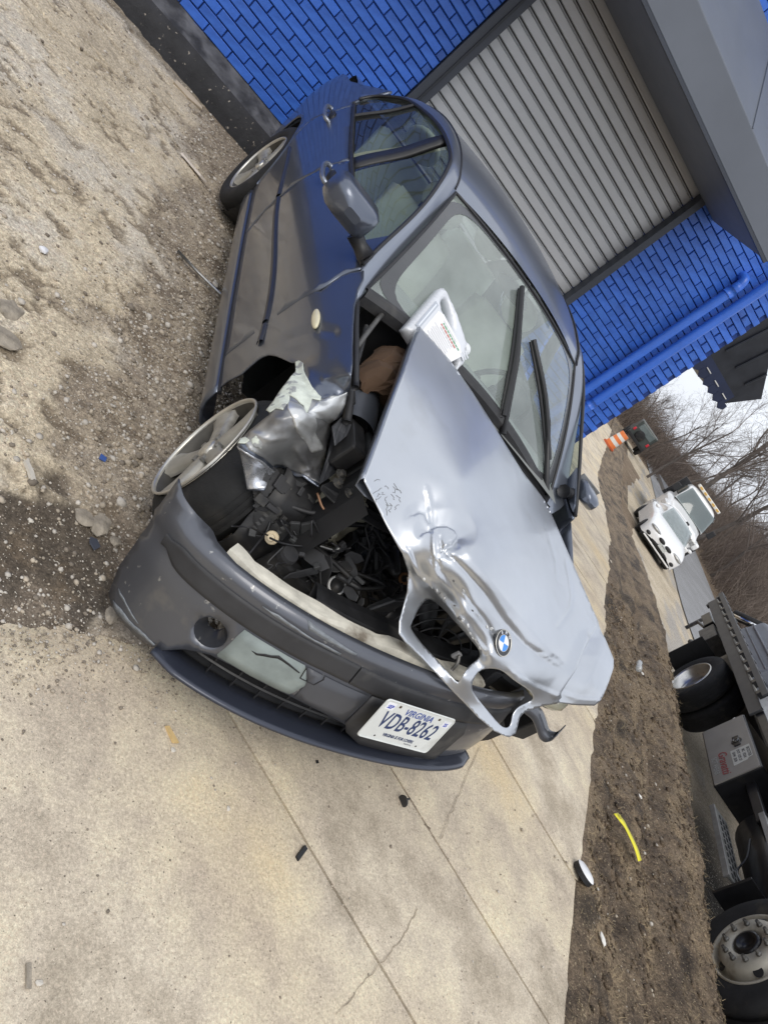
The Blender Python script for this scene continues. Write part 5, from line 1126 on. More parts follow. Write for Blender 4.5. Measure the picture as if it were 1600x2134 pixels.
# ragged broken plastic and looms around the radiator support
rr = random.Random(5)
for k in range(46):
    c = np.array([rr.uniform(.16, .41), rr.uniform(-.54, -.10), rr.uniform(.38, .55)]); d1 = nrm([rr.uniform(-1, 1) for _ in range(3)]); d2 = nrm(np.cross(d1, [rr.uniform(-1, 1) for _ in range(3)])); L1, L2 = rr.uniform(.015, .075), rr.uniform(.008, .028)
    plate('broken_shard', [c - d1 * L1 - d2 * L2 * .5, c - d1 * L1 * .3 - d2 * L2, c + d1 * L1 * .8 - d2 * L2 * .6, c + d1 * L1 + d2 * L2 * .4, c + d1 * L1 * .2 + d2 * L2, c - d1 * L1 * .7 + d2 * L2 * .5], M_blk2 if k % 3 else M_rub, .005, bev=.0015)
for k in range(22):
    x0, y0 = rr.uniform(-.2, .32), rr.uniform(-.52, .1); P = [(x0 + rr.uniform(-.12, .12), y0 + rr.uniform(-.12, .12), rr.uniform(.36, .58)) for _ in range(4)]
    tb('engine_hose', P, rr.choice((.004, .006, .009, .014)), M_blk2 if k % 4 else M_rub, 8)
for k in range(9):
    bx('engine_block', (rr.uniform(-.35, .15), rr.uniform(-.30, .25), rr.uniform(.35, .6)), (rr.uniform(.08, .2), rr.uniform(.08, .2), rr.uniform(.06, .16)), M_blk2, bev=.012)
for k in range(30):
    x0, y0, z0 = rr.uniform(.10, .38), rr.uniform(-.74, -.20), rr.uniform(.40, .58); P = [(x0, y0, z0)]
    for _ in range(4): P.append((P[-1][0] + rr.uniform(-.04, .05), P[-1][1] + rr.uniform(-.07, .09), P[-1][2] + rr.uniform(-.045, .04)))
    tb('wire', P, rr.choice((.0018, .0024, .0034)), M_trim if k % 5 else M_rub, 5)
for k in range(26):
    c = (rr.uniform(.12, .38), rr.uniform(-.72, -.15), rr.uniform(.40, .57)); a_ = nrm([rr.uniform(-1, 1) for _ in range(3)]); b_ = nrm(np.cross(a_, (.3, .5, .8))); bx('connector_block', c, (rr.uniform(.012, .04), rr.uniform(.01, .03), rr.uniform(.008, .02)), (M_blk2, M_rub, MATS['bracket_grey'])[k % 3], (a_, b_, np.cross(a_, b_)), .002)
# lamp pocket behind the torn fender edge
q = MB(); q.hexa([(.16, -.76, .40), (.20, -.66, .40), (.10, -.60, .42), (.04, -.74, .42), (.14, -.75, .545), (.19, -.665, .595), (.08, -.61, .62), (.04, -.735, .58)]); q.build('lamp_pocket', M_blk2, bay, bevel=.016)
q = MB(); q.lathe([(.025, .0), (.034, .004), (.036, -.012), (.03, -.03)], (.185, -.70, .41), (.8, -.5, .3), 22); q.build('socket_ring', M_rub, bay, smooth=True)
plate('plate_tag', [(.19, -.715, .545), (.195, -.69, .555), (.20, -.685, .535), (.195, -.71, .525)], M_cream, .003)
tb('wire_loom', [(.20, -.76, .44), (.21, -.72, .47), (.22, -.66, .52), (.23, -.60, .56), (.22, -.55, .62)], .007, M_rub); tb('wire_loom', [(.22, -.74, .40), (.20, -.72, .43), (.18, -.70, .47)], .010, M_rub)
tb('wire_loom', [(.21, -.64, .61), (.24, -.60, .60), (.25, -.57, .62)], .004, pm('copper_wire', (.35, .2, .12), .5, .5))
plate('splash_shield', [(.10, -.80, .42), (.13, -.77, .36), (.18, -.70, .30), (.16, -.62, .27), (.10, -.60, .33), (.08, -.68, .42), (.07, -.75, .46)], M_rub, .008, bev=.003)
# rear corner: cabin-filter duct cover, hinge arm, seals
q = MB(); rows = []
for t in np.linspace(0, 1, 8):
    c = np.array([-.16 + .17 * t, -.60 - .02 * t, .74 + .0 * t]); rows.append([c + (0, .085 * math.cos(a) * (1 - .12 * t), .075 * math.sin(a) * (1 - .25 * t)) for a in np.linspace(-.2, math.pi + .2, 14)])
q.grid(np.array(rows)); q.add(rows[0], [tuple(range(14))]); q.build('filter_cover', pm('cover_slate', (.06, .066, .078), .38, var=.15, vs=8), bay, smooth=True)
bx('duct_box', (.07, -.63, .72), (.14, .06, .10), M_blk2, bev=.008); bx('duct_box', (.06, -.555, .72), (.15, .05, .10), MATS['bracket_grey'], bev=.008)
tb('hood_hinge', [(-.171, -.748, .86), (-.32, -.70, .885), (-.476, -.645, .905), (-.56, -.61, .91)], .009, M_met); tb('hood_hinge', [(-.05, -.73, .80), (-.12, -.72, .83), (-.30, -.69, .85), (-.42, -.67, .86)], .010, M_rub)
tb('seal_strip', [(-.50, -.74, .88), (-.30, -.755, .875), (-.10, -.755, .865), (.02, -.745, .85)], .012, M_trim); tb('seal_strip', [(-.20, -.70, .80), (-.10, -.70, .80), (0, -.70, .79), (.06, -.69, .77)], .014, M_rub)
bx('inner_wing', (-.27, -.70, .70), (.5, .05, .2), M_blk2); 
q = MB(); q.sphere((-.46, -.42, .80), (.10, .12, .09), 12, 8); q.build('blower_housing', M_blk2, bay, smooth=True)
# headlamp lens left under the hood corner
q = MB(); q.sphere((.37, .50, .70), (.09, .15, .06), 18, 10); q.build('headlamp', pm('headlamp_lens', (.40, .39, .30), .2, coat=.7, var=.15), car, smooth=True)
bx('lamp_body', (.34, .36, .60), (.12, .14, .10), M_blk2, bev=.02); bx('lamp_body', (.40, .26, .585), (.06, .05, .11), M_rub, ax=((.9, .2, .3), (-.2, .97, 0), (-.3, 0, .95)), bev=.006)
bx('latch', (.505, -.055, .66), (.012, .02, .03), pm('latch_grey', (.24, .24, .24), .5), bev=.003); tb('latch_hook', [(.51, -.055, .67), (.53, -.05, .655), (.54, -.045, .63)], .006, M_met)

# ------------------------------------------------------------------ loose things on the car
bag = MB(); rows = []; Q4 = [np.array(p) for p in ((-.15, -.65, .82), (-.46, -.51, .83), (-.60, -.36, .82), (-.245, -.44, .81))]
for t in np.linspace(0, 1, 22):
    row = []
    for s_ in np.linspace(0, 1, 18):
        p = (Q4[0] * (1 - t) + Q4[1] * t) * (1 - s_) + (Q4[3] * (1 - t) + Q4[2] * t) * s_
        hgt = .03 * (fbm(np.array([t * 3.1]), np.array([s_ * 3.3]), 3, 61)[0] - .5) * 2 + .018 * abs(math.sin(7 * (t + .6 * s_))) - .04 * (max(0, .12 - min(t, 1 - t, s_, 1 - s_)) / .12)
        row.append(p + (0, 0, hgt))
    rows.append(row)
bag.grid(np.array(rows)); bg_ = bag.build('paper_bag', pm('kraft_paper', (.085, .048, .026), .85, var=.15, vs=8, bump=.3, bs=20, bdist=.004), None, smooth=False, solid=.05)
bg_.matrix_world = MC; tag(bg_, 'crumpled brown paper bag tucked under the raised hood corner', 'paper bag')
# oil jug leaning on the windshield
jr = nrm((.241, .963, -.118)); ju = np.array([-.80, .40, .42]); ju = nrm(ju - jr * (ju @ jr)); jo = np.array([-.69, -.49, 1.106]) - ju * .25; ju = nrm(ju - jr * (ju @ jr)); jn = np.cross(jr, ju)
if jn[2] < 0: jn = -jn
Mj = Matrix.Identity(4)
for i in range(3): Mj[i][0], Mj[i][1], Mj[i][2], Mj[i][3] = jr[i], ju[i], jn[i], (jo - ju * .055)[i]
jug = thing('oil_jug', 'white plastic oil jug with printed label leaning on the windshield', 'jug', M=MC @ Mj)
M_jug = pm('jug_silver_white', (.66, .68, .71), .38, .1, .2, var=.05, vs=9)
M_lab = pm('jug_label', (.80, .80, .80), .45, var=.03)
body_o = [(0, 0), (.262, 0), (.262, .155), (.268, .185), (.262, .215), (.238, .235), (.236, .262), (.205, .27), (.185, .278), (.11, .300), (.03, .312), (.008, .306), (0, .29)]
hand = cat([(.035, .245), (.06, .225), (.10, .216), (.135, .215), (.145, .222), (.12, .245), (.085, .272), (.05, .283), (.035, .275)], 3, True)
notch = cat([(.205, .075), (.245, .085), (.252, .12), (.25, .16), (.225, .165), (.212, .14)], 3, True)
V2, F = cdt(body_o, [hand, notch], .012, .010)
dd = np.minimum(seg_dist(V2, [tuple(p) for p in body_o] + [body_o[0]]), np.minimum(seg_dist(V2, [tuple(p) for p in hand] + [tuple(hand[0])]), seg_dist(V2, [tuple(p) for p in notch] + [tuple(notch[0])])))
zz = -.014 * (1 - sst(dd, 0, .018))
nV = len(V2); Vj = [(x, y, z) for (x, y), z in zip(V2, zz)] + [(x, y, -.062 - z) for (x, y), z in zip(V2, zz)]
Fj = list(F) + [tuple(i + nV for i in f[::-1]) for f in F]
ed = {}
for f in F:
    for a, b in zip(f, f[1:] + f[:1]): ed[(a, b)] = 1
Fj += [(b, a, a + nV, b + nV) for (a, b) in ed if (b, a) not in ed]
ob('jug_body', Vj, Fj, M_jug, jug, smooth=True)
V2, F = cdt([(.045, .03), (.195, .03), (.20, .065), (.235, .18), (.20, .205), (.07, .208), (.045, .19)], [], .02, .02); ob('jug_sticker', [(x, y, .0012) for x, y in V2], F, M_lab, jug)
q = MB(); q.box((.022, .12, .0015), (.02, .17, .001)); q.build('level_strip', pm('jug_strip', (.42, .45, .50), .4), jug)
q = MB(); q.box((.022, .12, .003), (.006, .15, .001)); q.build('level_window', pm('jug_strip_light', (.7, .73, .78), .4), jug)
q = MB(); q.lathe([(0, .0), (.026, 0), (.028, -.006), (.028, -.03), (.022, -.03)], (.245, .262, -.03), (.5, .86, 0), 20); q.build('cap', pm('jug_cap', (.75, .77, .78), .4), jug, smooth=False)
for k in range(3):
    q = MB(); q.box((.238 + k * .004, .178 + k * .016, .001), (.032, .007, .004), ax=((.97, -.25, 0), (.25, .97, 0), (0, 0, 1))); q.build('grip_rib', M_jug, jug, bevel=.001)
ML = [pm('label_red', (.55, .16, .12), .5), pm('label_green', (.12, .35, .18), .5), pm('label_grey', (.62, .62, .63), .5), pm('label_pale', (.70, .70, .71), .5)]
for y, x0, x1, m, hgt in ((.190, .085, .175, 3, .005), (.178, .09, .21, 1, .006), (.165, .085, .18, 0, .006), (.152, .09, .17, 2, .005)):
    x = x0
    while x < x1:
        L = rr.uniform(.007, .018); q = MB(); q.box((x + L / 2, y, .0027), (L, hgt, .0005)); q.build('print_line', ML[m], jug); x += L + .003
for k in range(8):
    y = .138 - k * .012; x = .055
    q = MB(); q.box((.12, y, .0027), (.125 - rr.uniform(0, .03), .0035, .0004)); q.build('print_line', ML[3], jug)
# ------------------------------------------------------------------ black flatbed truck parked in the lane (local x to its rear, y away from the yard)
ET = nrm([.605, .796, 0]); NT = np.array([ET[1], -ET[0], 0]); MT = Matrix.Identity(4)
for i in range(3): MT[i][0], MT[i][1], MT[i][2], MT[i][3] = ET[i], NT[i], (0, 0, 1)[i], (6.164, 1.625, -.5)[i]
# flip to a right-handed frame: local y = NT, z up, x = ET  (ET x NT = -z) -> mirror handled by using -y
MT[0][1], MT[1][1], MT[2][1] = -NT[0], -NT[1], 0.0     # local +y points back to the yard
tk = thing('flatbed_truck', 'black flatbed truck with grey toolbox and dual rear wheels parked beyond the dirt strip', 'truck', M=MT)
M_tk = pm('truck_black', (.014, .014, .016), .38, .2, .25, var=.3, vs=5, rvar=.12, col2=(.05, .045, .038), c2s=4, c2lo=.58, c2hi=.8)
M_rail = pm('deck_rail_grey', (.055, .057, .062), .42, .3, var=.15, vs=3, rvar=.1)
M_whl = pm('truck_wheel_cream', (.46, .43, .36), .5, .1, var=.15, vs=6, col2=(.22, .18, .13), c2s=5, c2lo=.52, c2hi=.7)
M_alu = pm('wheel_aluminium', (.62, .61, .58), .3, .9, var=.15, vs=6)
M_box = pm('toolbox_grey', (.29, .275, .25), .5, .3, var=.1, vs=4, rvar=.1)
M_tyt = pm('truck_tyre', (.016, .016, .017), .85, var=.3, vs=9, bump=.3, bs=50, col2=(.07, .06, .045), c2s=4, c2lo=.56, c2hi=.75)
def tbx(name, c, d, mat, bev=.006, par=tk, ax=None):
    q = MB(); q.box(c, d, ax); return q.build(name, mat, par, bevel=bev)
def twheel(x, y, r, dual=False):
    q = MB(); q.lathe([(.30, -.012), (.32, .0), (.40, .008), (.455, .002), (.485, -.02), (r, -.05), (r, -.22), (.48, -.26), (.30, -.27)], (x, y, .502), (0, 1, 0), 56); t = q.build('wheel', M_tyt, tk, smooth=True)
    for k in range(4):
        q = MB(); q.lathe([(r - .002, -.07 - k * .04), (r + .004, -.073 - k * .04), (r + .004, -.097 - k * .04), (r - .002, -.10 - k * .04)], (x, y, .502), (0, 1, 0), 56); q.build('tread_rib', M_tyt, t)
    if dual:
        q = MB(); q.lathe([(.305, -.01), (.30, .004), (.285, .002), (.272, -.02), (.262, -.13), (.20, -.155), (.10, -.16), (.09, -.12), (0, -.12)], (x, y, .502), (0, 1, 0), 48); q.build('rim', M_alu, t, smooth=True)
    else:
        q = MB(); q.lathe([(.31, -.01), (.305, .004), (.292, .0), (.282, -.03), (.272, -.075), (.255, -.08), (.24, .0), (.225, .035), (.19, .05), (.115, .052), (.112, .02), (.0, .015)], (x, y, .502), (0, 1, 0), 56); rm = q.build('rim', M_whl, t, smooth=True)
        q = MB(); q.lathe([(.10, .02), (.098, .055), (.07, .062), (.06, .03), (0, .028)], (x, y, .502), (0, 1, 0), 32); q.build('hub', M_tk, t, smooth=True)
        for k in range(10):
            a = 2 * math.pi * k / 10 + .2; q = MB(); q.lathe([(0, .095), (.013, .095), (.015, .07), (.021, .062), (.021, .048)], (x + .162 * math.cos(a), y, .502 + .162 * math.sin(a)), (0, 1, 0), 8); q.build('lug_nut', M_met, t)
        for k in range(5):
            a = 2 * math.pi * k / 5 + .55; q = MB(); q.lathe([(0, .0), (.036, .0)], (x + .243 * math.cos(a), y + .012, .502 + .243 * math.sin(a)), nrm((.5 * math.cos(a), .86, .5 * math.sin(a))), 16); q.build('hand_hole', M_dark, t)
    return t
twheel(0, 0, .5); twheel(4.96, 0, .49, True); twheel(4.96, -.31, .49, True)
twheel(0, -1.9, .5); twheel(4.96, -1.9, .49, True)
tbx('frame_rail', (3.6, -.75, .82), (7.4, .10, .24), M_tk); tbx('frame_rail', (3.6, -1.55, .82), (7.4, .10, .24), M_tk)
tbx('axle', (4.96, -1.0, .50), (.16, 1.7, .16), M_tk, .03); tbx('axle', (0, -1.0, .46), (.14, 1.7, .14), M_tk, .03)
dk = tbx('deck', (4.6, -1.1, 1.16), (5.3, 2.2, .10), M_tk, .008)
tbx('deck_side_rail', (5.25, .02, 1.13), (4.15, .03, .15), M_rail, .005, dk); tbx('deck_outer_bar', (5.25, .11, 1.315), (3.95, .02, .075), M_rail, .004, dk); tbx('deck_lip', (5.25, .035, 1.212), (4.15, .04, .014), M_rail, .003, dk)
for k in range(13):
    x = 3.45 + k * .31; tbx('stake_pocket', (x, .06, 1.29), (.075, .08, .13), M_tk, .004, dk)
    if k < 12: tbx('deck_plank', (x + .155, .055, 1.225), (.20, .07, .02), pm('deck_worn', (.26, .25, .22), .7, .1, var=.4, vs=8), .003, dk)
tbx('tail_panel', (7.27, .0, 1.10), (.06, .06, .16), M_rail, .004, dk)
tbl = tbx('toolbox', (2.79, -.32, .735), (1.16, .58, .52), M_tk, .012)
lid = tbx('toolbox_door', (2.785, -.03, .735), (1.13, .03, .49), M_box, .008)
q = MB(); q.lathe([(0, .006), (.055, .006), (.062, 0)], (2.84, -.013, .83), (0, 1, 0), 20); lt = q.build('latch', M_tk, tk); lt.data.transform(Matrix.Identity(4))
tbx('latch_plate', (2.84, -.010, .83), (.20, .012, .075), M_tk, .03); q = MB(); q.tube([(2.84 + .028 * math.cos(a), .004, .83 + .028 * math.sin(a)) for a in np.linspace(.4, 5.6, 14)], .006, 6); q.build('latch_handle', M_steel, tk)
q = MB(); q.prism([(2.39, .735), (2.69, .735), (2.69, .945), (2.45, .945), (2.44, .90), (2.41, .88)], lambda p: (p[0], -.0145, p[1]), lambda p: (p[0], -.0125, p[1])); q.build('placard', pm('placard_pale', (.50, .50, .46), .5, var=.1), tk)
MTx = lambda x, z: Matrix(((-1, 0, 0, x), (0, 0, 1, -.0115), (0, 1, 0, z), (0, 0, 0, 1)))
M_ptx = pm('placard_print', (.11, .11, .11), .6)
for k, (tx, z, sc) in enumerate((('BICKSTER', .918, .048), ('MC  10264', .868, .044), ('DOT 1275 27', .815, .044), ('GVW  2570', .765, .044))): text('placard_print', tx, sc, M_ptx, tk, MTx(2.55, z), sx=.9, bold=.001)
text('red_script', 'Gravatti', .135, pm('script_red', (.30, .06, .06), .6), tk, MTx(2.535, .645), sx=1.0, shear=.3, bold=.001); text('white_lettering', 'SCT WEAR', .082, pm('script_white', (.36, .36, .34), .6), tk, MTx(2.53, .548), sx=.85, bold=.001)
# mud flaps, steps, fuel tank, hitch
tbx('mud_flap', (5.72, -.16, .55), (.025, .62, .60), M_dark, .004); tbx('mud_flap', (.66, -.25, .47), (.03, .55, .34), M_tk, .004)
tk_step = None
for z, y, x0, x1 in ((.47, .0, .80, 1.84), (.86, -.10, .60, 1.60)):
    st_ = tbx('step', ((x0 + x1) / 2, y - .10, z - .02), (x1 - x0, .22, .025), pm('step_alu', (.30, .30, .29), .5, .6, var=.25, vs=8), .006)
    tbx('step_edge', ((x0 + x1) / 2, y + .012, z - .03), (x1 - x0, .02, .055), MATS['step_alu'], .004, st_)
    for k in range(10):
        for r in range(3): tbx('step_slot', (x0 + .07 + k * (x1 - x0 - .1) / 10, y - .05 - r * .055, z - .006), (.05, .022, .008), M_dark, .002, st_)
q = MB(); q.lathe([(0, .6), (.27, .6), (.29, .58), (.29, -.58), (.27, -.6), (0, -.6)], (1.25, -.50, .70), (1, 0, 0), 28); q.build('fuel_tank', M_tk, tk, smooth=True)
tbx('support_arm', (1.95, -.16, .80), (.75, .06, .10), M_tk, .008); tbx('bracket', (.85, -.30, .62), (.10, .1, .35), M_tk, .01)
q = MB(); q.tube(cat([(.72, -.06, .53), (.95, -.08, .50), (1.1, -.1, .60), (1.35, -.12, .66)], 5), .010, 6); q.build('air_line', M_tk, tk)
tbx('tail_box', (7.15, -.30, .92), (.50, .34, .16), M_tk, .01); tbx('tail_box', (6.55, -.30, .86), (.50, .34, .26), M_met, .01)
q = MB(); q.tube([(7.72, -.30, .49), (7.72, -.30, .80)], .035, 10); q.tube([(7.72, -.30, .72), (7.3, -.30, .80)], .03, 8); q.build('tow_bar', M_met, tk)
q = MB(); q.tube([(6.95, -.28, .52), (6.55, -.28, .62)], .045, 12); q.build('exhaust_tip', M_met, tk)
# cab (mostly outside the picture)
q = MB(); q.prism([(-1.6, .35), (.75, .35), (.95, .9), (.95, 2.55), (-.35, 2.6), (-.85, 1.75), (-1.6, 1.55)], lambda p: (p[0], -.10, p[1]), lambda p: (p[0], -2.1, p[1])); 
cabv = [(v) for v in q.V]
q = MB(); q.prism([(-.70, .95), (.75, .95), (.95, 1.0), (.95, 2.55), (-.35, 2.6), (-.85, 1.75), (-1.6, 1.55), (-1.6, .95)], lambda p: (p[0], -.12, p[1]), lambda p: (p[0], -2.1, p[1])); q.build('cab', M_tk, tk, bevel=.05)
q = MB(); q.lathe([(.56, 0), (.56, -.4)], (0, -.06, .55), (0, 1, 0), 24, math.radians(10), math.radians(170)); q.build('wheel_arch', M_tk, tk)
# load on the deck: a grey plastic bin and a dark wheel with a chrome band
bn = thing('storage_bin', 'grey ribbed plastic bin lying on the black flatbed', 'bin', M=MT)
q = MB(); q.hexa([(5.2, -.75, 1.22), (7.0, -.75, 1.22), (7.0, -.45, 1.22), (5.2, -.45, 1.22), (5.2, -.95, 1.95), (7.05, -.95, 1.80), (7.05, -.55, 1.62), (5.2, -.55, 1.70)]); q.build('bin_body', pm('bin_grey', (.13, .14, .165), .5, var=.1, vs=4), bn, bevel=.04)
for z in (1.35, 1.47): tbx('bin_rib', (6.1, -.49, z), (1.7, .06, .03), MATS['bin_grey'], .01, bn)
wd = tag(ob('wood_board', *(lambda b: (b.V, b.F))(MB().box((6.0, -.32, 1.245), (1.9, .18, .05))), pm('board_wood', (.38, .25, .17), .8, var=.2, vs=6, stretch=(1, 8, 8)), None, bevel=.006), 'reddish wooden board lying along the black flatbed deck', 'board'); wd.matrix_world = MT
lw = thing('loose_wheel', 'dark wheel with a bright chrome band lying on the flatbed tail', 'wheel', M=MT)
q = MB(); q.lathe([(.02, .05), (.16, .06), (.20, .10), (.30, .10), (.33, .06), (.33, -.06), (.02, -.06)], (7.75, -.75, 1.42), (.2, .5, .8), 36); q.build('tyre', M_tyt, lw, smooth=True)
q = MB(); q.lathe([(.335, -.02), (.35, 0), (.335, .03)], (7.75, -.75, 1.42), (.2, .5, .8), 40); q.build('chrome_band', pm('chrome', (.8, .8, .8), .12, 1., var=.02), lw, smooth=True)

# ------------------------------------------------------------------ white sedan and white tow truck down the lane, facing the yard
def face_frame(P, fwd): # local x forward, y left, z up
    f = nrm([fwd[0], fwd[1], 0]); M = Matrix.Identity(4)
    for i in range(3): M[i][0], M[i][1], M[i][2], M[i][3] = f[i], (-f[1], f[0], 0)[i], (0, 0, 1)[i], P[i]
    return M
M_wht = pm('white_car_paint', (.80, .80, .79), .25, 0, .7, var=.03, vs=4)
M_gls = pm('far_glass', (.06, .075, .075), .06, 0, .6, spec=.8, var=.15)
M_lamp = pm('lamp_glass', (.34, .34, .33), .15, .3, .8, var=.4, vs=14)
Pc = (19.0, 16.15); wc = thing('white_sedan', 'white sedan with twin oval grilles parked in front of the white tow truck', 'car', M=face_frame((Pc[0], Pc[1], gz(*Pc) + .0), (-.60, -.80)))
def shell(secs, name, mat, par, **k):
    q = MB(); q.grid(np.array(secs)); return q.build(name, mat, par, smooth=True, **k)
def cs(x, w_, zb, zs_, zt, n=17, p=3.2):
    out = [(x, w_ * .98, zb)]
    for a in np.linspace(0, math.pi, n): c_, s_ = math.cos(a), math.sin(a); out.append((x, w_ * np.sign(c_) * abs(c_)**(2 / p), zs_ + (zt - zs_) * abs(s_)**(2 / p)))
    return out + [(x, -w_ * .98, zb)]
shell([cs(.0455, .01, .43, .43, .44), cs(.045, .30, .36, .42, .50), cs(.04, .55, .30, .40, .57), cs(.02, .66, .28, .40, .60), cs(-.03, .78, .22, .45, .66), cs(-.12, .84, .20, .5, .72), cs(-.4, .87, .20, .6, .80), cs(-.9, .88, .2, .7, .90), cs(-1.35, .88, .2, .75, .97), cs(-3.3, .87, .2, .75, 1.0), cs(-4.3, .82, .25, .7, .95), cs(-4.45, .7, .35, .6, .8)], 'body', M_wht, wc)
shell([cs(-1.30, .72, .88, .90, .95), cs(-1.95, .60, .9, 1.1, 1.36), cs(-2.4, .58, .9, 1.15, 1.40), cs(-3.0, .58, .9, 1.1, 1.34), cs(-3.7, .66, .9, .95, 1.02)], 'roof', M_wht, wc)
q = MB(); q.grid(np.array([[(-1.28 - .68 * v + .10 * (1 - u * u), u * (.70 - .13 * v), .965 + .39 * v + .02 * (1 - u * u)) for u in np.linspace(-1, 1, 11)] for v in np.linspace(0, 1, 5)])); q.build('windshield', glass('far_windshield', (.35, .4, .4), .02, .25, (.6, .65, .65)), wc, smooth=True)
for sg_ in (-1, 1):
    q = MB(); q.sphere((.038, sg_ * .17, .552), (.04, .15, .068), 16, 8); q.build('grille', M_dark, wc, smooth=True)
    q = MB(); q.sphere((-.045, sg_ * .58, .615), (.09, .25, .065), 16, 8); q.build('headlight', M_lamp, wc, smooth=True)
    q = MB(); q.sphere((.012, sg_ * .64, .36), (.05, .10, .06), 14, 8); q.build('fog_lamp', M_dark, wc, smooth=True)
    for xw in (-.78, -3.5):
        q = MB(); q.lathe([(0, .02), (.20, .03), (.21, .0), (.31, -.01), (.315, -.05), (.315, -.2)], (xw, sg_ * .86, .315), (0, sg_, 0), 28); q.build('wheel', M_tyt, wc, smooth=True)
    q = MB(); q.sphere((-1.55, sg_ * .96, .98), (.05, .09, .06), 12, 8); q.build('mirror', M_wht, wc, smooth=True)
def wbx(name, c, d, mat, par, bev=.01):
    q = MB(); q.box(c, d); return q.build(name, mat, par, bevel=bev)
q = MB(); q.sphere((.03, 0, .335), (.035, .46, .06), 20, 10); q.build('lower_intake', M_dark, wc, smooth=True); pw_ = wbx('plate', (.085, .02, .43), (.02, .32, .14), pm('far_plate', (.55, .57, .55), .5, var=.15, vs=20), wc, .004); wbx('chin', (-.02, 0, .22), (.10, 1.4, .05), M_wht, wc); wbx('underside', (-2.1, 0, .16), (4.0, 1.5, .08), M_dark, wc)
text('lettering', 'VIRGINIA', .05, M_ptx, pw_, Matrix(((0, 0, 1, .097), (1, 0, 0, .02), (0, 1, 0, .47), (0, 0, 0, 1))), sx=.9)
Pt = (23.6, 20.7); wt = thing('tow_truck', 'white tow truck with amber light bar facing the yard behind the white sedan', 'truck', M=face_frame((Pt[0], Pt[1], gz(*Pt)), (-.60, -.80)))
shell([cs(.85, .70, .55, .8, 1.15), cs(.80, .86, .55, .9, 1.22), cs(.3, .92, .5, 1.0, 1.32), cs(-.45, .98, .5, 1.1, 1.46), cs(-.6, 1.0, .5, 1.15, 1.50), cs(-2.2, 1.0, .5, 1.2, 1.50)], 'body', M_wht, wt)
shell([cs(-.50, .96, 1.4, 1.42, 1.48), cs(-.98, .86, 1.4, 1.9, 2.28), cs(-1.3, .85, 1.4, 1.95, 2.36), cs(-2.0, .85, 1.4, 1.95, 2.34), cs(-2.15, .84, 1.4, 1.6, 1.9)], 'cab_roof', M_wht, wt)
q = MB(); q.grid(np.array([[(-.46 - .50 * v + .06 * (1 - u * u), u * (.93 - .12 * v), 1.50 + .70 * v) for u in np.linspace(-1, 1, 9)] for v in np.linspace(0, 1, 5)])); q.build('windshield', glass('truck_windshield', (.25, .3, .3), .02, .12, (.5, .55, .55)), wt, smooth=True)
wbx('grille', (.84, 0, .92), (.06, 1.1, .35), M_dark, wt); wbx('bumper', (.92, 0, .62), (.14, 1.9, .24), M_wht, wt, .03)
lb = wbx('light_bar', (-1.25, 0, 2.47), (.26, 1.45, .13), pm('lightbar_clear', (.72, .70, .62), .3, coat=.4, var=.1), wt, .03)
for k in range(5): wbx('amber_lens', (-1.11, -.56 + k * .28, 2.47), (.04, .15, .09), pm('amber', (.62, .38, .10), .3, coat=.4), lb, .008)
for sg_ in (-1, 1):
    wbx('side_mirror', (-.72, sg_ * 1.24, 1.72), (.10, .22, .36), M_dark if sg_ < 0 else M_dark, wt, .03); q = MB(); q.tube([(-.75, sg_ * .92, 1.6), (-.72, sg_ * 1.2, 1.62)], .02, 6); q.build('mirror_arm', M_dark, wt)
    wbx('headlight', (.80, sg_ * .74, 1.0), (.14, .26, .20), M_lamp, wt, .03)
    wbx('fender', (.1, sg_ * 1.0, 1.0), (1.2, .22, .32), M_wht, wt, .08)
    q = MB(); q.lathe([(0, .04), (.24, .05), (.25, 0), (.40, -.01), (.41, -.05), (.41, -.25)], (.1, sg_ * 1.0, .41), (0, sg_, 0), 28); q.build('wheel', M_tyt, wt, smooth=True)
    wbx('side_window', (-1.45, sg_ * .90, 1.85), (.75, .05, .5), M_gls, wt, .02)
wbx('flatbed', (-4.6, 0, 1.15), (4.8, 2.3, .16), M_tk, wt); wbx('headboard', (-2.45, 0, 1.7), (.10, 2.2, 1.1), M_tk, wt)
wbx('hook', (.86, .0, 1.28), (.06, .18, .12), M_dark, wt, .03); wbx('outrigger', (-2.6, 1.45, .75), (.5, .9, .08), M_tk, wt); wbx('outrigger', (-2.6, 1.85, .55), (.4, .10, .55), M_tk, wt); wbx('outrigger', (-2.55, 1.4, .42), (.35, .5, .28), M_met, wt)
# traffic barrel and dark four-by-four
Pb = (22.6, 26.0); br = thing('traffic_barrel', 'orange and white striped traffic barrel by the road edge', 'barrel', (Pb[0], Pb[1], gz(*Pb)))
M_or = pm('barrel_orange', (.75, .20, .05), .5, var=.08); M_bw = pm('barrel_white', (.70, .70, .66), .5, var=.08)
for k, (z0, z1, m) in enumerate(((.0, .10, pm('barrel_base', (.50, .10, .03), .7)), (.10, .30, M_or), (.30, .50, M_bw), (.50, .70, M_or), (.70, .88, M_bw), (.88, 1.08, M_or))):
    q = MB(); z0 *= .85; z1 *= .85; r0, r1 = .29 - z0 * .07, .29 - z1 * .07; q.lathe([(r0 + (.06 if k == 0 else 0), z0), (r1 + (.06 if k == 0 else 0), z1)] + ([(0, z1)] if k in (0, 5) else []), n=24); q.build('band', m, br, smooth=False)
q = MB(); q.tube([(-.08, 0, .91), (-.06, 0, 1.0), (.06, 0, 1.0), (.08, 0, .91)], .02, 6); q.build('handle', M_dark, br)
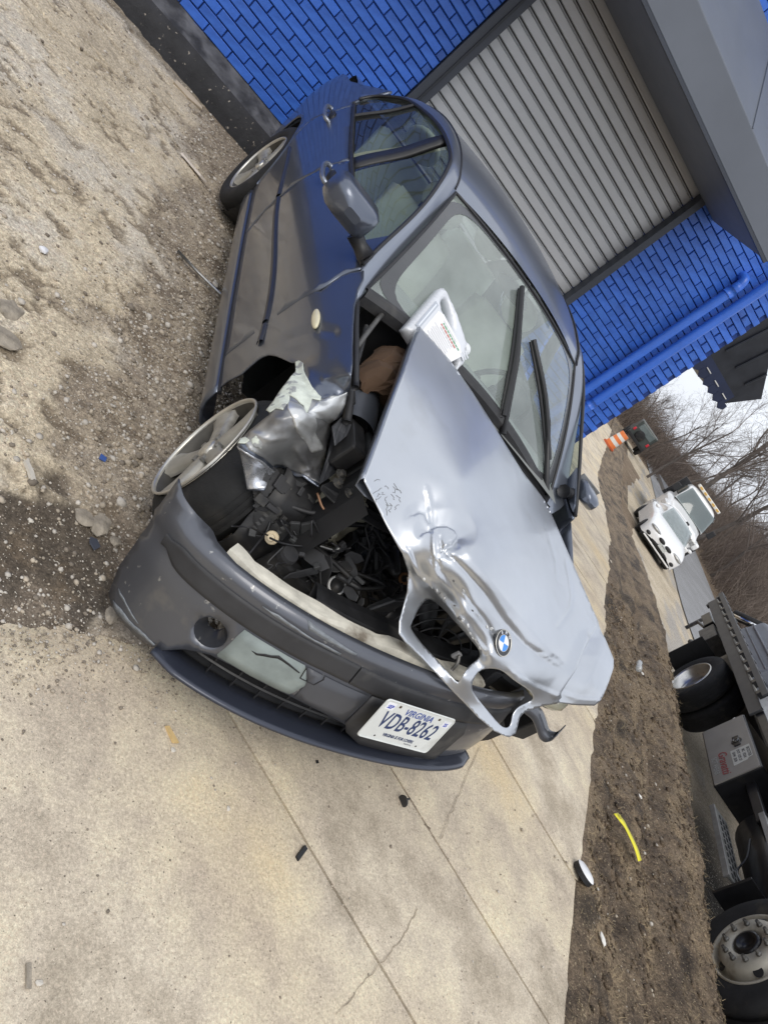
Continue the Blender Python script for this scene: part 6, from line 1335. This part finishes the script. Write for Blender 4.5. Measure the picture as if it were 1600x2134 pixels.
Pj = (36.0, 40.5); jp = thing('dark_jeep', 'dark green four-by-four with red tail light far down the road', 'car', M=face_frame((Pj[0], Pj[1], gz(*Pj) + .1), (.61, .79)))
M_jp = pm('jeep_green', (.045, .055, .05), .4, .1, .3, var=.15)
q = MB(); q.prism([(-2.0, .5), (2.1, .5), (2.1, 1.1), (.9, 1.2), (.45, 1.85), (-2.0, 1.85)], lambda p: (p[0], .85, p[1]), lambda p: (p[0], -.85, p[1])); q.build('body', M_jp, jp, bevel=.08)
wbx('rear_window', (-2.01, 0, 1.5), (.04, 1.3, .45), pm('jeep_glass', (.14, .17, .17), .1), jp, .02); wbx('bumper', (-2.1, 0, .6), (.16, 1.7, .22), M_dark, jp, .03)
for sg_ in (-1, 1):
    wbx('tail_light', (-2.02, sg_ * .74, 1.05), (.05, .16, .24), pm('tail_red', (.55, .02, .04), .3), jp, .02)
    for xw in (-1.3, 1.4):
        q = MB(); q.lathe([(0, .02), (.22, .03), (.40, -.01), (.42, -.05), (.42, -.25)], (xw, sg_ * .92, .40), (0, sg_, 0), 24); q.build('wheel', M_tyt, jp, smooth=True)
q = MB(); q.lathe([(0, .14), (.2, .14), (.36, .10), (.37, 0)], (-2.05, .1, 1.0), (-1, 0, 0), 24); q.build('spare_wheel', M_tyt, jp, smooth=True)
# ------------------------------------------------------------------ bare trees and brush
M_bark = pm('bark', (.11, .095, .085), .9, var=.3, vs=3, bump=.5, bs=12, bdist=.02)
M_twig = pm('twigs', (.16, .135, .12), .9, var=.35, vs=1.2)
M_brush = pm('brush_twigs', (.20, .16, .13), .9, var=.45, vs=.5, col2=(.10, .075, .065), c2s=.35, c2lo=.45, c2hi=.62)
def bare_tree(P, H, seed, label, lean=(0, 0), spread=.55, depth=5, r0=None):
    r = random.Random(seed); tr = MB(); crown = MB(); base = np.array([P[0], P[1], gz(*P) - .2]); r0 = r0 or H * .018
    def branch(p, d, L, rad, lv):
        n = 4 if lv < 2 else 3; pts = [p]; q = p; dd = d
        for k in range(n):
            dd = nrm(dd + np.array([r.gauss(0, .13), r.gauss(0, .13), r.gauss(.03, .08)])); q = q + dd * L / n; pts.append(q)
        rr_ = [rad * (1 - .55 * k / n) for k in range(n + 1)]
        (tr if lv == 0 else crown).tube(pts, rr_, 6 if lv < 2 else (4 if lv < 3 else 3), cap=False)
        if lv >= depth: return
        nb = (7, 6, 5, 4, 3)[min(lv, 4)]
        for k in range(nb):
            t = r.uniform(.30 if lv == 0 else .2, 1.0); i = min(int(t * n), n - 1); pos = pts[i] + (pts[i + 1] - pts[i]) * (t * n - i)
            a = r.uniform(0, 2 * math.pi); s1 = nrm(np.cross(dd, [math.cos(a), math.sin(a), .3])); nd = nrm(dd * r.uniform(.55, 1.0) + s1 * spread * r.uniform(.7, 1.5) + np.array([0, 0, .12]))
            branch(pos, nd, L * r.uniform(.42, .66), max(.006, rr_[i] * r.uniform(.40, .62)), lv + 1)
    branch(base, nrm([lean[0], lean[1], 1]), H * .62, r0, 0)
    t = thing('bare_tree', label, 'tree', tuple(base), group='bare trees beyond the road')
    for m_, nm_, mt in ((tr, 'trunk', M_bark), (crown, 'crown', M_twig)):
        o = m_.build(nm_, mt, t, smooth=True); o.matrix_local = Matrix.Translation(-Vector(base))
    return t
def azp(az_, d): a = math.radians(az_); return (d * math.sin(a), d * math.cos(a))
TR = [(41.0, 72, 8, 'small slim bare tree leftmost beside the blue wall'), (43.0, 66, 9, 'slim bare tree left of the tow truck above the jeep'), (44.6, 52, 10, 'bare tree between the jeep and the tow truck'), (46.0, 60, 11, 'bare tree rising behind the tow truck mirror'), (47.6, 47, 12, 'stout bare tree just behind the tow truck'), (48.8, 64, 11, 'distant bare tree behind the light bar'),
      (50.2, 50, 11, 'leaning bare tree right of the light bar'), (51.6, 58, 12, 'second leaning bare tree right of the tow truck'), (53.2, 48, 10, 'low forked bare tree right of the tow truck'), (54.8, 62, 11, 'thin bare tree above the flatbed tail'), (56.4, 52, 10, 'bare tree above the flatbed bin'), (58.4, 58, 10, 'bare tree furthest right beyond the flatbed'), (45.2, 80, 12, 'tall far bare tree behind the others on the left'), (49.6, 84, 12, 'tall far bare tree behind the others in the middle'), (52.6, 82, 11, 'tall far bare tree behind the others on the right')]
for k, (a, d, H, lb_) in enumerate(TR): bare_tree(azp(a, d), H, 40 + k, lb_, lean=(rnd.uniform(-.15, .1), rnd.uniform(-.1, .12)), spread=.6, depth=4, r0=H * (.016 if k in (4, 6) else .0105))
# brush on the slope: thin stems, too many to count
def prisms(P, Rd, mat, name):     # P (n, m, 3) polylines, Rd (n, m) radii -> three-sided stems
    n, m = P.shape[:2]; T = nrs.normal(0, 1, (n, 3)); D = P[:, -1] - P[:, 0]; A = np.cross(D, T); A /= np.linalg.norm(A, axis=1)[:, None] + 1e-9; B = np.cross(D, A); B /= np.linalg.norm(B, axis=1)[:, None] + 1e-9
    V = np.empty((n, m, 3, 3))
    for k in range(3):
        q_ = 2 * math.pi * k / 3; V[:, :, k] = P + Rd[..., None] * (math.cos(q_) * A + math.sin(q_) * B)[:, None]
    base = (np.arange(n) * m * 3)[:, None, None]; F = []
    for i in range(m - 1):
        for k in range(3): F.append([i * 3 + k, i * 3 + (k + 1) % 3, (i + 1) * 3 + (k + 1) % 3, (i + 1) * 3 + k])
    return V.reshape(-1, 3), (base + np.array(F)[None]).reshape(-1, 4)
nb = 30000; azv = np.radians(nrs.uniform(37, 63, nb)); dv = 20 + 85 * nrs.rand(nb) ** 1.15; x = dv * np.sin(azv); y = dv * np.cos(azv); cv = .79 * x - .61 * y
k_ = (cv > 11.9 + nrs.rand(nb) * .8) | ((dv > 62) & (azv < math.radians(46.5)) & (nrs.rand(nb) < .8)); x, y, dv = x[k_], y[k_], dv[k_]; n0 = len(x)
hg = (.6 + 3.2 * nrs.rand(n0) ** 1.8) * (1 + .6 * (fbm(x * .12, y * .12, 2, 5) - .4)); z = G(x, y) - .1; ln = nrs.normal(0, .45, (n0, 2)); rad = .004 + .00014 * dv
p0 = np.c_[x, y, z]; p2 = p0 + np.c_[ln * hg[:, None], hg]; p1 = (p0 + p2) / 2 + np.c_[nrs.normal(0, .12, (n0, 2)) * hg[:, None], .15 * hg]
V1, F1 = prisms(np.stack([p0, p1, p2], 1), np.stack([rad * 1.5, rad, rad * .4], 1), None, None); VV = [V1]; FF = [F1]; off = len(V1)
for _ in range(3):
    t = nrs.uniform(.3, .9, n0)[:, None]; q0 = p0 + (p2 - p0) * t + np.c_[np.zeros((n0, 2)), .05 * hg]; q1 = q0 + np.c_[nrs.normal(0, .45, (n0, 2)) * hg[:, None] * .5, nrs.uniform(0, .5, n0) * hg]
    V1, F1 = prisms(np.stack([q0, q1], 1), np.stack([rad * .8, rad * .3], 1), None, None); VV.append(V1); FF.append(F1 + off); off += len(V1)
br_ = ob_np('brush', np.vstack(VV), np.vstack(FF), M_brush); br_['kind'] = 'stuff'; br_['label'] = 'tangle of brown leafless brush covering the slope'; br_['category'] = 'brush'
# ------------------------------------------------------------------ loose stones, straw
def rock_mesh(seed, sub=1):
    bmm = bmesh.new(); bmesh.ops.create_icosphere(bmm, subdivisions=sub, radius=1); r = random.Random(seed); ax = [r.uniform(.6, 1.2), r.uniform(.6, 1.2), r.uniform(.4, .8)]
    V = []
    for v in bmm.verts:
        k = 1 + .35 * (r.random() - .5); V.append((v.co.x * ax[0] * k, v.co.y * ax[1] * k, v.co.z * ax[2] * k))
    F = [tuple(q.index for q in f.verts) for f in bmm.faces]; bmm.free(); return np.array(V), F
RK = [rock_mesh(s) for s in range(14)]
def ghb(x, y):   # height on the broken concrete
    i = int(np.clip((y - by0) / st, 0, Zb.shape[0] - 1)); j = int(np.clip((x - bx0) / st, 0, Zb.shape[1] - 1)); return float(Zb[i, j]), float(grav[i, j]), float(soil[i, j]), bool(ins[i, j])
RKV = np.stack([v for v, f in RK]); RKF = np.array(RK[0][1])
def stones(P, S, mat, name, label, cat_, flat=1.):
    n = len(P); a = nrs.uniform(0, 6.28, n); ca, sa = np.cos(a)[:, None], np.sin(a)[:, None]; W = RKV[nrs.randint(0, 14, n)]
    V = np.stack([(W[..., 0] * ca - W[..., 1] * sa) * S[:, None], (W[..., 0] * sa + W[..., 1] * ca) * S[:, None], W[..., 2] * S[:, None] * flat], -1) + P[:, None]
    F = (np.arange(n) * W.shape[1])[:, None, None] + RKF[None]
    o = ob_np(name, V.reshape(-1, 3), F.reshape(-1, 3), mat, 'stuff'); o['label'] = label; o['category'] = cat_; return o
n = 75000; x = nrs.uniform(-1.2, 1.25, n); y = nrs.uniform(1.05, 5.75, n); ii = np.clip(((y - by0) / st).astype(int), 0, Zb.shape[0] - 1); jj = np.clip(((x - bx0) / st).astype(int), 0, Zb.shape[1] - 1)
g_, s_ = grav[ii, jj], soil[ii, jj]; pr = (.10 + .90 * g_ ** 1.3 + .12 * s_ + .25 * (fbm(x * 3., y * 3., 2, 3) > .62)) * np.where(y < 3.5, 1., .55)
k_ = (~ins[ii, jj]) & (nrs.rand(n) < pr); x, y = x[k_], y[k_]; S1 = np.minimum(.022, .0016 + .0025 * nrs.exponential(size=len(x))); P1 = np.c_[x, y, Zb[ii, jj][k_] + S1 * .2]
x = nrs.uniform(.3, 4.0, 1500); y = nrs.uniform(.3, 3.2, 1500); k_ = (.79 * x - .61 * y < 1.9) & (y < 1.3 + .1 * x); x, y = x[k_], y[k_]; S2 = .0014 + .0013 * nrs.exponential(size=len(x)); P2_ = np.c_[x, y, G(x, y) + S2 * .3]
a = nrs.uniform(-.8, 9, 420); c = nrs.uniform(1.98, 3.2, 420); x, y = a * E1[0] + c * N1[0], a * E1[1] + c * N1[1]; S3 = .003 + .004 * nrs.exponential(size=420); P3 = np.c_[x, y, G(x, y) + .01]
rp = np.array([tuple(p) for p in rimj]); ix = nrs.randint(0, len(rp), 3200); off_ = np.abs(nrs.normal(0, .11, 3200)); x = rp[ix, 0] + nrs.normal(0, .04, 3200) + off_ * .3; y = rp[ix, 1] - off_; S5 = .0010 + .0013 * nrs.exponential(size=3200); dr_ = seg_dist(np.c_[x, y], [tuple(p) for p in rimj]); P5 = np.c_[x, y, G(x, y) - .018 * (1 - sst(dr_, 0, .11)) + S5 * .4]
PA = np.vstack([P1, P2_, P3, P5]); SA = np.r_[S1, S2, S3, S5]; wh = nrs.randint(0, 3, len(PA))
for k, (colr, nm_) in enumerate((((.42, .36, .28), 'tan'), ((.22, .185, .145), 'brown'), ((.50, .46, .40), 'pale'))):
    stones(PA[wh == k], SA[wh == k], pm('gravel_' + nm_, colr, .9, var=.3, vs=25, bump=.3, bs=90), 'gravel', nm_ + ' loose gravel scattered over the broken ground', 'gravel')
a = nrs.uniform(-1.1, 8.9, 6500); c = nrs.uniform(1.96, 3.35, 6500); S4 = np.minimum(.045, .005 + .007 * nrs.exponential(size=6500)); zc_ = DZ[np.minimum(((a + 1.2) / .028).astype(int), 363), np.minimum(((c - 1.86) / .022).astype(int), 73)]
stones(np.c_[a * E1[0] + c * N1[0], a * E1[1] + c * N1[1], zc_ + S4 * .1], S4, M_dirt, 'dirt_clods', 'loose brown dirt clods over the dirt strip', 'dirt', .8)
n = 9000; a = nrs.uniform(-1, 8.9, n); c = nrs.uniform(1.93, 3.28, n); k_ = (fbm(a * 2.5, c * 7., 4, 77) > .46 + .1 * nrs.rand(n)) | (c < 2.05) | (c > 3.1); a, c = a[k_], c[k_]; n = len(a)
zc_ = DZ[np.minimum(((a + 1.2) / .028).astype(int), 363), np.minimum(((c - 1.86) / .022).astype(int), 73)] + .003 + nrs.uniform(0, .018, n)
p = np.c_[a * E1[0] + c * N1[0], a * E1[1] + c * N1[1], zc_]; th = nrs.uniform(0, 6.28, n); Ls = nrs.uniform(.015, .06, n)[:, None]; e = np.c_[np.cos(th), np.sin(th), nrs.uniform(-.1, .5, n)]; s1 = np.c_[-e[:, 1], e[:, 0], 0 * th] * .0012
SV = np.stack([p - s1, p + s1, p + e * Ls + s1 * .4, p + e * Ls - s1 * .4], 1).reshape(-1, 3); SF = np.arange(len(SV)).reshape(-1, 4)
o = ob_np('straw', SV, SF, pm('straw', (.34, .26, .15), .9, var=.35, vs=9)); o['kind'] = 'stuff'; o['label'] = 'dry straw and dead grass over the dirt strip'; o['category'] = 'straw'
lf = MB()     # dead leaves and weeds by the building corner
for k in range(1500):
    x, y = 5.15 + abs(nrs.normal(0, .35)) + .02 * k * 0, nrs.uniform(6.2, 13.5); z = gz(x, y) + nrs.uniform(0, .10) * math.exp(-(x - 5.1) * 2); th = nrs.uniform(0, 6.28); s = nrs.uniform(.012, .035); e = np.array([math.cos(th), math.sin(th), nrs.uniform(-.4, .9)]) * s; f_ = np.array([-e[1], e[0], nrs.uniform(-.3, .3) * s]) * .6; p = np.array([x, y, z]); lf.add([p - e, p - f_, p + e, p + f_], [(0, 1, 2, 3)])
o = lf.build('leaf_litter', pm('dead_leaves', (.22, .125, .06), .85, var=.5, vs=15), None); o['kind'] = 'stuff'; o['label'] = 'dead leaves heaped along the building side wall'; o['category'] = 'leaves'
# single stones and scraps
def rock(p, sz, mat, label, cat_='rock', seed=3, rz=0., sub=2, group=None):
    V, F = rock_mesh(seed, sub); o = ob(cat_.replace(' ', '_') if cat_ != 'rock' else 'rock', V * np.array(sz), F, mat, None, smooth=False); z = ghb(p[0], p[1])[0] if p[0] < 1.2 and not ghb(p[0], p[1])[3] else gz(*p[:2])
    o.location = (p[0], p[1], z + sz[2] * .35); o.rotation_euler = (0, 0, rz); return tag(o, label, cat_, group)
M_rk = pm('rock_grey', (.31, .27, .215), .9, var=.4, vs=22, bump=.9, bs=60, bdist=.006); M_rkp = pm('rock_pale', (.56, .52, .45), .85, var=.15, vs=20)
rock((.116, 2.338), (.060, .082, .03), M_rk, 'large rounded grey rock at the left picture edge', seed=4); rock((.139, 2.18), (.075, .06, .022), M_rk, 'flat tan rock below the large rounded one at the left edge', seed=9)
rock((.651, 1.717), (.034, .046, .02), M_rk, 'oval brown-grey rock before the front wheel, middle of three', seed=5); rock((.597, 1.70), (.034, .03, .014), M_rk, 'flat tan rock left of the oval one before the wheel', seed=6); rock((.715, 1.70), (.026, .028, .014), M_rk, 'small grey rock nearest the front tyre', seed=7)
rock((.757, 1.405), (.025, .028, .02), M_rk, 'grey rock under the bumper corner', seed=8)
for i, (p, lb_) in enumerate((((.461, 1.587), 'white pebble highest on the dark soil'), ((.561, 1.396), 'round white pebble in the middle of the dark soil'), ((.464, 1.322), 'white pebble at the left edge of the dark soil'), ((.71, 1.536), 'cream pebble beside the bumper on the soil'), ((1.034, 1.097), 'white stone chip beside the wood splinter'), ((1.243, 1.002), 'pale pebble alone on the concrete slab'), ((.815, .508), 'white pebble at the lower left beside a grey sliver'))): rock(p, (.009, .008, .006), M_rkp, lb_, 'pebble', 20 + i, sub=1)
def scrap(name, V, F, mat, p, rz, label, cat_, tilt=(0, 0), dz=.004, sol=.004, bev=0.):
    o = ob(name, V, F, mat, None, solid=sol, bevel=bev); z = ghb(p[0], p[1])[0] if p[0] < 1.2 and not ghb(p[0], p[1])[3] else gz(*p); o.location = (p[0], p[1], z + dz); o.rotation_euler = (tilt[0], tilt[1], rz); return tag(o, label, cat_)
def poly(P): return [(x, y, 0) for x, y in P], [tuple(range(len(P)))]
q = MB(); q.tube([(.526, 3.548, .130), (.66, 3.53, .128), (.802, 3.506, .135)], .008, 8); tag(q.build('metal_rod', M_steel, None, smooth=True), 'thin bent metal strip on the gravel beside the doors', 'rod')
V, F = rock_mesh(31, 2); tag_o = ob('paper_scrap', V * np.array([.028, .032, .02]), F, pm('paper', (.72, .72, .74), .8), None); tag_o.location = (.082, 2.756, ghb(.082, 2.756)[0] + .012); tag(tag_o, 'crumpled white paper on the worn concrete', 'paper')
scrap('broken_shard', *poly([(-.10, -.012), (-.02, -.03), (.08, -.022), (.10, -.002), (.03, .022), (-.06, .02)]), pm('tile_shard', (.62, .56, .50), .7, var=.15, vs=15), (.427, 4.632), 2.9, 'pale curved shard on the ground behind the rear wheel', 'shard', (.25, 0), .02, .012)
scrap('tan_fragment', *poly([(-.12, -.018), (.0, -.03), (.12, -.012), (.11, .012), (.0, .024), (-.11, .016)]), pm('tan_frag', (.50, .42, .32), .8, var=.15), (.193, 5.60), .25, 'long tan fragment at the foot of the black ledge', 'fragment', (.4, 0), .02, .02)
scrap('blue_shard', *poly([(-.014, -.01), (.01, -.012), (.016, .006), (-.006, .013)]), pm('blue_scrap', (.06, .12, .36), .4), (.575, 1.971), .4, 'small blue plastic shard on the gravel', 'shard', (.2, .1), .01)
scrap('dark_shard', *poly([(-.02, -.016), (.012, -.02), (.022, .004), (.004, .022), (-.016, .01)]), pm('slate_scrap', (.10, .11, .14), .4, .3), (.65, 1.633), 1.2, 'dark grey paint shard on the soil before the wheel', 'shard', (.15, .1), .01)
scrap('wood_splinter', *poly([(-.028, -.007), (.026, -.009), (.03, .004), (-.02, .010)]), pm('wood_chip', (.62, .44, .20), .75, var=.15, vs=30), (1.021, 1.136), 2.35, 'yellow wood splinter on the concrete before the bumper', 'splinter', (0, .1), .006, .006)
scrap('rubber_scrap', *poly([(-.03, -.008), (.03, -.006), (.028, .008), (-.028, .006)]), M_dark, (1.534, .963), .85, 'short black rubber scrap on the slab', 'rubber scrap', (.1, 0), .006, .008)
pc_ = thing('push_clip', 'small black plastic push clip on the slab joint', 'clip', (2.066, 1.305, gz(2.066, 1.305) + .012), .4)
q = MB(); q.lathe([(0, .004), (.022, .003), (.023, 0), (.022, -.003), (0, -.003)], ax=(.9, .1, .2), n=16); q.build('clip_head', M_rub, pc_); q = MB(); q.tube([(0, 0, 0), (.036, .004, .008)], [.006, .004], 6); q.build('clip_stem', M_rub, pc_)
cp = thing('plastic_disc', 'white plastic disc with black back near the dirt edge', 'disc', (3.52, 1.432, gz(3.52, 1.432) + .035), 0)
q = MB(); q.lathe([(0, .010), (.050, .008), (.062, .0)], ax=(.10, .16, .97), n=24); q.build('disc_face', pm('disc_white', (.80, .80, .80), .4), cp, smooth=True); q = MB(); q.lathe([(.062, .0), (.063, -.026), (0, -.028)], ax=(.10, .16, .97), n=24); q.build('disc_back', M_dark, cp)
ys_ = thing('yellow_strap', 'bright yellow plastic strap lying on the dirt strip', 'strap', (4.235, 1.81, gz(4.235, 1.81) + .055), 0)
P = cat([(-.075, .125, .0), (-.035, .07, .012), (.0, .0, .014), (.03, -.06, .01), (.045, -.12, .002)], 5); q = MB(); q.grid(np.array([[p + nrm([.9, .35, .0]) * w_, p - nrm([.9, .35, 0]) * w_] for p, w_ in zip(P, np.interp(np.linspace(0, 1, len(P)), [0, .2, .3, 1], [.040, .040, .026, .034]))])); q.build('strap_band', pm('strap_yellow', (.80, .72, .03), .45, var=.06), ys_, smooth=True, solid=.003)
q = MB(); q.lathe([(.008, .004), (.014, .005), (.015, .0)], (-.06, .105, .012), (0, 0, 1), 12); q.build('eyelet', pm('strap_eyelet', (.45, .40, .05), .5), ys_)
bt_ = thing('plastic_bottle', 'clear crushed plastic bottle on the dirt strip', 'bottle', (6.33, 4.20, gz(6.33, 4.2) + .06), .9)
q = MB(); q.lathe([(0, -.11), (.03, -.11), (.033, -.07), (.026, -.02), (.033, .04), (.028, .07), (.012, .10), (.012, .115), (0, .115)], ax=(1, 0, .05), n=14); q.build('bottle_shell', glass('bottle_clear', (.9, .92, .92), .1, .5, (.7, .72, .72)), bt_, smooth=True)
rock((6.55, 4.24), (.035, .022, .02), pm('tissue', (.75, .73, .68), .85), 'white scrap beside the bottle on the dirt', 'paper', 41); rock((4.916, 2.332), (.035, .025, .02), MATS['tissue'], 'white tissue in the middle of the dirt strip', 'paper', 42); rock((3.55, 1.145), (.022, .035, .02), MATS['tissue'], 'crumpled white wrapper on the dirt near the slab edge', 'paper', 43)
scrap('grey_sliver', *poly([(-.022, -.005), (.02, -.006), (.022, .005), (-.02, .006)]), M_rk, (.789, .515), 1.9, 'grey plastic sliver at the lower left', 'sliver', (.1, 0), .005)
scrap('bone_fragment', *poly([(-.035, -.007), (.0, -.010), (.035, -.006), (.034, .008), (.0, .006), (-.034, .009)]), M_rkp, (.391, 1.72), 2.2, 'pale grooved fragment on the worn concrete left of the wheel', 'fragment', (.1, .0), .012, .01)
scrap('black_crumb', *poly([(-.007, -.005), (.006, -.006), (.008, .004), (-.004, .006)]), M_dark, (1.609, 1.289), .5, 'black rubber crumb under the number plate', 'crumb', (0, 0), .003)
# fine cracks in the slab filled with soil
M_crk = pm('crack_soil', (.33, .275, .20), .95, var=.4, vs=30)
for pts, w_ in ((((2.74, 1.815), (2.52, 1.52), (2.40, 1.37), (2.288, 1.224)), .002), (((1.668, .576), (1.80, .68), (1.93, .78), (2.015, .852), (2.1, .95)), .0016)):
    L_ = np.array([p for a, b in zip(pts[:-1], pts[1:]) for p in jag(a, b, 10, .014, int(abs(a[0]) * 100))[:-1]]); T_ = np.gradient(L_, axis=0); Nn = np.c_[-T_[:, 1], T_[:, 0]] / (np.linalg.norm(T_, axis=1)[:, None] + 1e-9)
    wv = w_ * (.3 + 1.2 * fbm(np.arange(len(L_)) * .5, np.zeros(len(L_)), 3, 5)); q = MB()
    q.grid(np.array([[(p + n * w).tolist() + [gz(*p) + .0035], (p - n * w).tolist() + [gz(*p) + .0035]] for p, n, w in zip(L_, Nn, wv)])); q.build('crack', M_crk, ground)
